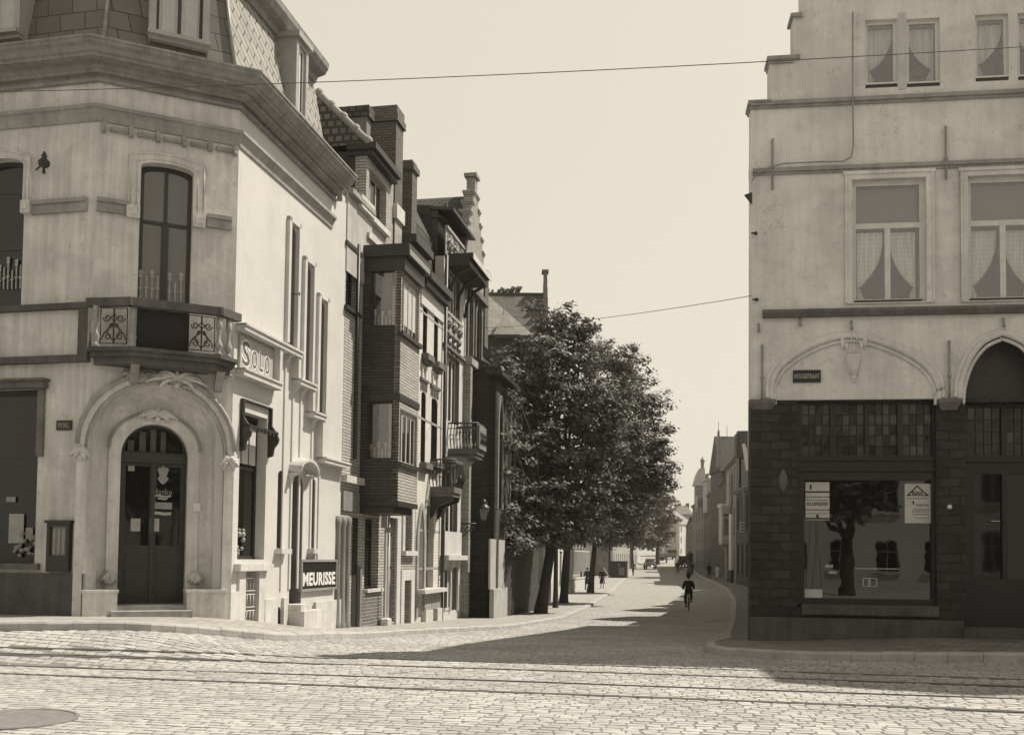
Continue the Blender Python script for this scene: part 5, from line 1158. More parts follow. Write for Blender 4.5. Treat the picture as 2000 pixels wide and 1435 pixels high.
z=zW; b=MB(); b.box(uE,uW1,-.35,.4,z,z+.22); b.box(uE,uW1,-.22,0,z-.2,z); b.build('cornice','wood_dark',whh,SF.M); b=MB(); b.box(uE,uW1,-.06,0,z-.75,z-.2); b.build('frieze','stone_light',whh,SF.M)
u0,u1,z0,z1=bb(gdoor); b=MB(); b.plate(gdoor,[],.22,.28); b.box(u0+.12,u1-.12,.19,.22,z0+.3,z0+1.2); b.build('front_door','wood_mid',whh,SF.M); ring(SF,gdoor,.2,-.05,0,'door_moulding','stone_trim',whh)
window(SF,whh,gwin,.2,.07,0,(.7,),'wood_dark','glass_dark',lower_nv=0); u0,u1,z0,z1=bb(gwin)
z=Z(815,1152,-.15); b=MB(); b.box(S(821,1150,-.15),uW1-.1,-.3,0,z-.12,z); b.build('window_ledge','stone_light',whh,SF.M)
b=MB(); b.box(S(824,1170),uW1-.15,-.1,0,Z(824,1192),z-.12); b.build('carved_panel','stone_trim_carved',whh,SF.M) if plaster('stone_trim_carved',.35,.5,9,.3,bump=1) else None
u9=S(824,1170); box(SF,whh,'plinth','stone_light',u9,cw[0][0]-.02,-.14,0,gB(uE),Z(824,1192)); box(SF,whh,'plinth','stone_light',cw[1][0]+.02,uW1-.05,-.14,0,gB(uE),Z(824,1192)); box(SF,whh,'cellar_opening','room_dark',cw[0][0],cw[1][0],.1,.14,cw[0][1],cw[2][1])
def balcony(parent,u0,u1,zt,zb,pr,belly=.12,corb=True,Fr=SF):
    b=MB(); b.box(u0,u1,-pr,0,zb-.18,zb); b.box(u0+.04,u1-.04,-pr+.05,0,zb-.3,zb-.18); o=b.build('balcony','stone_trim_dark',parent,Fr.M)
    b=MB(); r=.018; 
    b.tube([(u0,0,zt),(u0,-pr,zt),(u1,-pr,zt),(u1,0,zt)],.03,5); b.tube([(u0,0,zt-.18),(u0,-pr,zt-.18),(u1,-pr,zt-.18),(u1,0,zt-.18)],.015,5)
    H=zt-zb
    def bar(x,y,dx,dy):
        b.tube([(x+dx*belly*math.sin(min(1,(1-t))*3.14*1.0)*(.3+.9*(1-t)),y+dy*belly*math.sin((1-t)*3.14)*(.3+.9*(1-t)),zb+H*t) for t in [i/6 for i in range(7)]],r,4)
    n=max(3,int(pr/.11)); 
    for i in range(n+1): bar(u0,-pr*i/n,-1,0); bar(u1,-pr*i/n,1,0)
    n=int((u1-u0)/.13)
    for i in range(1,n): bar(u0+(u1-u0)*i/n,-pr,0,-1)
    for i in range(int(pr/.22)):
        y=-.11-i*.22; b.tube([(u0-.03,y+.08*math.cos(t*.8),zb+H*.45+.1*math.sin(t*.8)) for t in range(9)],.012,4)
    b.build('railing','iron',o,Fr.M)
    if corb:
        for a in (u0+.12,u1-.12): b=MB(); b.prism([(-pr+.05,zb-.3),(0,zb-.3),(0,zb-1.0),(-.1,zb-.9),(-.25,zb-.6),(-pr+.1,zb-.45)],a-.07,a+.07,'x'); b.build('corbel','iron',o,Fr.M)
    return o
pb=.78; u0=S(838,930,0)-.0; ub0=S(840,930); balcony(whh,ub0,ub0+1.05,Z(840,897),Z(840,950),pb)
# ---------------------------------------------------------------- gothic revival house with loggia
uG=S(905,760); goh=root_at(uW1,'gothic_house','tall pale house with mullioned upper windows, balcony and carved friezes')
zG=Z(868,500); 
bigw=[]
def rect2(pl,pr,pt,pb): return rectp(*wr(pl,pr,pt,pb))
h1=rect2(867.5,897,683,818); h2=rect2(871,899,520,618); h3=rect2(864,893,1005,1058) ; h4=rect2(863,892,1108,1196)
h3=rect2(868,894,900,1062)
wall(SF,goh,rectp(uW1,uG,gB(uW1)-1,zG),[h1,h2,h3,h4],'stone_light',0,.3,label='pale stone front')
for h,n,tr in ((h1,3,()),(h2,4,()),(h3,2,()),(h4,2,())):
    shade_lining(SF,h,goh,mat='jamb_shade'); window(SF,goh,h,.14,.1,n,tr,'stone_light','glass_dark',bar=.07,depth=.12)
u0,u1,z0,z1=bb(h1)
for k in range(3): 
    cx=u0+(u1-u0)*(k+.6)/3.2; b=MB(); b.prism([(cx-.22,z1),(cx+.22,z1),(cx,z1+.5)],-.05,0,'y'); b.ball((cx,-.06,z1+.55),.1); b.ball((cx,-.06,z1+.3),.09); b.build('finial','stone_trim_dark',goh,SF.M)
def frieze(pl,pr,pt,pb,name='carved_frieze',seed=2):
    r=wr(pl,pr,pt,pb); b=MB(); b.box(r[0],r[1],-.03,0,r[2],r[3]); b.box(r[0],r[1],-.1,0,r[3],r[3]+.1); b.box(r[0],r[1],-.06,0,r[2]-.06,r[2]); rd=random.Random(seed); n=3; w_=(r[1]-r[0])/n
    for k in range(n):
        cx=r[0]+w_*(k+.5); cz=(r[2]+r[3])/2; b.ball((cx,-.06,cz),.12)
        for q in range(7): a=q*.9; b.tube([(cx,-.06,cz),(cx+w_*.25*math.cos(a),-.1,cz+(r[3]-r[2])*.3*math.sin(a)),(cx+w_*.4*math.cos(a+.5),-.05,cz+(r[3]-r[2])*.42*math.sin(a+.5))],[.03,.05,.015],5)
    return b.build(name,'stone_trim',goh,SF.M)
frieze(868,900,610,640); frieze(869,903,445,495,'carved_parapet',3)
z=Z(868,672); box(SF,goh,'string_course','stone_trim_dark',uW1,uG,-.1,0,z-.08,z+.02)
r=wr(869,903,440,500); b=MB(); b.box(uW1+.3,uG+.2,-.9,.0,zG,zG+.16); b.box(uW1+.3,uG+.2,-.8,0,zG-.25,zG); b.build('loggia_floor','wood_dark',goh,SF.M); b=MB(); b.box(uW1+.3,uG+.2,-.93,-.905,zG-.05,zG+.15); b.build('loggia_fascia','stone_light',goh,SF.M)
for k in range(3): a=uW1+.5+(uG-uW1-.6)*k/2; b=MB(); b.tube([(a,-.05,zG-1.4),(a,-.12,zG-.9),(a,-.35,zG-.5),(a,-.8,zG-.25)],.06,5); b.build('loggia_brace','wood_dark',goh,SF.M)
zt_=Z(905,478)+1.2; b=MB(); b.box(uW1+.05,uG,.25,.6,zG,zG+1.55); b.build('attic_wall','wood_dark',goh,SF.M); b=MB(); b.hexa([(uW1,-.3,zG+1.5),(uG+.3,-.3,zG+1.5),(uG+.3,2,zG+1.75),(uW1,2,zG+1.75),(uW1,-.3,zG+1.6),(uG+.3,-.3,zG+1.6),(uG+.3,2,zG+1.9),(uW1,2,zG+1.9)]); b.build('eaves','wood_dark',goh,SF.M)
uq=S(875,860); balcony(goh,uq,uq+1.05,Z(875,826),Z(875,876),1.0,.14,False); b=MB(); b.lathe(uq+.5,-.0,[(.0,Z(875,876)-1.25),(.1,Z(875,876)-1.2),(.25,Z(875,876)-.9),(.6,Z(875,876)-.6),(.85,Z(875,876)-.3)],16); b.v=[(x,min(y,0),z) for x,y,z in b.v]; b.build('balcony_corbel','stone_trim',goh,SF.M)
b=MB(); b.box(uq,uq+1.05,-1.08,-1.0,Z(875,876),Z(875,830)); b.build('balcony_front','render_mid',goh,SF.M)
u0,u1,z0,z1=bb(h4); z=z1+.25; b=MB(); b.box(uW1+.05,uG-.2,-.3,0,z,z+.16); b.box(uW1+.2,uG-.4,-.12,0,z+.16,z+.95); b.build('sill_apron','stone_light',goh,SF.M)
for k in range(3): a=u0+(u1-u0)*k/2; b=MB(); b.box(a-.06,a+.06,-.12,0,z-.3,z); b.box(a-.05,a+.05,-.06,0,z0,z-.3); b.build('bracket','stone_light',goh,SF.M)
for k in range(5): z=z0+ (z1-z0)*(.15+.2*k); b=MB(); b.box(uW1+.02,uW1+.3,-.015,0,z-.01,z+.01); b.build('joint_line','stone_trim_dark',goh,SF.M)
b=MB(); b.tube([(uW1-.02,-.1,zG),(uW1-.02,-.1,gB(uW1)+.6)],.06,6); b.build('downpipe','wood_dark',goh,SF.M)
# ---------------------------------------------------------------- stepped gable house
uT=S(921,800); sth=root_at(uG,'stepped_gable_house','tall brick house with stepped gable and slender chimney finial')
zg0=Z(905,470)
mid=S(925,500)
steps=[]; zT=Z(930,385); uL=uG; uRr=uT+1.6; n=5
half=(uRr-uL)/2; outl=[(uL,gB(uG)-1),(uRr,gB(uG)-1)]
for k in range(n): z=zg0+(zT-zg0)*(k+.0)/n; x=half*(1-k/(n+.5)); outl+= [(uL+half+x,z),(uL+half+x,z+(zT-zg0)/n)]
lft=[]
for k in range(n): z=zg0+(zT-zg0)*k/n; x=half*(1-k/(n+.5)); lft+= [(uL+half-x,z),(uL+half-x,z+(zT-zg0)/n)]
outl+=lft[::-1]
a1=rectp(uG+.35,uG+.95,Z(909,700),Z(909,575)); a1=archp(uG+.4,uG+1.0,Z(909,700),Z(909,590),Z(909,565),10,True); a2=archp(uG+1.6,uG+2.4,Z(915,690),Z(915,600),Z(915,570),10,True)
a3=archp(uG+.4,uG+1.1,Z(907,860),Z(907,770),Z(907,742),10,True); a4=archp(uG+.4,uG+1.2,Z(900,1170),Z(902,1070),Z(902,1052),10,True)
hs_=[a1,a2,a3,a4]
wall(SF,sth,outl,hs_,'brick_mid2',-.02,.35,label='brick stepped gable front') if brick('brick_mid2',.33,.14,.22,.08,.012,.15) else None
for h in hs_: shade_lining(SF,h,sth,mat='jamb_deep_shade'); window(SF,sth,h,.16,.07,1,(.45,),'paint_dark','glass_dark',bar=.03,lower_nv=1); ring(SF,h,.16,-.09,-.021,'window_moulding','stone_trim_dark',sth)
for k in range(n):
    z=zg0+(zT-zg0)*(k+1)/n; x=half*(1-k/(n+.5)); x2=half*(1-(k+1)/(n+.5))
    for s_ in (-1,1):
        a,c=sorted((uL+half+s_*x,uL+half+s_*x2)); b=MB(); b.box(a-.06,c+.05,-.08,.4,z,z+.08); b.box(a-.03,c+.02,-.05,.38,z-.07,z); b.build('coping','stone_trim',sth,SF.M)
cu=uL+half; zf=Z(928,342); b=MB(); b.box(cu-.2,cu+.2,-.02,.3,zT,zf-.1); b.box(cu-.3,cu+.3,-.1,.38,zf-.1,zf+.03); b.build('gable_finial','brick_mid2',sth,SF.M)
for px in (0.02,2.9): b=MB(); b.box(uG+px,uG+px+.3,-.25,0,gB(uG),Z(912,700)); b.build('buttress','brick_mid2',sth,SF.M)
z=Z(905,705); b=MB(); b.box(uG,uRr,-.3,0,z-.1,z+.15); b.build('moulded_band','stone_trim',sth,SF.M)
z=Z(915,565); b=MB(); b.box(uG,uRr,-.25,0,z-.1,z+.12); b.build('moulded_band','stone_trim_dark',sth,SF.M)
# shared high roofs behind the row, each with its house
def ridge_roof(root,u0,u1,zb,zr,y0,yr,y1,mat='roof_tile',name='roof'):
    b=MB(); b.prism([(y0,zb),(y1,zb),(yr,zr)],u0,u1,'x'); return b.build(name,mat,root,SF.M)
ua=uE+.5; z1=zp(ua,-.15,404); z2=zp(ua,.95,365); b=MB(); b.prism([(.35,zW-.1),(.38,z1-.35),(.95,z2),(5,z2),(6.5,zW-.1)],ua,uW1,'x'); b.build('roof','roof_tile',whh,SF.M)
b=MB(); b.box(uE,uW1,.5,8,gB(uE)-1,zW); b.build('house_body','brick_dark_shade',whh,SF.M)
ridge_roof(goh,uW1,uG+.1,zG+1.3,zG+2.0,-.0,4,8); b=MB(); b.box(uW1,uG,.5,8,gB(uE)-1,zG+1.7); b.build('house_body','brick_dark_shade',goh,SF.M)
b=MB(); 
zrr=zp(uG+half,1.2,386)
for k in range(6): a=uW1+.1+k*.75; b.prism([(-.08,0),(.08,0),(.0,.55)],.0,.06,'y')
for i,v in enumerate(b.v): k=i//6; x,y,z=v; b.v[i]=(uG+half*.45+z*.35,.9+k*.42+x,zg0+(zrr-zg0)*.62+z*.9)
b.build('roof_vent','stone_light',goh,SF.M)
b=MB(); b.prism([(uG-1.2,zg0-.4),(uRr,zg0-.4),(uG+half,zrr)],.3,8,'y'); b.build('roof','roof_tile',sth,SF.M); b=MB(); b.box(uG,uRr,.4,8,gB(uE)-1,zg0); b.build('house_body','brick_dark_shade',sth,SF.M)
q=S(942,600); b=MB(); z=Z(940,518); b.box(uRr+.4,uRr+1.0,-.0,.7,zg0-3,z); b.box(uRr+.32,uRr+1.08,-.08,.78,z-.15,z+.02); b.build('chimney','brick_chim',sth,SF.M)
# roof step between bay house and white house: dark gable slope
b=MB(); z=Z(775,430); b.prism([(.2,zW),(7,zW),(3.4,zW+1.4)],uch1+.05,uE,'x'); b.build('rear_roof','roof_tile',bayh,SF.M)
b=MB(); z=Z(775,425,-.3); b.box(uch1+.1,uE-.1,-.45,.3,zW+.5,zW+.72); b.box(uch1+.1,uE-.1,-.3,.3,zW+.1,zW+.5); b.build('eaves_cornice','wood_dark',bayh,SF.M)
# ---------------------------------------------------------------- chapel (projects to the street)
CO=-.95
uK=S(917,900); KF=SF.sub(uK,uK+10,CO); KS=Frame(tuple(SF.w(uK,0).xy),tuple(SF.w(uK,CO).xy)); KS=Frame(tuple(SF.w(uK,.02).xy),tuple(SF.w(uK,CO).xy))
chp=thing('chapel','gothic brick chapel with slate spire roof standing behind the trees','chapel',tuple(SF.w(uK,CO).xy)+(g(*SF.w(uK,CO).xy),))
zk=KF.z(957,724); 
b=MB(); b.plate([(0,gB(uK)-1),(KS.len,gB(uK)-1),(KS.len,zk),(0,zk+.55)],[],0,.3); b.build('side_wall','brick_dark_shade',chp,KS.M)
ln=9.5; lanc=[]
for k in range(4): a=.5+k*2.3; lanc.append(archp(a,a+.75,KF.z(960,990),KF.z(960,810),KF.z(960,765),12,True))
wall(KF,chp,rectp(0,ln,gB(uK)-1.4,zk),lanc,'brick_dark_shade',0,.35)  # tree shade on this wall put into the colour by the darker brick
for h in lanc: window(KF,chp,h,.12,.08,1,(.33,.66),'stone_light','glass_dark',bar=.03); ring(KF,h,.12,-.05,0,'window_moulding','stone_trim',chp)
uq0,uq1=KF.u(956,1170),KF.u(983,1170)
box(KF,chp,'plinth','render_pale',uq0,uq1,-.16,0,gB(uK)-1,KF.z(957,1150))
for a,c2 in ((KF.u(954,1100),KF.u(965,1100)),(KF.u(970,1100),KF.u(982,1100))): b=MB(); b.box(a,c2,-.07,0,KF.z(957,1150),KF.z(957,1052)); b.build('pier','render_pale',chp,KF.M)
b=MB(); b.box(-.3,ln,-.3,.2,zk,zk+.15); b.build('gutter','wood_dark',chp,KF.M)
b=MB(); b.prism([(-.3,zk+.16),(.93,zk+.16),(.93,zk+.8)],0,ln,'x'); b.build('roof','roof_tile',chp,KF.M); b=MB(); b.box(uRr-uK+.05,ln,.94,7,gB(uK)-1.4,zk+1.2); b.build('nave_body','brick_dark_shade',chp,KF.M); b=MB(); b.prism([(.9,zk+1.2),(7.1,zk+1.2),(4,zk+2.8)],uRr-uK+.05,ln,'x'); b.build('nave_roof','roof_tile',chp,KF.M)
# nave further back: tower-like polygonal apse with slate roof, then the stepped end gable
def at(px,py,Y): return PY(px,py,Y)
nv=thing('abbey_church','slate roofed church with pyramid roof, small dormer spire and stepped end gable','church',(at(1000,1150,62).x,62,g(0,62)))
Yc=56; cx=(at(930,640,Yc).x+at(1042,640,Yc).x)/2; hw=(at(1042,640,Yc).x-at(930,640,Yc).x)/2; ze=at(990,656,Yc).z; za=at(955,572,Yc+3).z
b=MB(); b.box(cx-hw+.3,cx+hw-.3,Yc,Yc+7,g(0,Yc)-1,ze); b.build('apse_wall','brick_dark_shade',nv,I4)
apx=at(948,574,Yc+3.2).x
b=MB(); b.add([(cx-hw,Yc-.3,ze),(cx+hw,Yc-.3,ze),(cx+hw,Yc+7,ze),(cx-hw,Yc+7,ze),(apx-.8,Yc+3.4,za),(apx+.1,Yc+3.4,za)],[(0,1,5,4),(1,2,5),(2,3,4,5),(3,0,4),(0,3,2,1)]); b.build('apse_roof','roof_slate_far',nv,I4)
dx=at(990,640,Yc-.6).x; zd0=at(990,655,Yc-.6).z; zd1=at(983,605,Yc-.6).z; sw_=.75; b=MB(); b.add([(dx-sw_,Yc-.9,zd0),(dx+sw_,Yc-.9,zd0),(dx+sw_*.9,Yc+1.6,zd0),(dx-sw_*.9,Yc+1.6,zd0),(dx-.2,Yc+.35,zd1)],[(0,1,4),(1,2,4),(2,3,4),(3,0,4),(0,3,2,1)]); b.tube([(dx-.2,Yc+.35,zd1-.1),(dx-.2,Yc+.35,zd1+.6)],.03,5); b.build('dormer_spire','roof_slate_far',nv,I4)
Yn=66; zr=at(1000,575,Yn).z; x0=at(925,575,Yn).x; x1=at(1064,575,Yn).x; zb=at(1000,660,Yn).z
b=MB(); b.add([(x0,Yn-4,zb-1),(x1,Yn-4,zb-1),(x1,Yn,zr),(x0,Yn,zr),(x0,Yn+4,zb-1),(x1,Yn+4,zb-1)],[(0,1,2,3),(5,4,3,2),(0,3,4),(1,5,2),(0,4,5,1)]); b.build('nave_roof','roof_tile_nave',nv,I4) if brick('roof_tile_nave',.10,.06,.3,.24,.02,.2) else None
b=MB(); b.box(x0,x1-.2,Yn-3.7,Yn+3.7,g(0,Yn)-1,zb-1); b.build('nave_wall','brick_dark_shade',nv,I4)
b=MB(); 
for k in range(26): a=x0+(x1-x0)*k/26; b.box(a,a+.2,Yn-.12,Yn+.12,zr-.1,zr+.1)
b.build('ridge_tiles','roof_tile',nv,I4)
gw=.14; sil=[]; b=MB(); n=6
pl=[(Yn-4.4,g(0,Yn)-1)]; 
for k in range(n): yy=Yn-4.4+4.2*k/n; z=zb-1.2+(zr+.9-(zb-1.2))*k/n; z2=zb-1.2+(zr+.9-(zb-1.2))*(k+1)/n; pl+=[(yy,z),(yy,z2)]
pr_=[(2*Yn-y,z) for y,z in pl]; b.prism(pl[1:]+pr_[1:][::-1],x1-.1,x1+gw,'x'); b.box(x1-.1,x1+gw,Yn-4.4,Yn+4.4,g(0,Yn)-1,zb-1.2); b.box(x1-.1,x1+gw,Yn-.3,Yn+.3,zr+.9,zr+1.5); b.box(x1-.22,x1+gw+.1,Yn-.4,Yn+.4,zr+1.5,zr+1.65); b.build('end_gable','brick_mid',nv,I4)
# small weeds on the ridge
rd=random.Random(2); b=MB()
for k in range(16):
    xx=rd.choice([at(p_,570,Yn).x for p_ in (957,969,986,1006)])+rd.uniform(-.35,.35); L=rd.uniform(.25,.6); b.tube([(xx,Yn,zr),(xx+L*.5,Yn,zr+L)],[.05,.09,.01][:2],4)
o=b.build('ridge_plants','leaf_dark0',None,I4) if plain('leaf_dark0',.06,.8) else None
tag(o,'tufts of weeds growing along the church roof ridge','weeds',None,'stuff')
# ================================================================ TREES
def foliage(name,v):
    m,n,b,o=_mat(name); tc=n.nodes.new('ShaderNodeTexCoord').outputs['Object']; gi=n.nodes.new('ShaderNodeNewGeometry').outputs['Random Per Island']
    k=math_(n,'MULTIPLY',maprange(n,gi,0,1,.6,1.35),v); n.links.new(grey(n,k),b.inputs['Base Color']); b.inputs['Roughness'].default_value=.85; b.inputs['Specular IOR Level'].default_value=.15
    t=n.nodes.new('ShaderNodeBsdfTranslucent'); n.links.new(grey(n,k),t.inputs[0]); mxx=n.nodes.new('ShaderNodeMixShader'); mxx.inputs[0].default_value=.1
    n.links.new(b.outputs[0],mxx.inputs[1]); n.links.new(t.outputs[0],mxx.inputs[2]); n.links.new(mxx.outputs[0],o.inputs[0]); return m
foliage('leaves',.185); foliage('leaves_hazed',.22)  # second set lightened for the far trees, distance haze put into the colour
plaster('bark',.055,.4,8,.3,bump=1)
def crown_mesh(lobes,per,clump,leaf,seed):
    """leaf-sized faces gathered in clumps over every lobe: light and dark tufts, gaps between"""
    r=np.random.default_rng(seed); Vs=[]
    tot=sum(l[3]**2 for l in lobes)
    for (cx,cy,cz,rad,sq) in lobes:
        nc=int(per*rad*rad)
        d=r.normal(size=(nc,3)); d/=np.linalg.norm(d,axis=1)[:,None]; rr=rad*(r.uniform(.06,1,nc)**.5)*r.uniform(.82,1.12,nc)
        cc=np.array([cx,cy,cz])+d*rr[:,None]*np.array([1,1,sq]); 
        nl=r.integers(26,52,nc)
        for c,dd,k in zip(cc,d,nl):
            cr=clump*r.uniform(.6,1.3); p=r.normal(size=(k,3))*.5; p=c+p*cr*np.array([1,1,.5])
            nrm=dd*.45+np.array([.12,0,.8])+r.normal(size=(k,3))*.38; nrm/=np.linalg.norm(nrm,axis=1)[:,None]
            a=np.cross(nrm,r.normal(size=(k,3))); a/=np.linalg.norm(a,axis=1)[:,None]; b=np.cross(nrm,a)
            s=leaf*r.uniform(.6,1.35,k)[:,None]; 
            q=np.stack([p-a*s,p-b*s*.62+nrm*s*.15,p+a*s,p+b*s*.62+nrm*s*.15],1); Vs.append(q.reshape(-1,3))
    V=np.concatenate(Vs); n=len(V)//4
    me=bpy.data.meshes.new('crown'); me.vertices.add(len(V)); me.vertices.foreach_set('co',V.ravel().astype('f4')); me.loops.add(len(V)); me.loops.foreach_set('vertex_index',np.arange(len(V),dtype='i4'))
    me.polygons.add(n); me.polygons.foreach_set('loop_start',np.arange(0,4*n,4,dtype='i4')); me.polygons.foreach_set('loop_total',np.full(n,4,'i4')); me.update(); me.validate(); return me
def limb(b,p0,p1,r0,r1,rnd,seg=6,wob=.12):
    P=[];p0=Vector(p0);p1=Vector(p1)
    for i in range(seg+1): t=i/seg; P.append(p0.lerp(p1,t)+Vector((rnd.uniform(-1,1),rnd.uniform(-1,1),rnd.uniform(-.4,.4)))*wob*math.sin(t*3.14))
    b.tube(P,[r0+(r1-r0)*i/seg for i in range(seg+1)],8); return P
def tree(label,x,y,top,lobes,rad,per=26,clump=.42,leaf=.13,seed=1,mat='leaves',group='trees along the left pavement',lean=(0,0),z0=None):
    z0=g(x,y)+.05 if z0 is None else z0; rnd=random.Random(seed); t=thing('broadleaf_tree',label,'tree',(x,y,z0),0,group)
    L=[(cx-x,cy-y,cz-z0,r,s) for cx,cy,cz,r,s in lobes]
    b=MB(); P=[(0,0,-.3),(0,0,.0),(lean[0]*.25,lean[1]*.25,top*.25),(lean[0]*.6,lean[1]*.6,top*.6),(lean[0],lean[1],top)]; b.tube(P,[rad*1.9,rad*1.45,rad*1.05,rad*.95,rad*.8],12)
    for cx,cy,cz,r,s in L: limb(b,(lean[0],lean[1],top-.15),(cx*.9,cy*.9,cz-r*.1),rad*.55,rad*.12,rnd,6,.25)
    o=b.build('trunk','bark',t,I4); o.matrix_basis=Matrix.Translation((x,y,z0))
    me=crown_mesh(L,per,clump,leaf,seed); me.materials.append(MATS[mat]); c=bpy.data.objects.new('crown',me); link(c,Matrix.Translation((x,y,z0)),t); return t
def lb(px,py,Y,r,s=.85): p=PY(px,py,Y); return (p.x,p.y,p.z,r,s)
p1=ground_at(1052,1193,.12)
k=1900/41
tree('nearest broad tree with leaning trunk and tall crown rising to a point',p1.x,41,3.6,[lb(1095,650,42,1.25,1.0),lb(1060,700,41,1.6),lb(1130,690,42.5,1.35),lb(1010,760,41,1.25),lb(1090,780,42,2.1),lb(1165,790,42,1.7),lb(1030,860,41,1.7),lb(1120,880,42,2.2),lb(1190,880,43,1.6),lb(1000,940,40,1.1),lb(1060,960,41,1.8),lb(1140,980,42,1.6),lb(1020,1020,40.5,.8),lb(980,850,39,.6),lb(985,700,40,.6),lb(1100,617,42,.55,1.3),lb(1148,640,42,.6),lb(995,1055,38,.6),lb(990,1015,38,.6),lb(986,720,37,.5),lb(990,785,37,.6),lb(986,855,37,.6),lb(990,930,37,.6),lb(992,1000,37,.5),lb(1002,1055,37.5,.5),lb(1045,1040,40,.8),lb(1110,1040,42,1.0),lb(990,790,39,1.0),lb(995,870,39,1.1),lb(1000,960,39,1.0),lb(990,735,39,.8),lb(1003,1010,39,.8),lb(1045,600,42.5,.4),lb(1080,1020,41,1.2)],.22,seed=3,lean=(.55,.2),per=27,clump=.4,leaf=.1)
p2=ground_at(1098,1175,.12)
tree('second tree, upright thick trunk, crown reaching out over the street',p2.x,54,3.7,[lb(1180,700,55,1.5),lb(1225,710,55,1.35),lb(1215,770,55,2.0),lb(1262,790,55,1.3),lb(1250,850,55,1.9),lb(1282,880,55,1.1),lb(1304,915,55,.75),lb(1312,940,55,.45),lb(1275,930,55,1.2),lb(1200,860,54,2.3),lb(1240,930,55,1.8),lb(1180,960,54,2.0),lb(1220,1000,55,1.4),lb(1150,1020,54,1.3)],.22,seed=5,lean=(.2,0),per=28,clump=.46,leaf=.095)
p3=ground_at(1154,1157,.12)
tree('third tree from the front, lower wide crown in sun beside the passers-by',p3.x,72,3.6,[lb(1255,930,72,2.0),lb(1240,975,72,2.0),lb(1185,985,72,2.0),lb(1215,1010,72,2.2),lb(1170,1030,71,1.7),lb(1130,1020,71,1.7),lb(1230,1040,72,1.3),lb(1195,1055,71,1.0)],.21,seed=8,lean=(.3,0),per=20,clump=.58,leaf=.115)
pY=ground_at(1080,1182,.12)
tree('thin young tree between the first two trunks',pY.x,48,4.2,[lb(1078,1000,48,.9),lb(1090,970,48,.9)],.11,seed=9,per=22)
tree('pale far tree with bare light branches in front of the far houses',PY(1284,1090,178).x,178,4,[lb(1290,968,178,2.4),lb(1286,985,178,3.0),lb(1250,980,178,2.6),lb(1262,1005,178,3.4),lb(1300,1012,178,2.2),lb(1292,1045,178,2.0),lb(1268,965,178,2.2),lb(1275,1045,178,3.0),lb(1250,1050,176,2.6),lb(1240,1000,176,2.6)],.35,seed=11,mat='leaves_hazed',per=4,clump=1.1,leaf=.42,group='far trees at the street bend')
tree('dark round far tree left of the parked hoarding',PY(1252,1090,150).x-1.5,150,3.6,[lb(1245,1040,150,2.6),lb(1225,1030,150,3.0),lb(1262,1050,150,1.6),lb(1205,1040,150,2.6)],.32,seed=12,mat='leaves_hazed',per=5,clump=.9,leaf=.34,group='far trees at the street bend')
# ================================================================ FAR LEFT STREET FRONTS
def facade(Fr,root,u0,u1,zb,zt,rows,cols,mat,frame='paint_grey',fz=None,ww=.9,trim='stone_trim',cy=.22):
    holes=[]; H=(zt-zb)/rows; wd=(u1-u0)/cols
    for r in range(rows):
        for c in range(cols):
            cu=u0+wd*(c+.5); z0=zb+H*r+(.9 if r else 1.0); z1=zb+H*(r+1)-.55; holes.append(archp(cu-ww/2,cu+ww/2,z0,z1-.1,z1,6))
    wall(Fr,root,rectp(u0,u1,zb-2,zt),holes,mat,0,.3)
    for h in holes:
        o=window(Fr,root,h,.16,.07,1,(.65,),frame,'glass_dark',bar=.03,lower_nv=1); a,b_,z0,z1=bb(h); box(Fr,root,'window_sill',trim,a-.08,b_+.08,-.1,.1,z0-.1,z0)
    b=MB(); b.box(u0,u1,-.3,.3,zt,zt+.2); b.box(u0,u1,-.15,0,zt-.2,zt); b.build('cornice',trim,root,Fr.M)
def houseL(u0,u1,off,H,rows,cols,mat,label,roofm='roof_tile',trim='stone_trim',pil=False,cat='house',nm='town_house'):
    a=SF.w(u0,off); Fr=SF.sub(u0,u1,off); L=u1-u0; zb=g(a.x,a.y); t=thing(nm,label,cat,(a.x,a.y,zb)); facade(Fr,t,0,L,zb,zb+H,rows,cols,mat,trim=trim)
    b=MB(); b.prism([(-.3,zb+H+.1),(8,zb+H+.1),(3.8,zb+H+3)],0,L,'x'); b.build('roof',roofm,t,Fr.M); b=MB(); b.box(0,L,.5,7.5,zb-2,zb+H+.1); b.build('house_body','render_mid',t,Fr.M)
    if pil:
        for k in range(cols+1): x=L*k/cols; b=MB(); b.box(x-.28,x+.28,-.3,0,zb-1,zb+H-.2); b.box(x-.36,x+.36,-.42,0,zb-1,zb+1.1); b.build('pilaster','stone_light',t,Fr.M)
    return t
uS=uK+9.6
houseL(uS,uS+11,.5,7.6,2,5,'render_mid','shaded pilastered building behind the first two tree trunks',pil=True,nm='pilastered_building',cat='building')
houseL(uS+11.05,uS+27,1.1,7.2,2,7,'plaster_grey','long pale building with many narrow windows behind the third trunk',nm='long_building',cat='building')
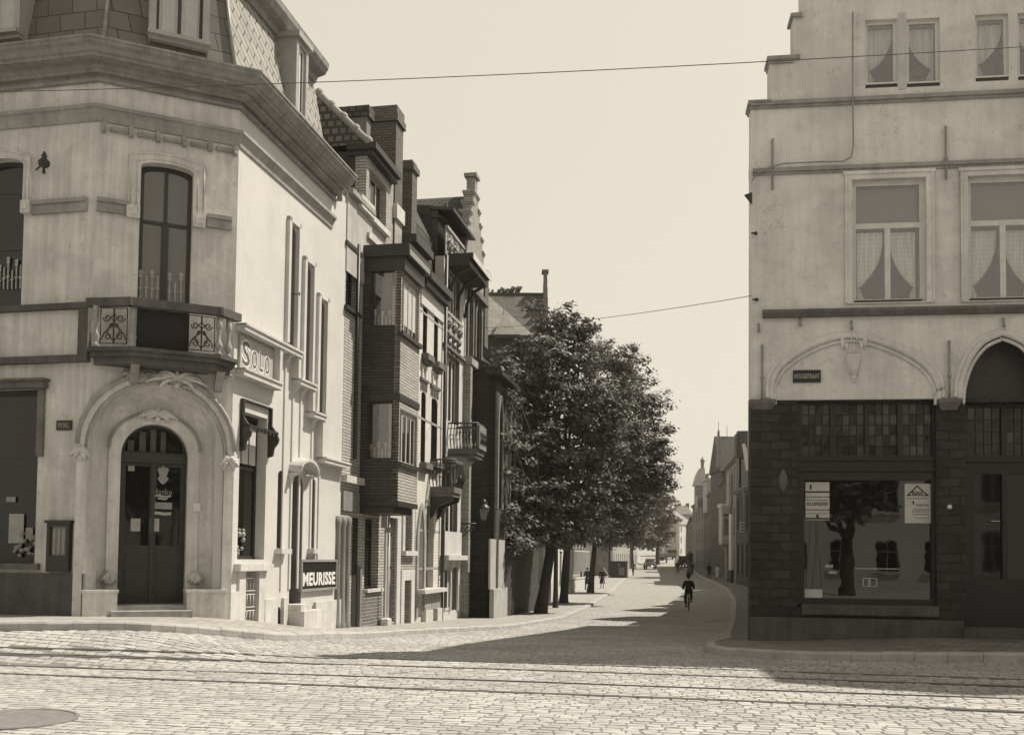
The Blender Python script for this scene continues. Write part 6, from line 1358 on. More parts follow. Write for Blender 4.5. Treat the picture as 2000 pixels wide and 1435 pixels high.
# railing on a low wall, hoarding
u0=uS+27.3; u1=u0+12; Fr=SF.sub(u0,u1,1.0); a=SF.w(u0,1.0); zb=g(a.x,a.y)+.1; t=thing('garden_railing','low pale wall topped by tall iron railing beyond the third tree','railing',(a.x,a.y,zb))
b=MB(); b.box(0,12,0,.35,zb-1,zb+.95); b.box(-.03,12,-.04,.4,zb+.95,zb+1.05); b.build('low_wall','stone_light',t,Fr.M)
b=MB(); 
for k in range(60): b.box(.1+k*.2,.14+k*.2,.15,.19,zb+1.05,zb+3.2)
b.box(0,12,.14,.2,zb+3.05,zb+3.12); b.box(0,12,.14,.2,zb+1.2,zb+1.26); b.build('iron_bars','stone_light',t,Fr.M)
b=MB(); b.box(11.7,12.3,-.15,.45,zb-1,zb+3.6); b.build('end_pier','stone_light',t,Fr.M)
houseL(uS+42,uS+62,4,5.5,2,8,'render_mid','low far building set back behind the railing and hoarding',nm='set_back_building',cat='building')
houseL(uS+75,uS+120,2.5,7,2,14,'render_pale','long pale building under the far trees by the street bend',nm='far_terrace',cat='building')
x=PY(1207,1100,113).x; zb=g(x,113)+.12; t=thing('hoarding','dark square wooden hoarding with pasted bills at the pavement edge','hoarding',(x,113,zb))
b=MB(); b.box(x-1.05,x+1.05,113,113.9,zb,zb+1.85); b.box(x+1.05,x+1.2,112.95,113.95,zb,zb+1.9,1); b.box(x-1.12,x+1.2,112.93,113.97,zb+1.85,zb+1.92); b.build('panel',['wood_dark','stone_light'],t,I4)
b=MB(); b.box(x+.1,x+.75,112.97,112.995,zb+.3,zb+1.2); b.build('bill','render_mid',t,I4); b=MB(); b.box(x-.0,x+.25,112.97,112.99,zb+1.35,zb+1.6); b.build('bill','render_mid',t,I4)
b=MB(); b.tube([(x-1.7,112.6,zb+1.1),(x-1.0,112.4,zb)],.05,5); b.build('prop','stone_light',t,I4)
# wall lantern
Yl=SF.w(uK,0).y-.4; pl=PY(945,1000,Yl); la=thing('wall_lantern','old glass street lantern on an iron arm before the dark wall','street lamp',(pl.x,Yl,pl.z))
def lan():
    b=MB(); s0,s1=.1,.17; z0,z1=pl.z-.28,pl.z+.12; q=[]
    for s_,z in ((s0,z0),(s1,z1)): q+=[(pl.x-s_,Yl-s_,z),(pl.x+s_,Yl-s_,z),(pl.x+s_,Yl+s_,z),(pl.x-s_,Yl+s_,z)]
    MB().hexa(q).build('lamp_glass','blind_grey',la,I4)
    for i in range(4): b.tube([q[i],q[i+4]],.015,5)
    b.lathe(pl.x,Yl,[(.25,z1),(.25,z1+.03),(.16,z1+.12),(.1,z1+.2),(.12,z1+.24),(.05,z1+.34),(.0,z1+.36)],8); b.lathe(pl.x,Yl,[(.02,z0-.1),(.1,z0-.02),(.1,z0)],8)
    e=SF.w(uK,CO*.6); b.tube([(pl.x,Yl,z0-.1),(pl.x-.2,Yl+.1,z0-.35),(pl.x-.25,Yl+.42,z0-.45)],.02,5); b.build('lamp_frame','iron',la,I4)
lan()
u=S(900,1030); q=SF.w(u,0); b=MB(); z=Z(900,1022); b.tube([(u,0,z),(u,-.55,z)],.025,5); b.tube([(u,0,z-.5),(u,-.2,z-.35),(u,-.5,z-.05)],.02,5)
for k in range(3): b.tube([(u,-.12-.15*k+.07*math.cos(t*.8),z-.18+.07*math.sin(t*.8)) for t in range(9)],.015,4)
o=b.build('iron_bracket','iron',None,SF.M); tag(o,'scrolled black iron bracket on the front right of the low balcony','bracket')
# ================================================================ RIGHT ROW
QL=[(8.75,34),(15.2,60),(21.7,87),(22.6,98),(24.2,110),(26.6,126),(29.2,148),(31.2,168)]
def QF(i,t0=0,t1=1,off=0):
    a=Vector(QL[i]);c=Vector(QL[i+1]); p=a.lerp(c,t0); q=a.lerp(c,t1); return Frame((q.x,q.y),(p.x,p.y))
def zat(px,py,Y): return PY(px,py,Y).z
def houseR(fr,H,rows,cols,mat,label,gable=False,ridge=2.6,roofm='roof_tile',trim='stone_trim_dark',cat='house',nm='town_house',group=None):
    L=fr.len; m=fr.w(L/2); zb=g(m.x,m.y); t=thing(nm,label,cat,(m.x,m.y,zb),0,group)
    facade(fr,t,0,L,zb,zb+H,rows,cols,mat,trim=trim)
    b=MB(); b.box(0,L,.5,8,zb-2,zb+H); b.build('house_body','render_mid',t,fr.M)
    b=MB()
    if gable: b.prism([(0,zb+H),(L,zb+H),(L/2,zb+H+ridge)],-.0,8,'y')
    else: b.prism([(-.3,zb+H+.1),(8.2,zb+H+.1),(4,zb+H+ridge)],0,L,'x')
    b.build('roof',roofm,t,fr.M); return t
hid=[(0,.02,.22,8.0,0),(0,.22,.4,9.6,1),(0,.4,.62,7.6,0),(0,.62,.8,9.9,1),(0,.8,.99,8.2,1),(1,.0,.2,9.2,0),(1,.2,.38,7.4,1),(1,.38,.6,9.4,0),(1,.6,.8,8.1,1),(1,.8,.96,9.6,0)]
for k,(i,a,c,H,gb) in enumerate(hid): 
    fr=QF(i,a,c); m=fr.w(fr.len/2); zb=g(m.x,m.y); t=thing('row_house',['first','second','third','fourth','fifth','sixth','seventh','eighth','ninth','tenth'][k]+' house up the shaded side from the gabled corner, '+('gabled' if gb else 'level eaves'),'house',(m.x,m.y,zb),0,'row houses on the shaded side')
    b=MB(); b.box(0,fr.len,0,8,zb-2,zb+H); b.build('wall','render_mid',t,fr.M); b=MB(); b.prism([(0,zb+H),(fr.len,zb+H),(fr.len/2,zb+H+2.2)],0,8,'y') if gb else b.prism([(0,zb+H),(8,zb+H),(4,zb+H+2)],0,fr.len,'x'); b.build('roof','roof_tile',t,fr.M)
# dark house with board
f=QF(2); t=houseR(f,9.3,2,4,'render_dark','dark shaded house with long windows and pale hanging board, nearest of the right row',ridge=2.0)
m=f.w(f.len*.55,-.9); b=MB(); zt_=zat(1450,1018,m.y); zb_=zat(1450,1040,m.y); x0=PY(1445,1030,m.y).x; x1=PY(1462,1030,m.y).x; MB().box(x0,x1,m.y,m.y+.08,zb_,zt_).build('hanging_sign','render_pale',None,I4)
o=bpy.data.objects['hanging_sign']; tag(o,'pale lettered board hanging from the dark house at the right','sign'); b=MB()
for k in range(3): zz=zt_-(zt_-zb_)*(.25+.25*k); b.box(x0+.12,x1-.12,m.y-.01,m.y-.001,zz-.05,zz+.02)
b.build('lettering','render_dark',o,I4)
b=MB(); b.tube([(x0+.3,m.y,zt_),(x0+.3,m.y,zt_+3.4)],.03,4); b.build('rod','stone_light',o,I4)
# oriel house
f=QF(3); t=houseR(f,12.6,3,3,'render_mid','grey house with pale oriel column and white party wall, beyond the dark house',ridge=2.2)
m=f.w(2.2,0); 
def fbox(px0,px1,pt,pb,Y,dep,mat,par,name): x0=PY(px0,(pt+pb)/2,Y).x; x1=PY(px1,(pt+pb)/2,Y).x; return MB().box(x0,x1,Y,Y+dep,zat(px0,pb,Y),zat(px0,pt,Y)).build(name,mat,par,I4)
Yo=103; fbox(1410,1427,985,1062,Yo,1.6,'render_pale',t,'oriel'); fbox(1408,1428,983,990,Yo-.1,1.8,'stone_light',t,'oriel_cornice'); fbox(1411,1427,1049,1052,Yo-.08,1.5,'stone_light',t,'oriel_band'); fbox(1414,1424,1012,1045,Yo-.03,.06,'render_mid',t,'oriel_window')
for a in (1415,1418.6,1422.2): fbox(a-1.2,a+1.2,1003,1008,Yo-.04,.06,'room_dark',t,'oriel_opening')
fbox(1412,1427,1062,1065,Yo+.1,1.3,'render_mid',t,'oriel_base')
Yp=100.5; fbox(1427.5,1434,1003,1113,Yp,1.0,'stone_light',t,'party_wall'); fbox(1427.5,1435,1113,1140,Yp-.05,1.0,'render_dark',t,'party_base'); fbox(1420,1427,1065,1140,Yo+.3,1.2,'render_mid',t,'shaft')
Yw=99; fbox(1423,1429,925,985,Yw+3,.6,'render_pale',t,'upper_pilaster'); fbox(1429,1440,915,1000,Yw+3.4,.6,'render_mid',t,'upper_wall')
# brick house with spire and steep tile roof
f=QF(4); t=houseR(f,11.4,3,4,'brick_dark_shade2','dark brick house with thin pinnacle and steep tiled roof, mid right row',ridge=1.0) if brick('brick_dark_shade2',.09,.05,.3,.1,.012,.2) else None
Ys=118; xa=PY(1400,900,Ys).x; za=zat(1400,912,Ys); zc_=zat(1400,840,Ys); xb=PY(1408,900,Ys).x
b=MB(); b.add([(xa,Ys-.4,za),(xb,Ys-.4,za),(xb,Ys+.5,za),(xa,Ys+.5,za),(xa+.1,Ys-.15,zc_),(xa+.28,Ys-.15,zc_),(xa+.28,Ys+.1,zc_),(xa+.1,Ys+.1,zc_)],[(0,1,5,4),(1,2,6,5),(2,3,7,6),(3,0,4,7),(4,5,6,7)]); b.tube([(xa+.2,Ys,zc_),(xa+.2,Ys,zc_+1.1)],.03,4); b.build('pinnacle','render_mid',t,I4)
x0=PY(1405,860,Ys+1).x; x1=PY(1452,860,Ys+1).x; b=MB(); zr=zat(1420,852,Ys+4); zq=zat(1420,918,Ys); b.add([(x0,Ys+.6,zq),(x1,Ys+.6,zq),(x1,Ys+4,zr),(x0,Ys+4,zr),(x1,Ys+7.4,zq),(x0,Ys+7.4,zq)],[(0,1,2,3),(3,2,4,5),(0,3,5),(1,4,2)]); b.build('steep_roof','roof_tile',t,I4); MB().box(x0+.2,x1-.2,Ys+.9,Ys+7.1,g(x0,Ys)-1,zq+.02).build('rear_wing','brick_dark_shade2',t,I4)
b=MB(); b.tube([(PY(1420,850,Ys+4).x,Ys+4,zr),(PY(1420,850,Ys+4).x,Ys+4,zr+1.4)],.03,4); b.build('weathervane','iron',t,I4)
b=MB(); Yc_=104; 
for (a,c2,tp) in ((1442,1450,841),(1451,1461,841),(1438,1444,847)): b.box(PY(a,850,Yc_).x,PY(c2,850,Yc_).x,Yc_,Yc_+.9,zat(a,930,Yc_),zat(a,tp,Yc_))
tt=[o for o in col.objects if o.get('label','').startswith('grey house with pale oriel')][0]; b.build('chimney','brick_dark_shade2',tt,I4)
# white-boarded dormer gable seen edge on
Yd=96; xa=PY(1450,865,Yd).x; xb=PY(1468,915,Yd).x; b=MB(); b.add([(xa,Yd,zat(1450,866,Yd)),(PY(1455,866,Yd).x,Yd,zat(1455,866,Yd)),(PY(1468,905,Yd).x,Yd,zat(1468,903,Yd)),(PY(1468,905,Yd).x,Yd,zat(1468,918,Yd)),(PY(1458,905,Yd).x,Yd,zat(1458,919,Yd))]+[(xa,Yd+.2,zat(1450,866,Yd)),(PY(1455,866,Yd).x,Yd+.2,zat(1455,866,Yd)),(PY(1468,905,Yd).x,Yd+.2,zat(1468,903,Yd)),(PY(1468,905,Yd).x,Yd+.2,zat(1468,918,Yd)),(PY(1458,905,Yd).x,Yd+.2,zat(1458,919,Yd))],[(0,4,3,2,1),(5,6,7,8,9),(0,1,6,5),(1,2,7,6),(2,3,8,7),(3,4,9,8),(4,0,5,9)]); b.build('white_bargeboard','stone_light',[o for o in col.objects if o.get('label','').startswith('dark shaded house')][0],I4)
# grey house with louvred attic
f=QF(5); t=houseR(f,11,3,5,'render_mid2','plain grey house with pale louvred attic front, far right row',ridge=2.4) if plaster('render_mid2',.12,.25,1.5,.2) else None
Yv=150; fbox(1361,1382,968,991,Yv,1.2,'render_pale',t,'louvre_box')
b=MB(); 
for k in range(7): x=PY(1364+k*2.6,980,Yv).x; b.box(x,x+.09,Yv-.03,Yv,zat(1365,990,Yv),zat(1365,969,Yv))
b.build('louvres','render_dark',t,I4)
b=MB(); x0=PY(1381,940,140).x; x1=PY(1396,940,140).x; b.box(x0,x1,140,143,zat(1390,1000,140),zat(1390,934,140)); b.box(x0-.3,x1+.2,139.8,143.2,zat(1390,938,140),zat(1390,933,140)); b.build('attic_block','render_pale',t,I4)
# statue-topped house
f=QF(6); t=houseR(f,10.4,3,4,'render_mid','narrow far house whose gable carries a statue, end of the right row',ridge=1.2)
Yt=160
def tb(px0,px1,pt,pb,mat,name): return fbox(px0,px1,pt,pb,Yt,2.2,mat,t,name)
tb(1361,1376,948,1000,'render_mid','tower_stage'); tb(1359,1378,944,948,'stone_light','tower_cornice'); 
b=MB(); b.prism([(PY(1355,946,Yt).x,zat(1355,948,Yt)),(PY(1380,946,Yt).x,zat(1380,948,Yt)),(PY(1377,930,Yt).x,zat(1377,930,Yt)),(PY(1376,914,Yt).x,zat(1376,914,Yt)),(PY(1368,914,Yt).x,zat(1368,914,Yt)),(PY(1361,927,Yt).x,zat(1361,927,Yt))],Yt-.2,Yt+1.6,'y'); b.build('curved_gable','render_pale',t,I4)
tb(1362,1371,930,944,'stone_light','gable_panel')
xs=PY(1372,900,Yt+.6).x; z0=zat(1372,914,Yt); z1=zat(1372,891,Yt); H=z1-z0; b=MB(); b.lathe(xs,Yt+.6,[(.3,z0),(.3,z0+.12*H),(.22,z0+.15*H),(.26,z0+.2*H),(.3,z0+.45*H),(.24,z0+.62*H),(.3,z0+.74*H),(.22,z0+.8*H),(.09,z0+.82*H),(.13,z0+.88*H),(.13,z0+.95*H),(.05,z1)],10); b.tube([(xs-.28,Yt+.6,z0+.74*H),(xs-.36,Yt+.4,z0+.6*H),(xs-.12,Yt+.3,z0+.55*H)],.08,6); b.tube([(xs+.28,Yt+.6,z0+.74*H),(xs+.34,Yt+.4,z0+.58*H),(xs+.1,Yt+.3,z0+.6*H)],.08,6); b.build('statue','render_mid',t,I4)
tb(1381,1384,924,944,'render_mid','pinnacle')
# far white corner house and roofs at the bend
pc=PY(1325,1050,250); pl_=PY(1285,1050,266); pr_=PY(1357,1050,262)
FL=Frame((pl_.x,pl_.y),(pc.x,pc.y)); FR_=Frame((pc.x,pc.y),(pr_.x,pr_.y)); zb=g(pc.x,250); H=zat(1325,1022,250)-zb
t=thing('far_corner_house','white fronted corner house with hipped roof closing the street','house',(pc.x,250,zb))
facade(FR_,t,0,FR_.len,zb,zb+H,3,3,'plaster_white',trim='stone_light'); facade(FL,t,0,FL.len,zb,zb+H,3,3,'render_pale',trim='stone_light')
b=MB(); z=zb+H+.15; ap=PY(1316,997,258); b.add([(pl_.x-.3,pl_.y,z),(pc.x,pc.y-.5,z),(pr_.x+.3,pr_.y,z),(pc.x,pc.y+24,z),(ap.x-1.2,256,ap.z),(ap.x+.3,258,ap.z)],[(0,1,4),(1,2,5,4),(2,3,5),(3,0,4,5),(0,3,2,1)]); b.build('roof','roof_slate_far',t,I4)
b=MB(); b.box(pl_.x+1,pr_.x-1,pc.y+6,pc.y+20,zb-2,zb+H); b.build('house_body','render_mid',t,I4)
for k,(a,c2,tp,bt,Y,lab) in enumerate(((1318,1353,984,1040,290,'tall far house with mansard roof and chimneys behind the white corner house'),(1353,1370,1004,1060,235,'dark gabled far house pressed against the statue house'))):
    x0=PY(a,1000,Y).x; x1=PY(c2,1000,Y).x; zt=zat(a,tp,Y); zb_=g(x0,Y); zm=zt-3.0; t2=thing('far_house',lab,'house',((x0+x1)/2,Y,zb_)); MB().box(x0,x1,Y,Y+9,zb_-2,zm).build('wall','render_mid' if k==0 else 'render_dark',t2,I4)
    b=MB(); b.add([(x0-.2,Y-.2,zm),(x1+.2,Y-.2,zm),(x1+.2,Y+9,zm),(x0-.2,Y+9,zm),(x0+1.5,Y+2,zt-.3),(x1-1.5,Y+2,zt-.3),(x1-1.5,Y+7,zt-.3),(x0+1.5,Y+7,zt-.3)],[(0,1,5,4),(1,2,6,5),(2,3,7,6),(3,0,4,7),(4,5,6,7)]); b.build('roof','roof_slate_far' if k==0 else 'roof_tile',t2,I4)
    for q in (.25,.7): xx=x0+(x1-x0)*q; MB().box(xx,xx+.9,Y+2,Y+3,zm+1,zt+.4).build('chimney','brick_dark_shade2',t2,I4)
# ================================================================ PEOPLE
def skin(name,verts,edges,mat,parent,M,sub=1):
    me=bpy.data.meshes.new(name); me.from_pydata([v[:3] for v in verts],edges,[]); o=bpy.data.objects.new(name,me); col.objects.link(o)
    sk=o.modifiers.new('s','SKIN'); sk.use_smooth_shade=True; o.modifiers.new('d','SUBSURF').levels=sub; o.modifiers['d'].render_levels=sub
    for i,v in enumerate(verts): r=v[3]; me.skin_vertices[0].data[i].radius=(r if not isinstance(r,tuple) else r[0],r if not isinstance(r,tuple) else r[1]); me.skin_vertices[0].data[i].use_root=(i==0)
    dg=bpy.context.evaluated_depsgraph_get(); dg.update(); m2=bpy.data.meshes.new_from_object(o.evaluated_get(dg)); bpy.data.objects.remove(o); m2.name=name
    m2.materials.clear(); m2.materials.append(MATS[mat]); m2.polygons.foreach_set('use_smooth',[True]*len(m2.polygons)); q=bpy.data.objects.new(name,m2); link(q,M,parent); return q
def person(label,px,Y,on_pave=True,rz=0,pose='stand',coat='cloth_black',legs='cloth_dark',hat=True,skirt=False,s=1.0,group=None,x=None,z=None):
    x=PY(px,1100,Y).x if x is None else x; z=(g(x,Y)+(.12 if on_pave else .006)) if z is None else z; M=TM(x,Y,z,rz,s); t=thing('person',label,'person',(x,Y,z),rz,group)
    st=.0 if pose=='stand' else .2
    if pose=='cycle':
        J=dict(pel=(0,0,1.0),wai=(0,.05,1.14),che=(0,.12,1.36),nec=(0,.17,1.52),hb=(0,.19,1.6),hd=(0,.21,1.7),tp=(0,.2,1.78),
        sl=(-.19,.13,1.45),el=(-.26,.24,1.17),wl=(-.27,.5,1.1),hl=(-.26,.57,1.09),sr=(.19,.13,1.45),er=(.26,.24,1.17),wr=(.27,.5,1.1),hr=(.26,.57,1.09),
        pl=(-.1,.02,.96),kl=(-.15,.3,.68),al=(-.13,.12,.3),tl=(-.13,.24,.24),pr=(.1,.02,.96),kr=(.15,.42,.86),ar=(.13,.24,.5),tr=(.13,.36,.46))
    else:
        J=dict(pel=(0,0,.95),wai=(0,0,1.1),che=(0,.01,1.32),nec=(0,.01,1.5),hb=(0,.02,1.58),hd=(0,.03,1.67),tp=(0,.02,1.75),
        sl=(-.19,0,1.43),el=(-.25,-.03-st*.5,1.16),wl=(-.25,.05-st,.93),hl=(-.25,.07-st,.85),sr=(.19,0,1.43),er=(.25,-.03+st*.4,1.16),wr=(.25,.05+st,.93),hr=(.25,.07+st,.85),
        pl=(-.09,0,.9),kl=(-.1,.03+st*.9,.5),al=(-.1,st*1.3-.0,.09),tl=(-.1,.14+st*1.3,.04),pr=(.09,0,.9),kr=(.1,.03-st*.3,.5),ar=(.1,-st*1.4,.11),tr=(.1,.13-st*1.4,.05))
    order=['pel','wai','che','nec','hb','hd','tp','sl','el','wl','hl','sr','er','wr','hr','pl','kl','al','tl','pr','kr','ar','tr']; idx={k:i for i,k in enumerate(order)}
    rad=dict(pel=.13,wai=.11,che=.13,nec=.05,hb=.07,hd=.095,tp=.06,sl=.06,el=.042,wl=.028,hl=.03,sr=.06,er=.042,wr=.028,hr=.03,pl=.085,kl=.058,al=.04,tl=.032,pr=.085,kr=.058,ar=.04,tr=.032)
    E=[('pel','wai'),('wai','che'),('che','nec'),('nec','hb'),('hb','hd'),('hd','tp'),('che','sl'),('sl','el'),('el','wl'),('wl','hl'),('che','sr'),('sr','er'),('er','wr'),('wr','hr'),('pel','pl'),('pl','kl'),('kl','al'),('al','tl'),('pel','pr'),('pr','kr'),('kr','ar'),('ar','tr')]
    V=[J[k]+(rad[k],) for k in order]; Ed=[(idx[a],idx[b]) for a,b in E]
    # fingers on each hand
    for h in ('hl','hr'):
        hx,hy,hz=J[h]; sg=-1 if h=='hl' else 1
        for q in range(4): 
            V.append((hx+(q-1.5)*.004*sg,hy+.0+(q-1.5)*.019+(.05 if pose=='cycle' else .0),hz-(.06 if pose!='cycle' else .012*q),.009)); Ed.append((idx[h],len(V)-1)); V.append((V[-1][0]-.01*sg,V[-1][1]+.012,V[-1][2]-.035,.008)); Ed.append((len(V)-2,len(V)-1))
        V.append((hx-.03*sg,hy+.035,hz-.02,.01)); Ed.append((idx[h],len(V)-1))
    skin('body',V,Ed,'skin',t,M)
    # coat and sleeves
    def P(k,r): return J[k]+(r,)
    hem=.62 if not skirt else .5
    Vc=[P('wai',(.17,.13)),P('che',(.205,.15)),(J['che'][0],J['che'][1]+.01,J['che'][2]+.13,(.12,.09)),P('pel',(.18,.14))]; Ec=[(0,1),(1,2),(0,3)]
    if pose!='cycle' : Vc.append((0,st*.1,hem,(.2,.16))); Ec.append((3,4))
    else: Vc.append((0,-.1,.9,(.2,.14))); Ec.append((3,4))
    for a in 'lr':
        n0=len(Vc); Vc+=[P('s'+a,.085),P('e'+a,.066),P('w'+a,.05)]; Ec+=[(1,n0),(n0,n0+1),(n0+1,n0+2)]
    skin('coat',Vc,Ec,coat,t,M)
    if skirt:
        b=MB(); b.lathe(0,0,[(.14,.98),(.19,.8),(.25,.45),(.24,.44),(.1,.6)],14); b.build('skirt',legs,t,M)
    else:
        Vl=[P('pel',(.14,.13))]; El=[]
        for a in 'lr': n0=len(Vl); Vl+=[P('p'+a,.1),P('k'+a,.082),P('a'+a,.065)]; El+=[(0,n0),(n0,n0+1),(n0+1,n0+2)]
        skin('trousers',Vl,El,legs,t,M)
    for a in 'lr': x_,y_,z_=J['a'+a]; x2,y2,z2=J['t'+a]; b=MB(); b.tube([(x_,y_-.05,z_-.04),(x_,y_+.03,z_-.03),(x2,y2,z2),(x2,y2+.04,z2)],[.045,.05,.045,.025],7); b.build('shoe','cloth_black',t,M)
    hx,hy,hz=J['hd']; b=MB()
    b.ball((hx,hy-.02,hz+.03),.108,0,10,(1,1,.95)); b.build('hair','hair',t,M)
    if hat: b=MB(); b.lathe(hx,hy-.005,[(.165,hz+.05),(.165,hz+.065),(.115,hz+.07),(.11,hz+.17),(.07,hz+.19),(0,hz+.18)],14); b.build('hat',coat,t,M)
    b=MB(); b.tube([(hx,hy+.09,hz+.01),(hx,hy+.125,hz-.02),(hx,hy+.095,hz-.025)],[.012,.018,.012],5); 
    for sx in (-1,1): b.ball((hx+sx*.1,hy,hz),.022,0,6,(.5,1,1.4))
    b.build('face',"skin",t,M); b=MB(); 
    for sx in (-1,1): b.ball((hx+sx*.035,hy+.088,hz+.02),.011)
    b.box(hx-.03,hx+.03,hy+.09,hy+.1,hz-.06,hz-.052); b.build('eyes','hair',t,M)
    return t
Yb=49; xb=PY(1345,1150,Yb).x; hd=math.atan2(-xb,Yb)*.0-.16
zc_=g(xb,Yb)+.01
person('man in dark suit and hat riding away on a bicycle down the street',0,Yb,False,-.14,'cycle',hat=True,x=xb,z=zc_,s=1.0,legs='cloth_black')
bi=thing('bicycle','dark bicycle under the hatted rider in the middle of the street','bicycle',(xb,Yb,zc_),-.14); Mb=TM(xb,Yb,zc_,-.14)
for y in (-.42,.62):
    w_=MB(); w_.tube([(0,y+.33*math.cos(t*math.pi/12),.345+.33*math.sin(t*math.pi/12)) for t in range(24)],.018,6,0,True); o=w_.build('wheel','rubber',bi,Mb); w_=MB(); w_.tube([(0,y+.3*math.cos(t*math.pi/12),.345+.3*math.sin(t*math.pi/12)) for t in range(24)],.01,5,0,True)
    for k in range(10): a=k*.628; w_.tube([(0,y,.345),(0,y+.3*math.cos(a),.345+.3*math.sin(a))],.003,3)
    w_.build('rim','chrome',o,Mb)
b=MB(); S_=(0,-.12,.9); BB_=(0,.05,.3); HT=(0,.46,.88)
for a,c in ((S_,BB_),(BB_,(0,.48,.72)),(S_,HT),(S_,(0,-.42,.345)),(BB_,(0,-.42,.345)),(HT,(0,.62,.345))): b.tube([a,c],.017,6)
b.build('frame','iron',bi,Mb); b=MB(); b.tube([(-.28,.5,1.06),(-.2,.55,1.06),(0,.47,1.02),(.2,.55,1.06),(.28,.5,1.06)],.014,6); b.tube([(0,.46,.88),(0,.47,1.02)],.014,6); b.build('handlebar','chrome',bi,Mb)
b=MB(); b.ball((0,-.1,.94),.11,0,8,(1,1.3,.4)); b.build('saddle','rubber',bi,Mb); b=MB(); b.box(-.2,-.06,.07,.17,.19,.215); b.box(.06,.2,.18,.28,.42,.445); b.tube([(-.06,.12,.2),(-.04,.05,.3),(.04,.05,.3),(.06,.22,.43)],.01,5); b.build('pedals','iron',bi,Mb)
gp='people walking on the pavements'
person('man in long dark coat walking left of the third tree trunk',1130,77,rz=3.2,pose='walk',hat=True,group=gp)
person('walker half hidden behind the third tree trunk',1147.5,79,rz=3.1,pose='walk',skirt=True,hat=False,group=gp)
person('woman in dark dress walking right of the third tree trunk',1176.5,82,rz=3.1,pose='walk',skirt=True,hat=False,coat='cloth_black',legs='cloth_black',s=.95,group=gp)
person('man in lighter clothes standing right of the dark hoarding',1237,121,rz=2.6,pose='walk',coat='render_mid2',legs='cloth_dark',hat=False,group=gp)
person('dark figure walking in the road beyond the cyclist',1324,134,False,rz=0,pose='walk',group=gp)
person('dark figure just ahead of the parked van in the road',1331.5,146,False,rz=0,pose='walk',group=gp)
person('man in black standing at the right kerb by the dark pillar',1352,126,rz=.3,group=gp)
person('dark figure on the right pavement against the brick house',1385,114,rz=0,pose='walk',group=gp)
person('woman in pale dress on the right pavement',1402,105,rz=3.0,pose='walk',coat='cloth_light',legs='cloth_light',skirt=True,hat=False,group=gp)
x=PY(1347.5,1100,137).x; zb=g(x,137)+.1; t=thing('advertising_pillar','tall dark pillar at the right kerb where the street bends','pillar',(x,137,zb)); b=MB(); b.lathe(x,137,[(.5,zb-.2),(.5,zb+.2),(.42,zb+.25),(.42,zb+2.3),(.52,zb+2.35),(.5,zb+2.45),(.1,zb+2.9),(0,zb+2.95)],14); b.build('shaft','paint_dark',t,I4)
# ================================================================ CARS
def car(label,px,Y,rz,body='car_black',s=1.0,group='cars far down the street'):
    x=PY(px,1100,Y).x; z=g(x,Y); M=TM(x,Y,z,rz,s); t=thing('car',label,'car',(x,Y,z),rz,group)
    b=MB(); prof=[(-2.0,.42),(1.95,.42),(2.0,.75),(1.9,1.0),(.75,1.08),(.35,1.55),(.1,1.66),(-1.1,1.66),(-1.7,1.35),(-2.0,.95)]
    k=len(prof); vs=[(sx*(.62 if zz>1.2 else .74 if zz>.5 else .66),y,zz) for sx in (-1,1) for y,zz in prof]
    b.add(vs,[tuple(range(k))[::-1],tuple(range(k,2*k))]+[(i,(i+1)%k,(i+1)%k+k,i+k) for i in range(k)]); o=b.build('car_body',body,t,M)
    for sx in (-1,1):
        for y in (-1.25,1.3):
            b=MB(); n=16; P=[(y+.34*math.cos(a*math.pi/8),.34+.34*math.sin(a*math.pi/8)) for a in range(n)]; b.prism(P,sx*.62,sx*.8,'x'); w=b.build('wheel','rubber',t,M); b=MB(); b.prism([(y+.18*math.cos(a*math.pi/5),.34+.18*math.sin(a*math.pi/5)) for a in range(10)],sx*.79,sx*.815,'x'); b.build('rim','chrome',w,M)
            b=MB(); arc=[(y+.5*math.cos(a*math.pi/8),.36+.42*math.sin(a*math.pi/8)) for a in range(9)]; b.prism(arc+[(y-.4,.4),(y+.4,.4)],sx*.6,sx*.88,'x'); b.build('fender',body,t,M)
        b=MB(); b.ball((sx*.52,2.0,.8),.13,0,8,(1,1.2,1)); b.build('headlight','chrome',t,M)
        b=MB(); b.prism([(-1.45,1.15),(.45,1.15),(.15,1.52),(-1.1,1.54)],sx*.66,sx*.7,'x'); b.build('side_window','glass_dark',t,M)
    b=MB(); b.add([(-.5,.78,1.12),(.5,.78,1.12),(.48,.42,1.52),(-.48,.42,1.52)],[(0,1,2,3)]); b.build('windscreen','glass_grey',t,M)
    b=MB(); b.add([(-.36,-1.83,1.22),(.36,-1.83,1.22),(.34,-1.5,1.5),(-.34,-1.5,1.5)],[(3,2,1,0)]); b.build('rear_window','glass_grey',t,M)
    b=MB(); b.tube([(-.8,2.12,.48),(.8,2.12,.48)],.05,6); b.build('bumper','chrome',t,M); b=MB(); b.tube([(-.75,-2.1,.48),(.75,-2.1,.48)],.05,6); b.build('bumper','chrome',t,M); return t
car('grey saloon car parked at the left kerb far down the street',1270,149,math.pi-.25,'car_grey')
car('black saloon car beyond the grey one in the middle of the far street',1294,188,math.pi-.2,'car_black',1.05)
x=PY(1307,1085,222).x; z=g(x,222); t=thing('lorry','pale lorry farthest down the street below the far corner house','lorry',(x,222,z)); b=MB(); b.box(x-1.3,x+1.3,220,224.5,z+.8,z+2.6); b.build('load_box','render_pale',t,I4); b=MB(); b.box(x-1.1,x+1.1,218.2,219.9,z+.7,z+2.2); b.build('cab','car_grey',t,I4); b=MB(); b.box(x-.9,x+.9,218.15,218.2,z+1.5,z+2.05); b.build('windscreen','glass_dark',t,I4)
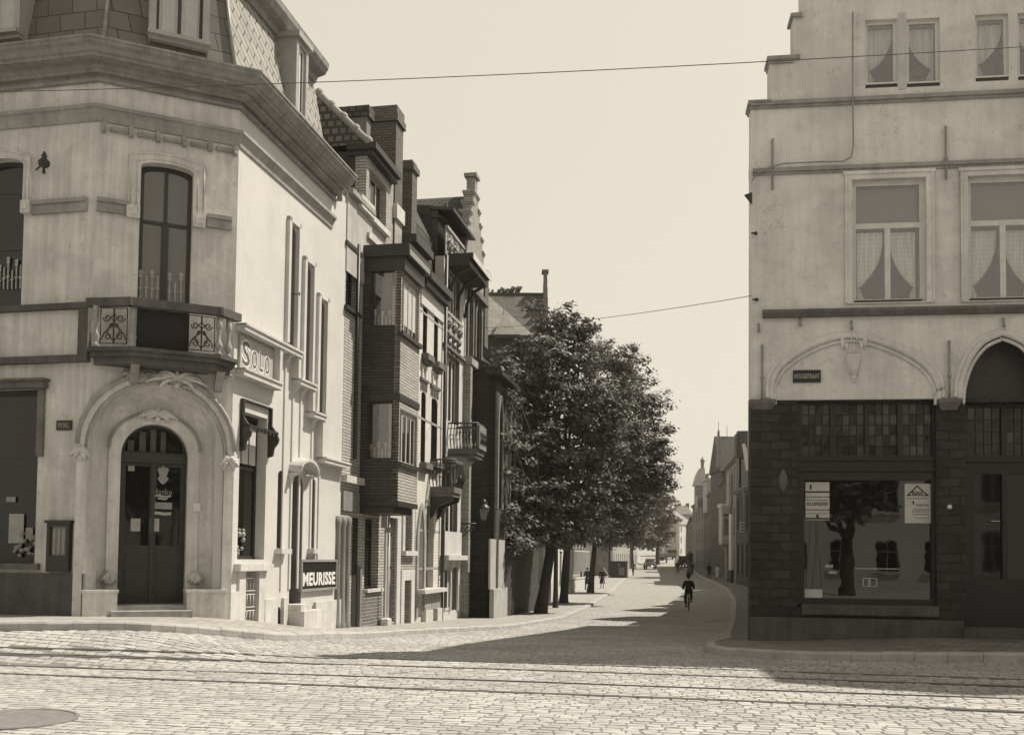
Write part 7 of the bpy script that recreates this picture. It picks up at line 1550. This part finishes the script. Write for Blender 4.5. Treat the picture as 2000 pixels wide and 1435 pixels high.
for sx in (-1,1):
    for y in (219,223.4): b=MB(); b.prism([(y+.42*math.cos(a*math.pi/6),z+.42+.42*math.sin(a*math.pi/6)) for a in range(12)],x+sx*.9,x+sx*1.15,'x'); b.build('wheel','rubber',t,I4)
b=MB(); b.box(x-1.1,x+1.1,218.5,224.4,z+.5,z+.72); b.build('chassis','iron',t,I4)
x=PY(1335.5,1100,158).x; z=g(x,158); t=thing('van','black box van standing at the right kerb beyond the walkers','van',(x,158,z)); b=MB(); b.prism([(158,z+.5),(162.2,z+.5),(162.2,z+1.2),(161.2,z+1.35),(160.9,z+1.95),(158,z+1.95)],x-.8,x+.8,'x'); b.build('van_body','car_black',t,I4)
for sx in (-1,1):
    for y in (158.7,161.4): b=MB(); b.prism([(y+.36*math.cos(a*math.pi/6),z+.36+.36*math.sin(a*math.pi/6)) for a in range(12)],x+sx*.65,x+sx*.84,'x'); b.build('wheel','rubber',t,I4)
b=MB(); b.box(x-.35,x+.35,157.96,158,z+1.35,z+1.7); b.build('rear_window','glass_grey',t,I4); b=MB(); b.box(x-.15,x+.4,157.95,158,z+.62,z+.78); b.build('number_plate','sign_white',t,I4)
# ================================================================ OVERHEAD WIRES
plain('wire_metal',.06,.5)
def wire(P0,P1,sag,r,label,n=40):
    a=Vector(P0);c=Vector(P1); b=MB(); b.tube([a.lerp(c,i/n)+Vector((0,0,-sag*4*(i/n)*(1-i/n))) for i in range(n+1)],r,5); o=b.build('overhead_wire','wire_metal',None,I4); tag(o,label,'wire','overhead wires')
wire(PY(-400,186,15.5),PY(2400,66,11.0),.14,.006,'thick tram wire slanting across the whole sky and both corner houses')
q=RF.w(ru(1467,579),-.05,rz(1467,579)); q2=PY(905,641,35.2); wire((q.x,q.y,q.z),(q2.x,q2.y,q2.z),.15,.007,'thin wire from the right gable to the tree top')
# ================================================================ THE SIDE OF THE SQUARE BEHIND THE CAMERA (seen in the shop glass; full row added to darken the shaded walls)
bk=[(38,26,12.5,4,4,'plaster_grey'),(26,14.2,11.0,3,4,'plaster_white'),(14,2.5,12.6,4,5,'plaster_white'),(2.3,-9,11.5,3,4,'render_mid'),(-9.2,-22,13,4,4,'plaster_grey'),(-22.2,-34,12,3,4,'render_mid')]
for k,(xa,xb_,H,r,c,m) in enumerate(bk):
    Fr=Frame((xa,-17),(xb_,-17)); zb=0; lab=['grey corner house far right','white three storey house','white four storey house','shaded plain house','grey tall house','end house far left'][k]+' in the added row across the square behind the viewer'
    t=thing('square_house',lab,'house',((xa+xb_)/2,-17,0),0,'houses across the square'); facade(Fr,t,0,Fr.len,zb,zb+H,r,c,m,trim='stone_light',ww=1.1)
    b=MB(); b.prism([(-.3,zb+H+.1),(9,zb+H+.1),(4,zb+H+3.5)],0,Fr.len,'x'); b.build('roof','roof_tile',t,Fr.M); b=MB(); b.box(0,Fr.len,.5,8,-2,zb+H); b.build('house_body','render_mid',t,Fr.M)
tree('bushy tree across the square mirrored in the shop window',8.0,-9.0,2.4,[(8.2,-9,4.6,1.5,1),(7.0,-9,5.4,1.5,1),(9.2,-9.3,5.6,1.3,1),(8.4,-9,7,1.7,1),(6.4,-8.8,4.0,.9,1)],.28,seed=21,per=9,clump=.6,leaf=.22,group='trees on the square')
# ================================================================ HAZE
hz=MB(); hz.box(-120,120,-40,420,-8,24); m=bpy.data.materials.new('haze'); m.use_nodes=True; n=m.node_tree; n.nodes.clear(); o_=n.nodes.new('ShaderNodeOutputMaterial'); pv=n.nodes.new('ShaderNodeVolumePrincipled'); pv.inputs['Color'].default_value=(.95,.9,.8,1); pv.inputs['Density'].default_value=.0004; pv.inputs['Anisotropy'].default_value=.2; n.links.new(pv.outputs[0],o_.inputs[1]); MATS['haze']=m
USE_HAZE=True
if USE_HAZE: o=hz.build('haze','haze'); tag(o,'thin warm haze filling the street',None,None,'stuff')
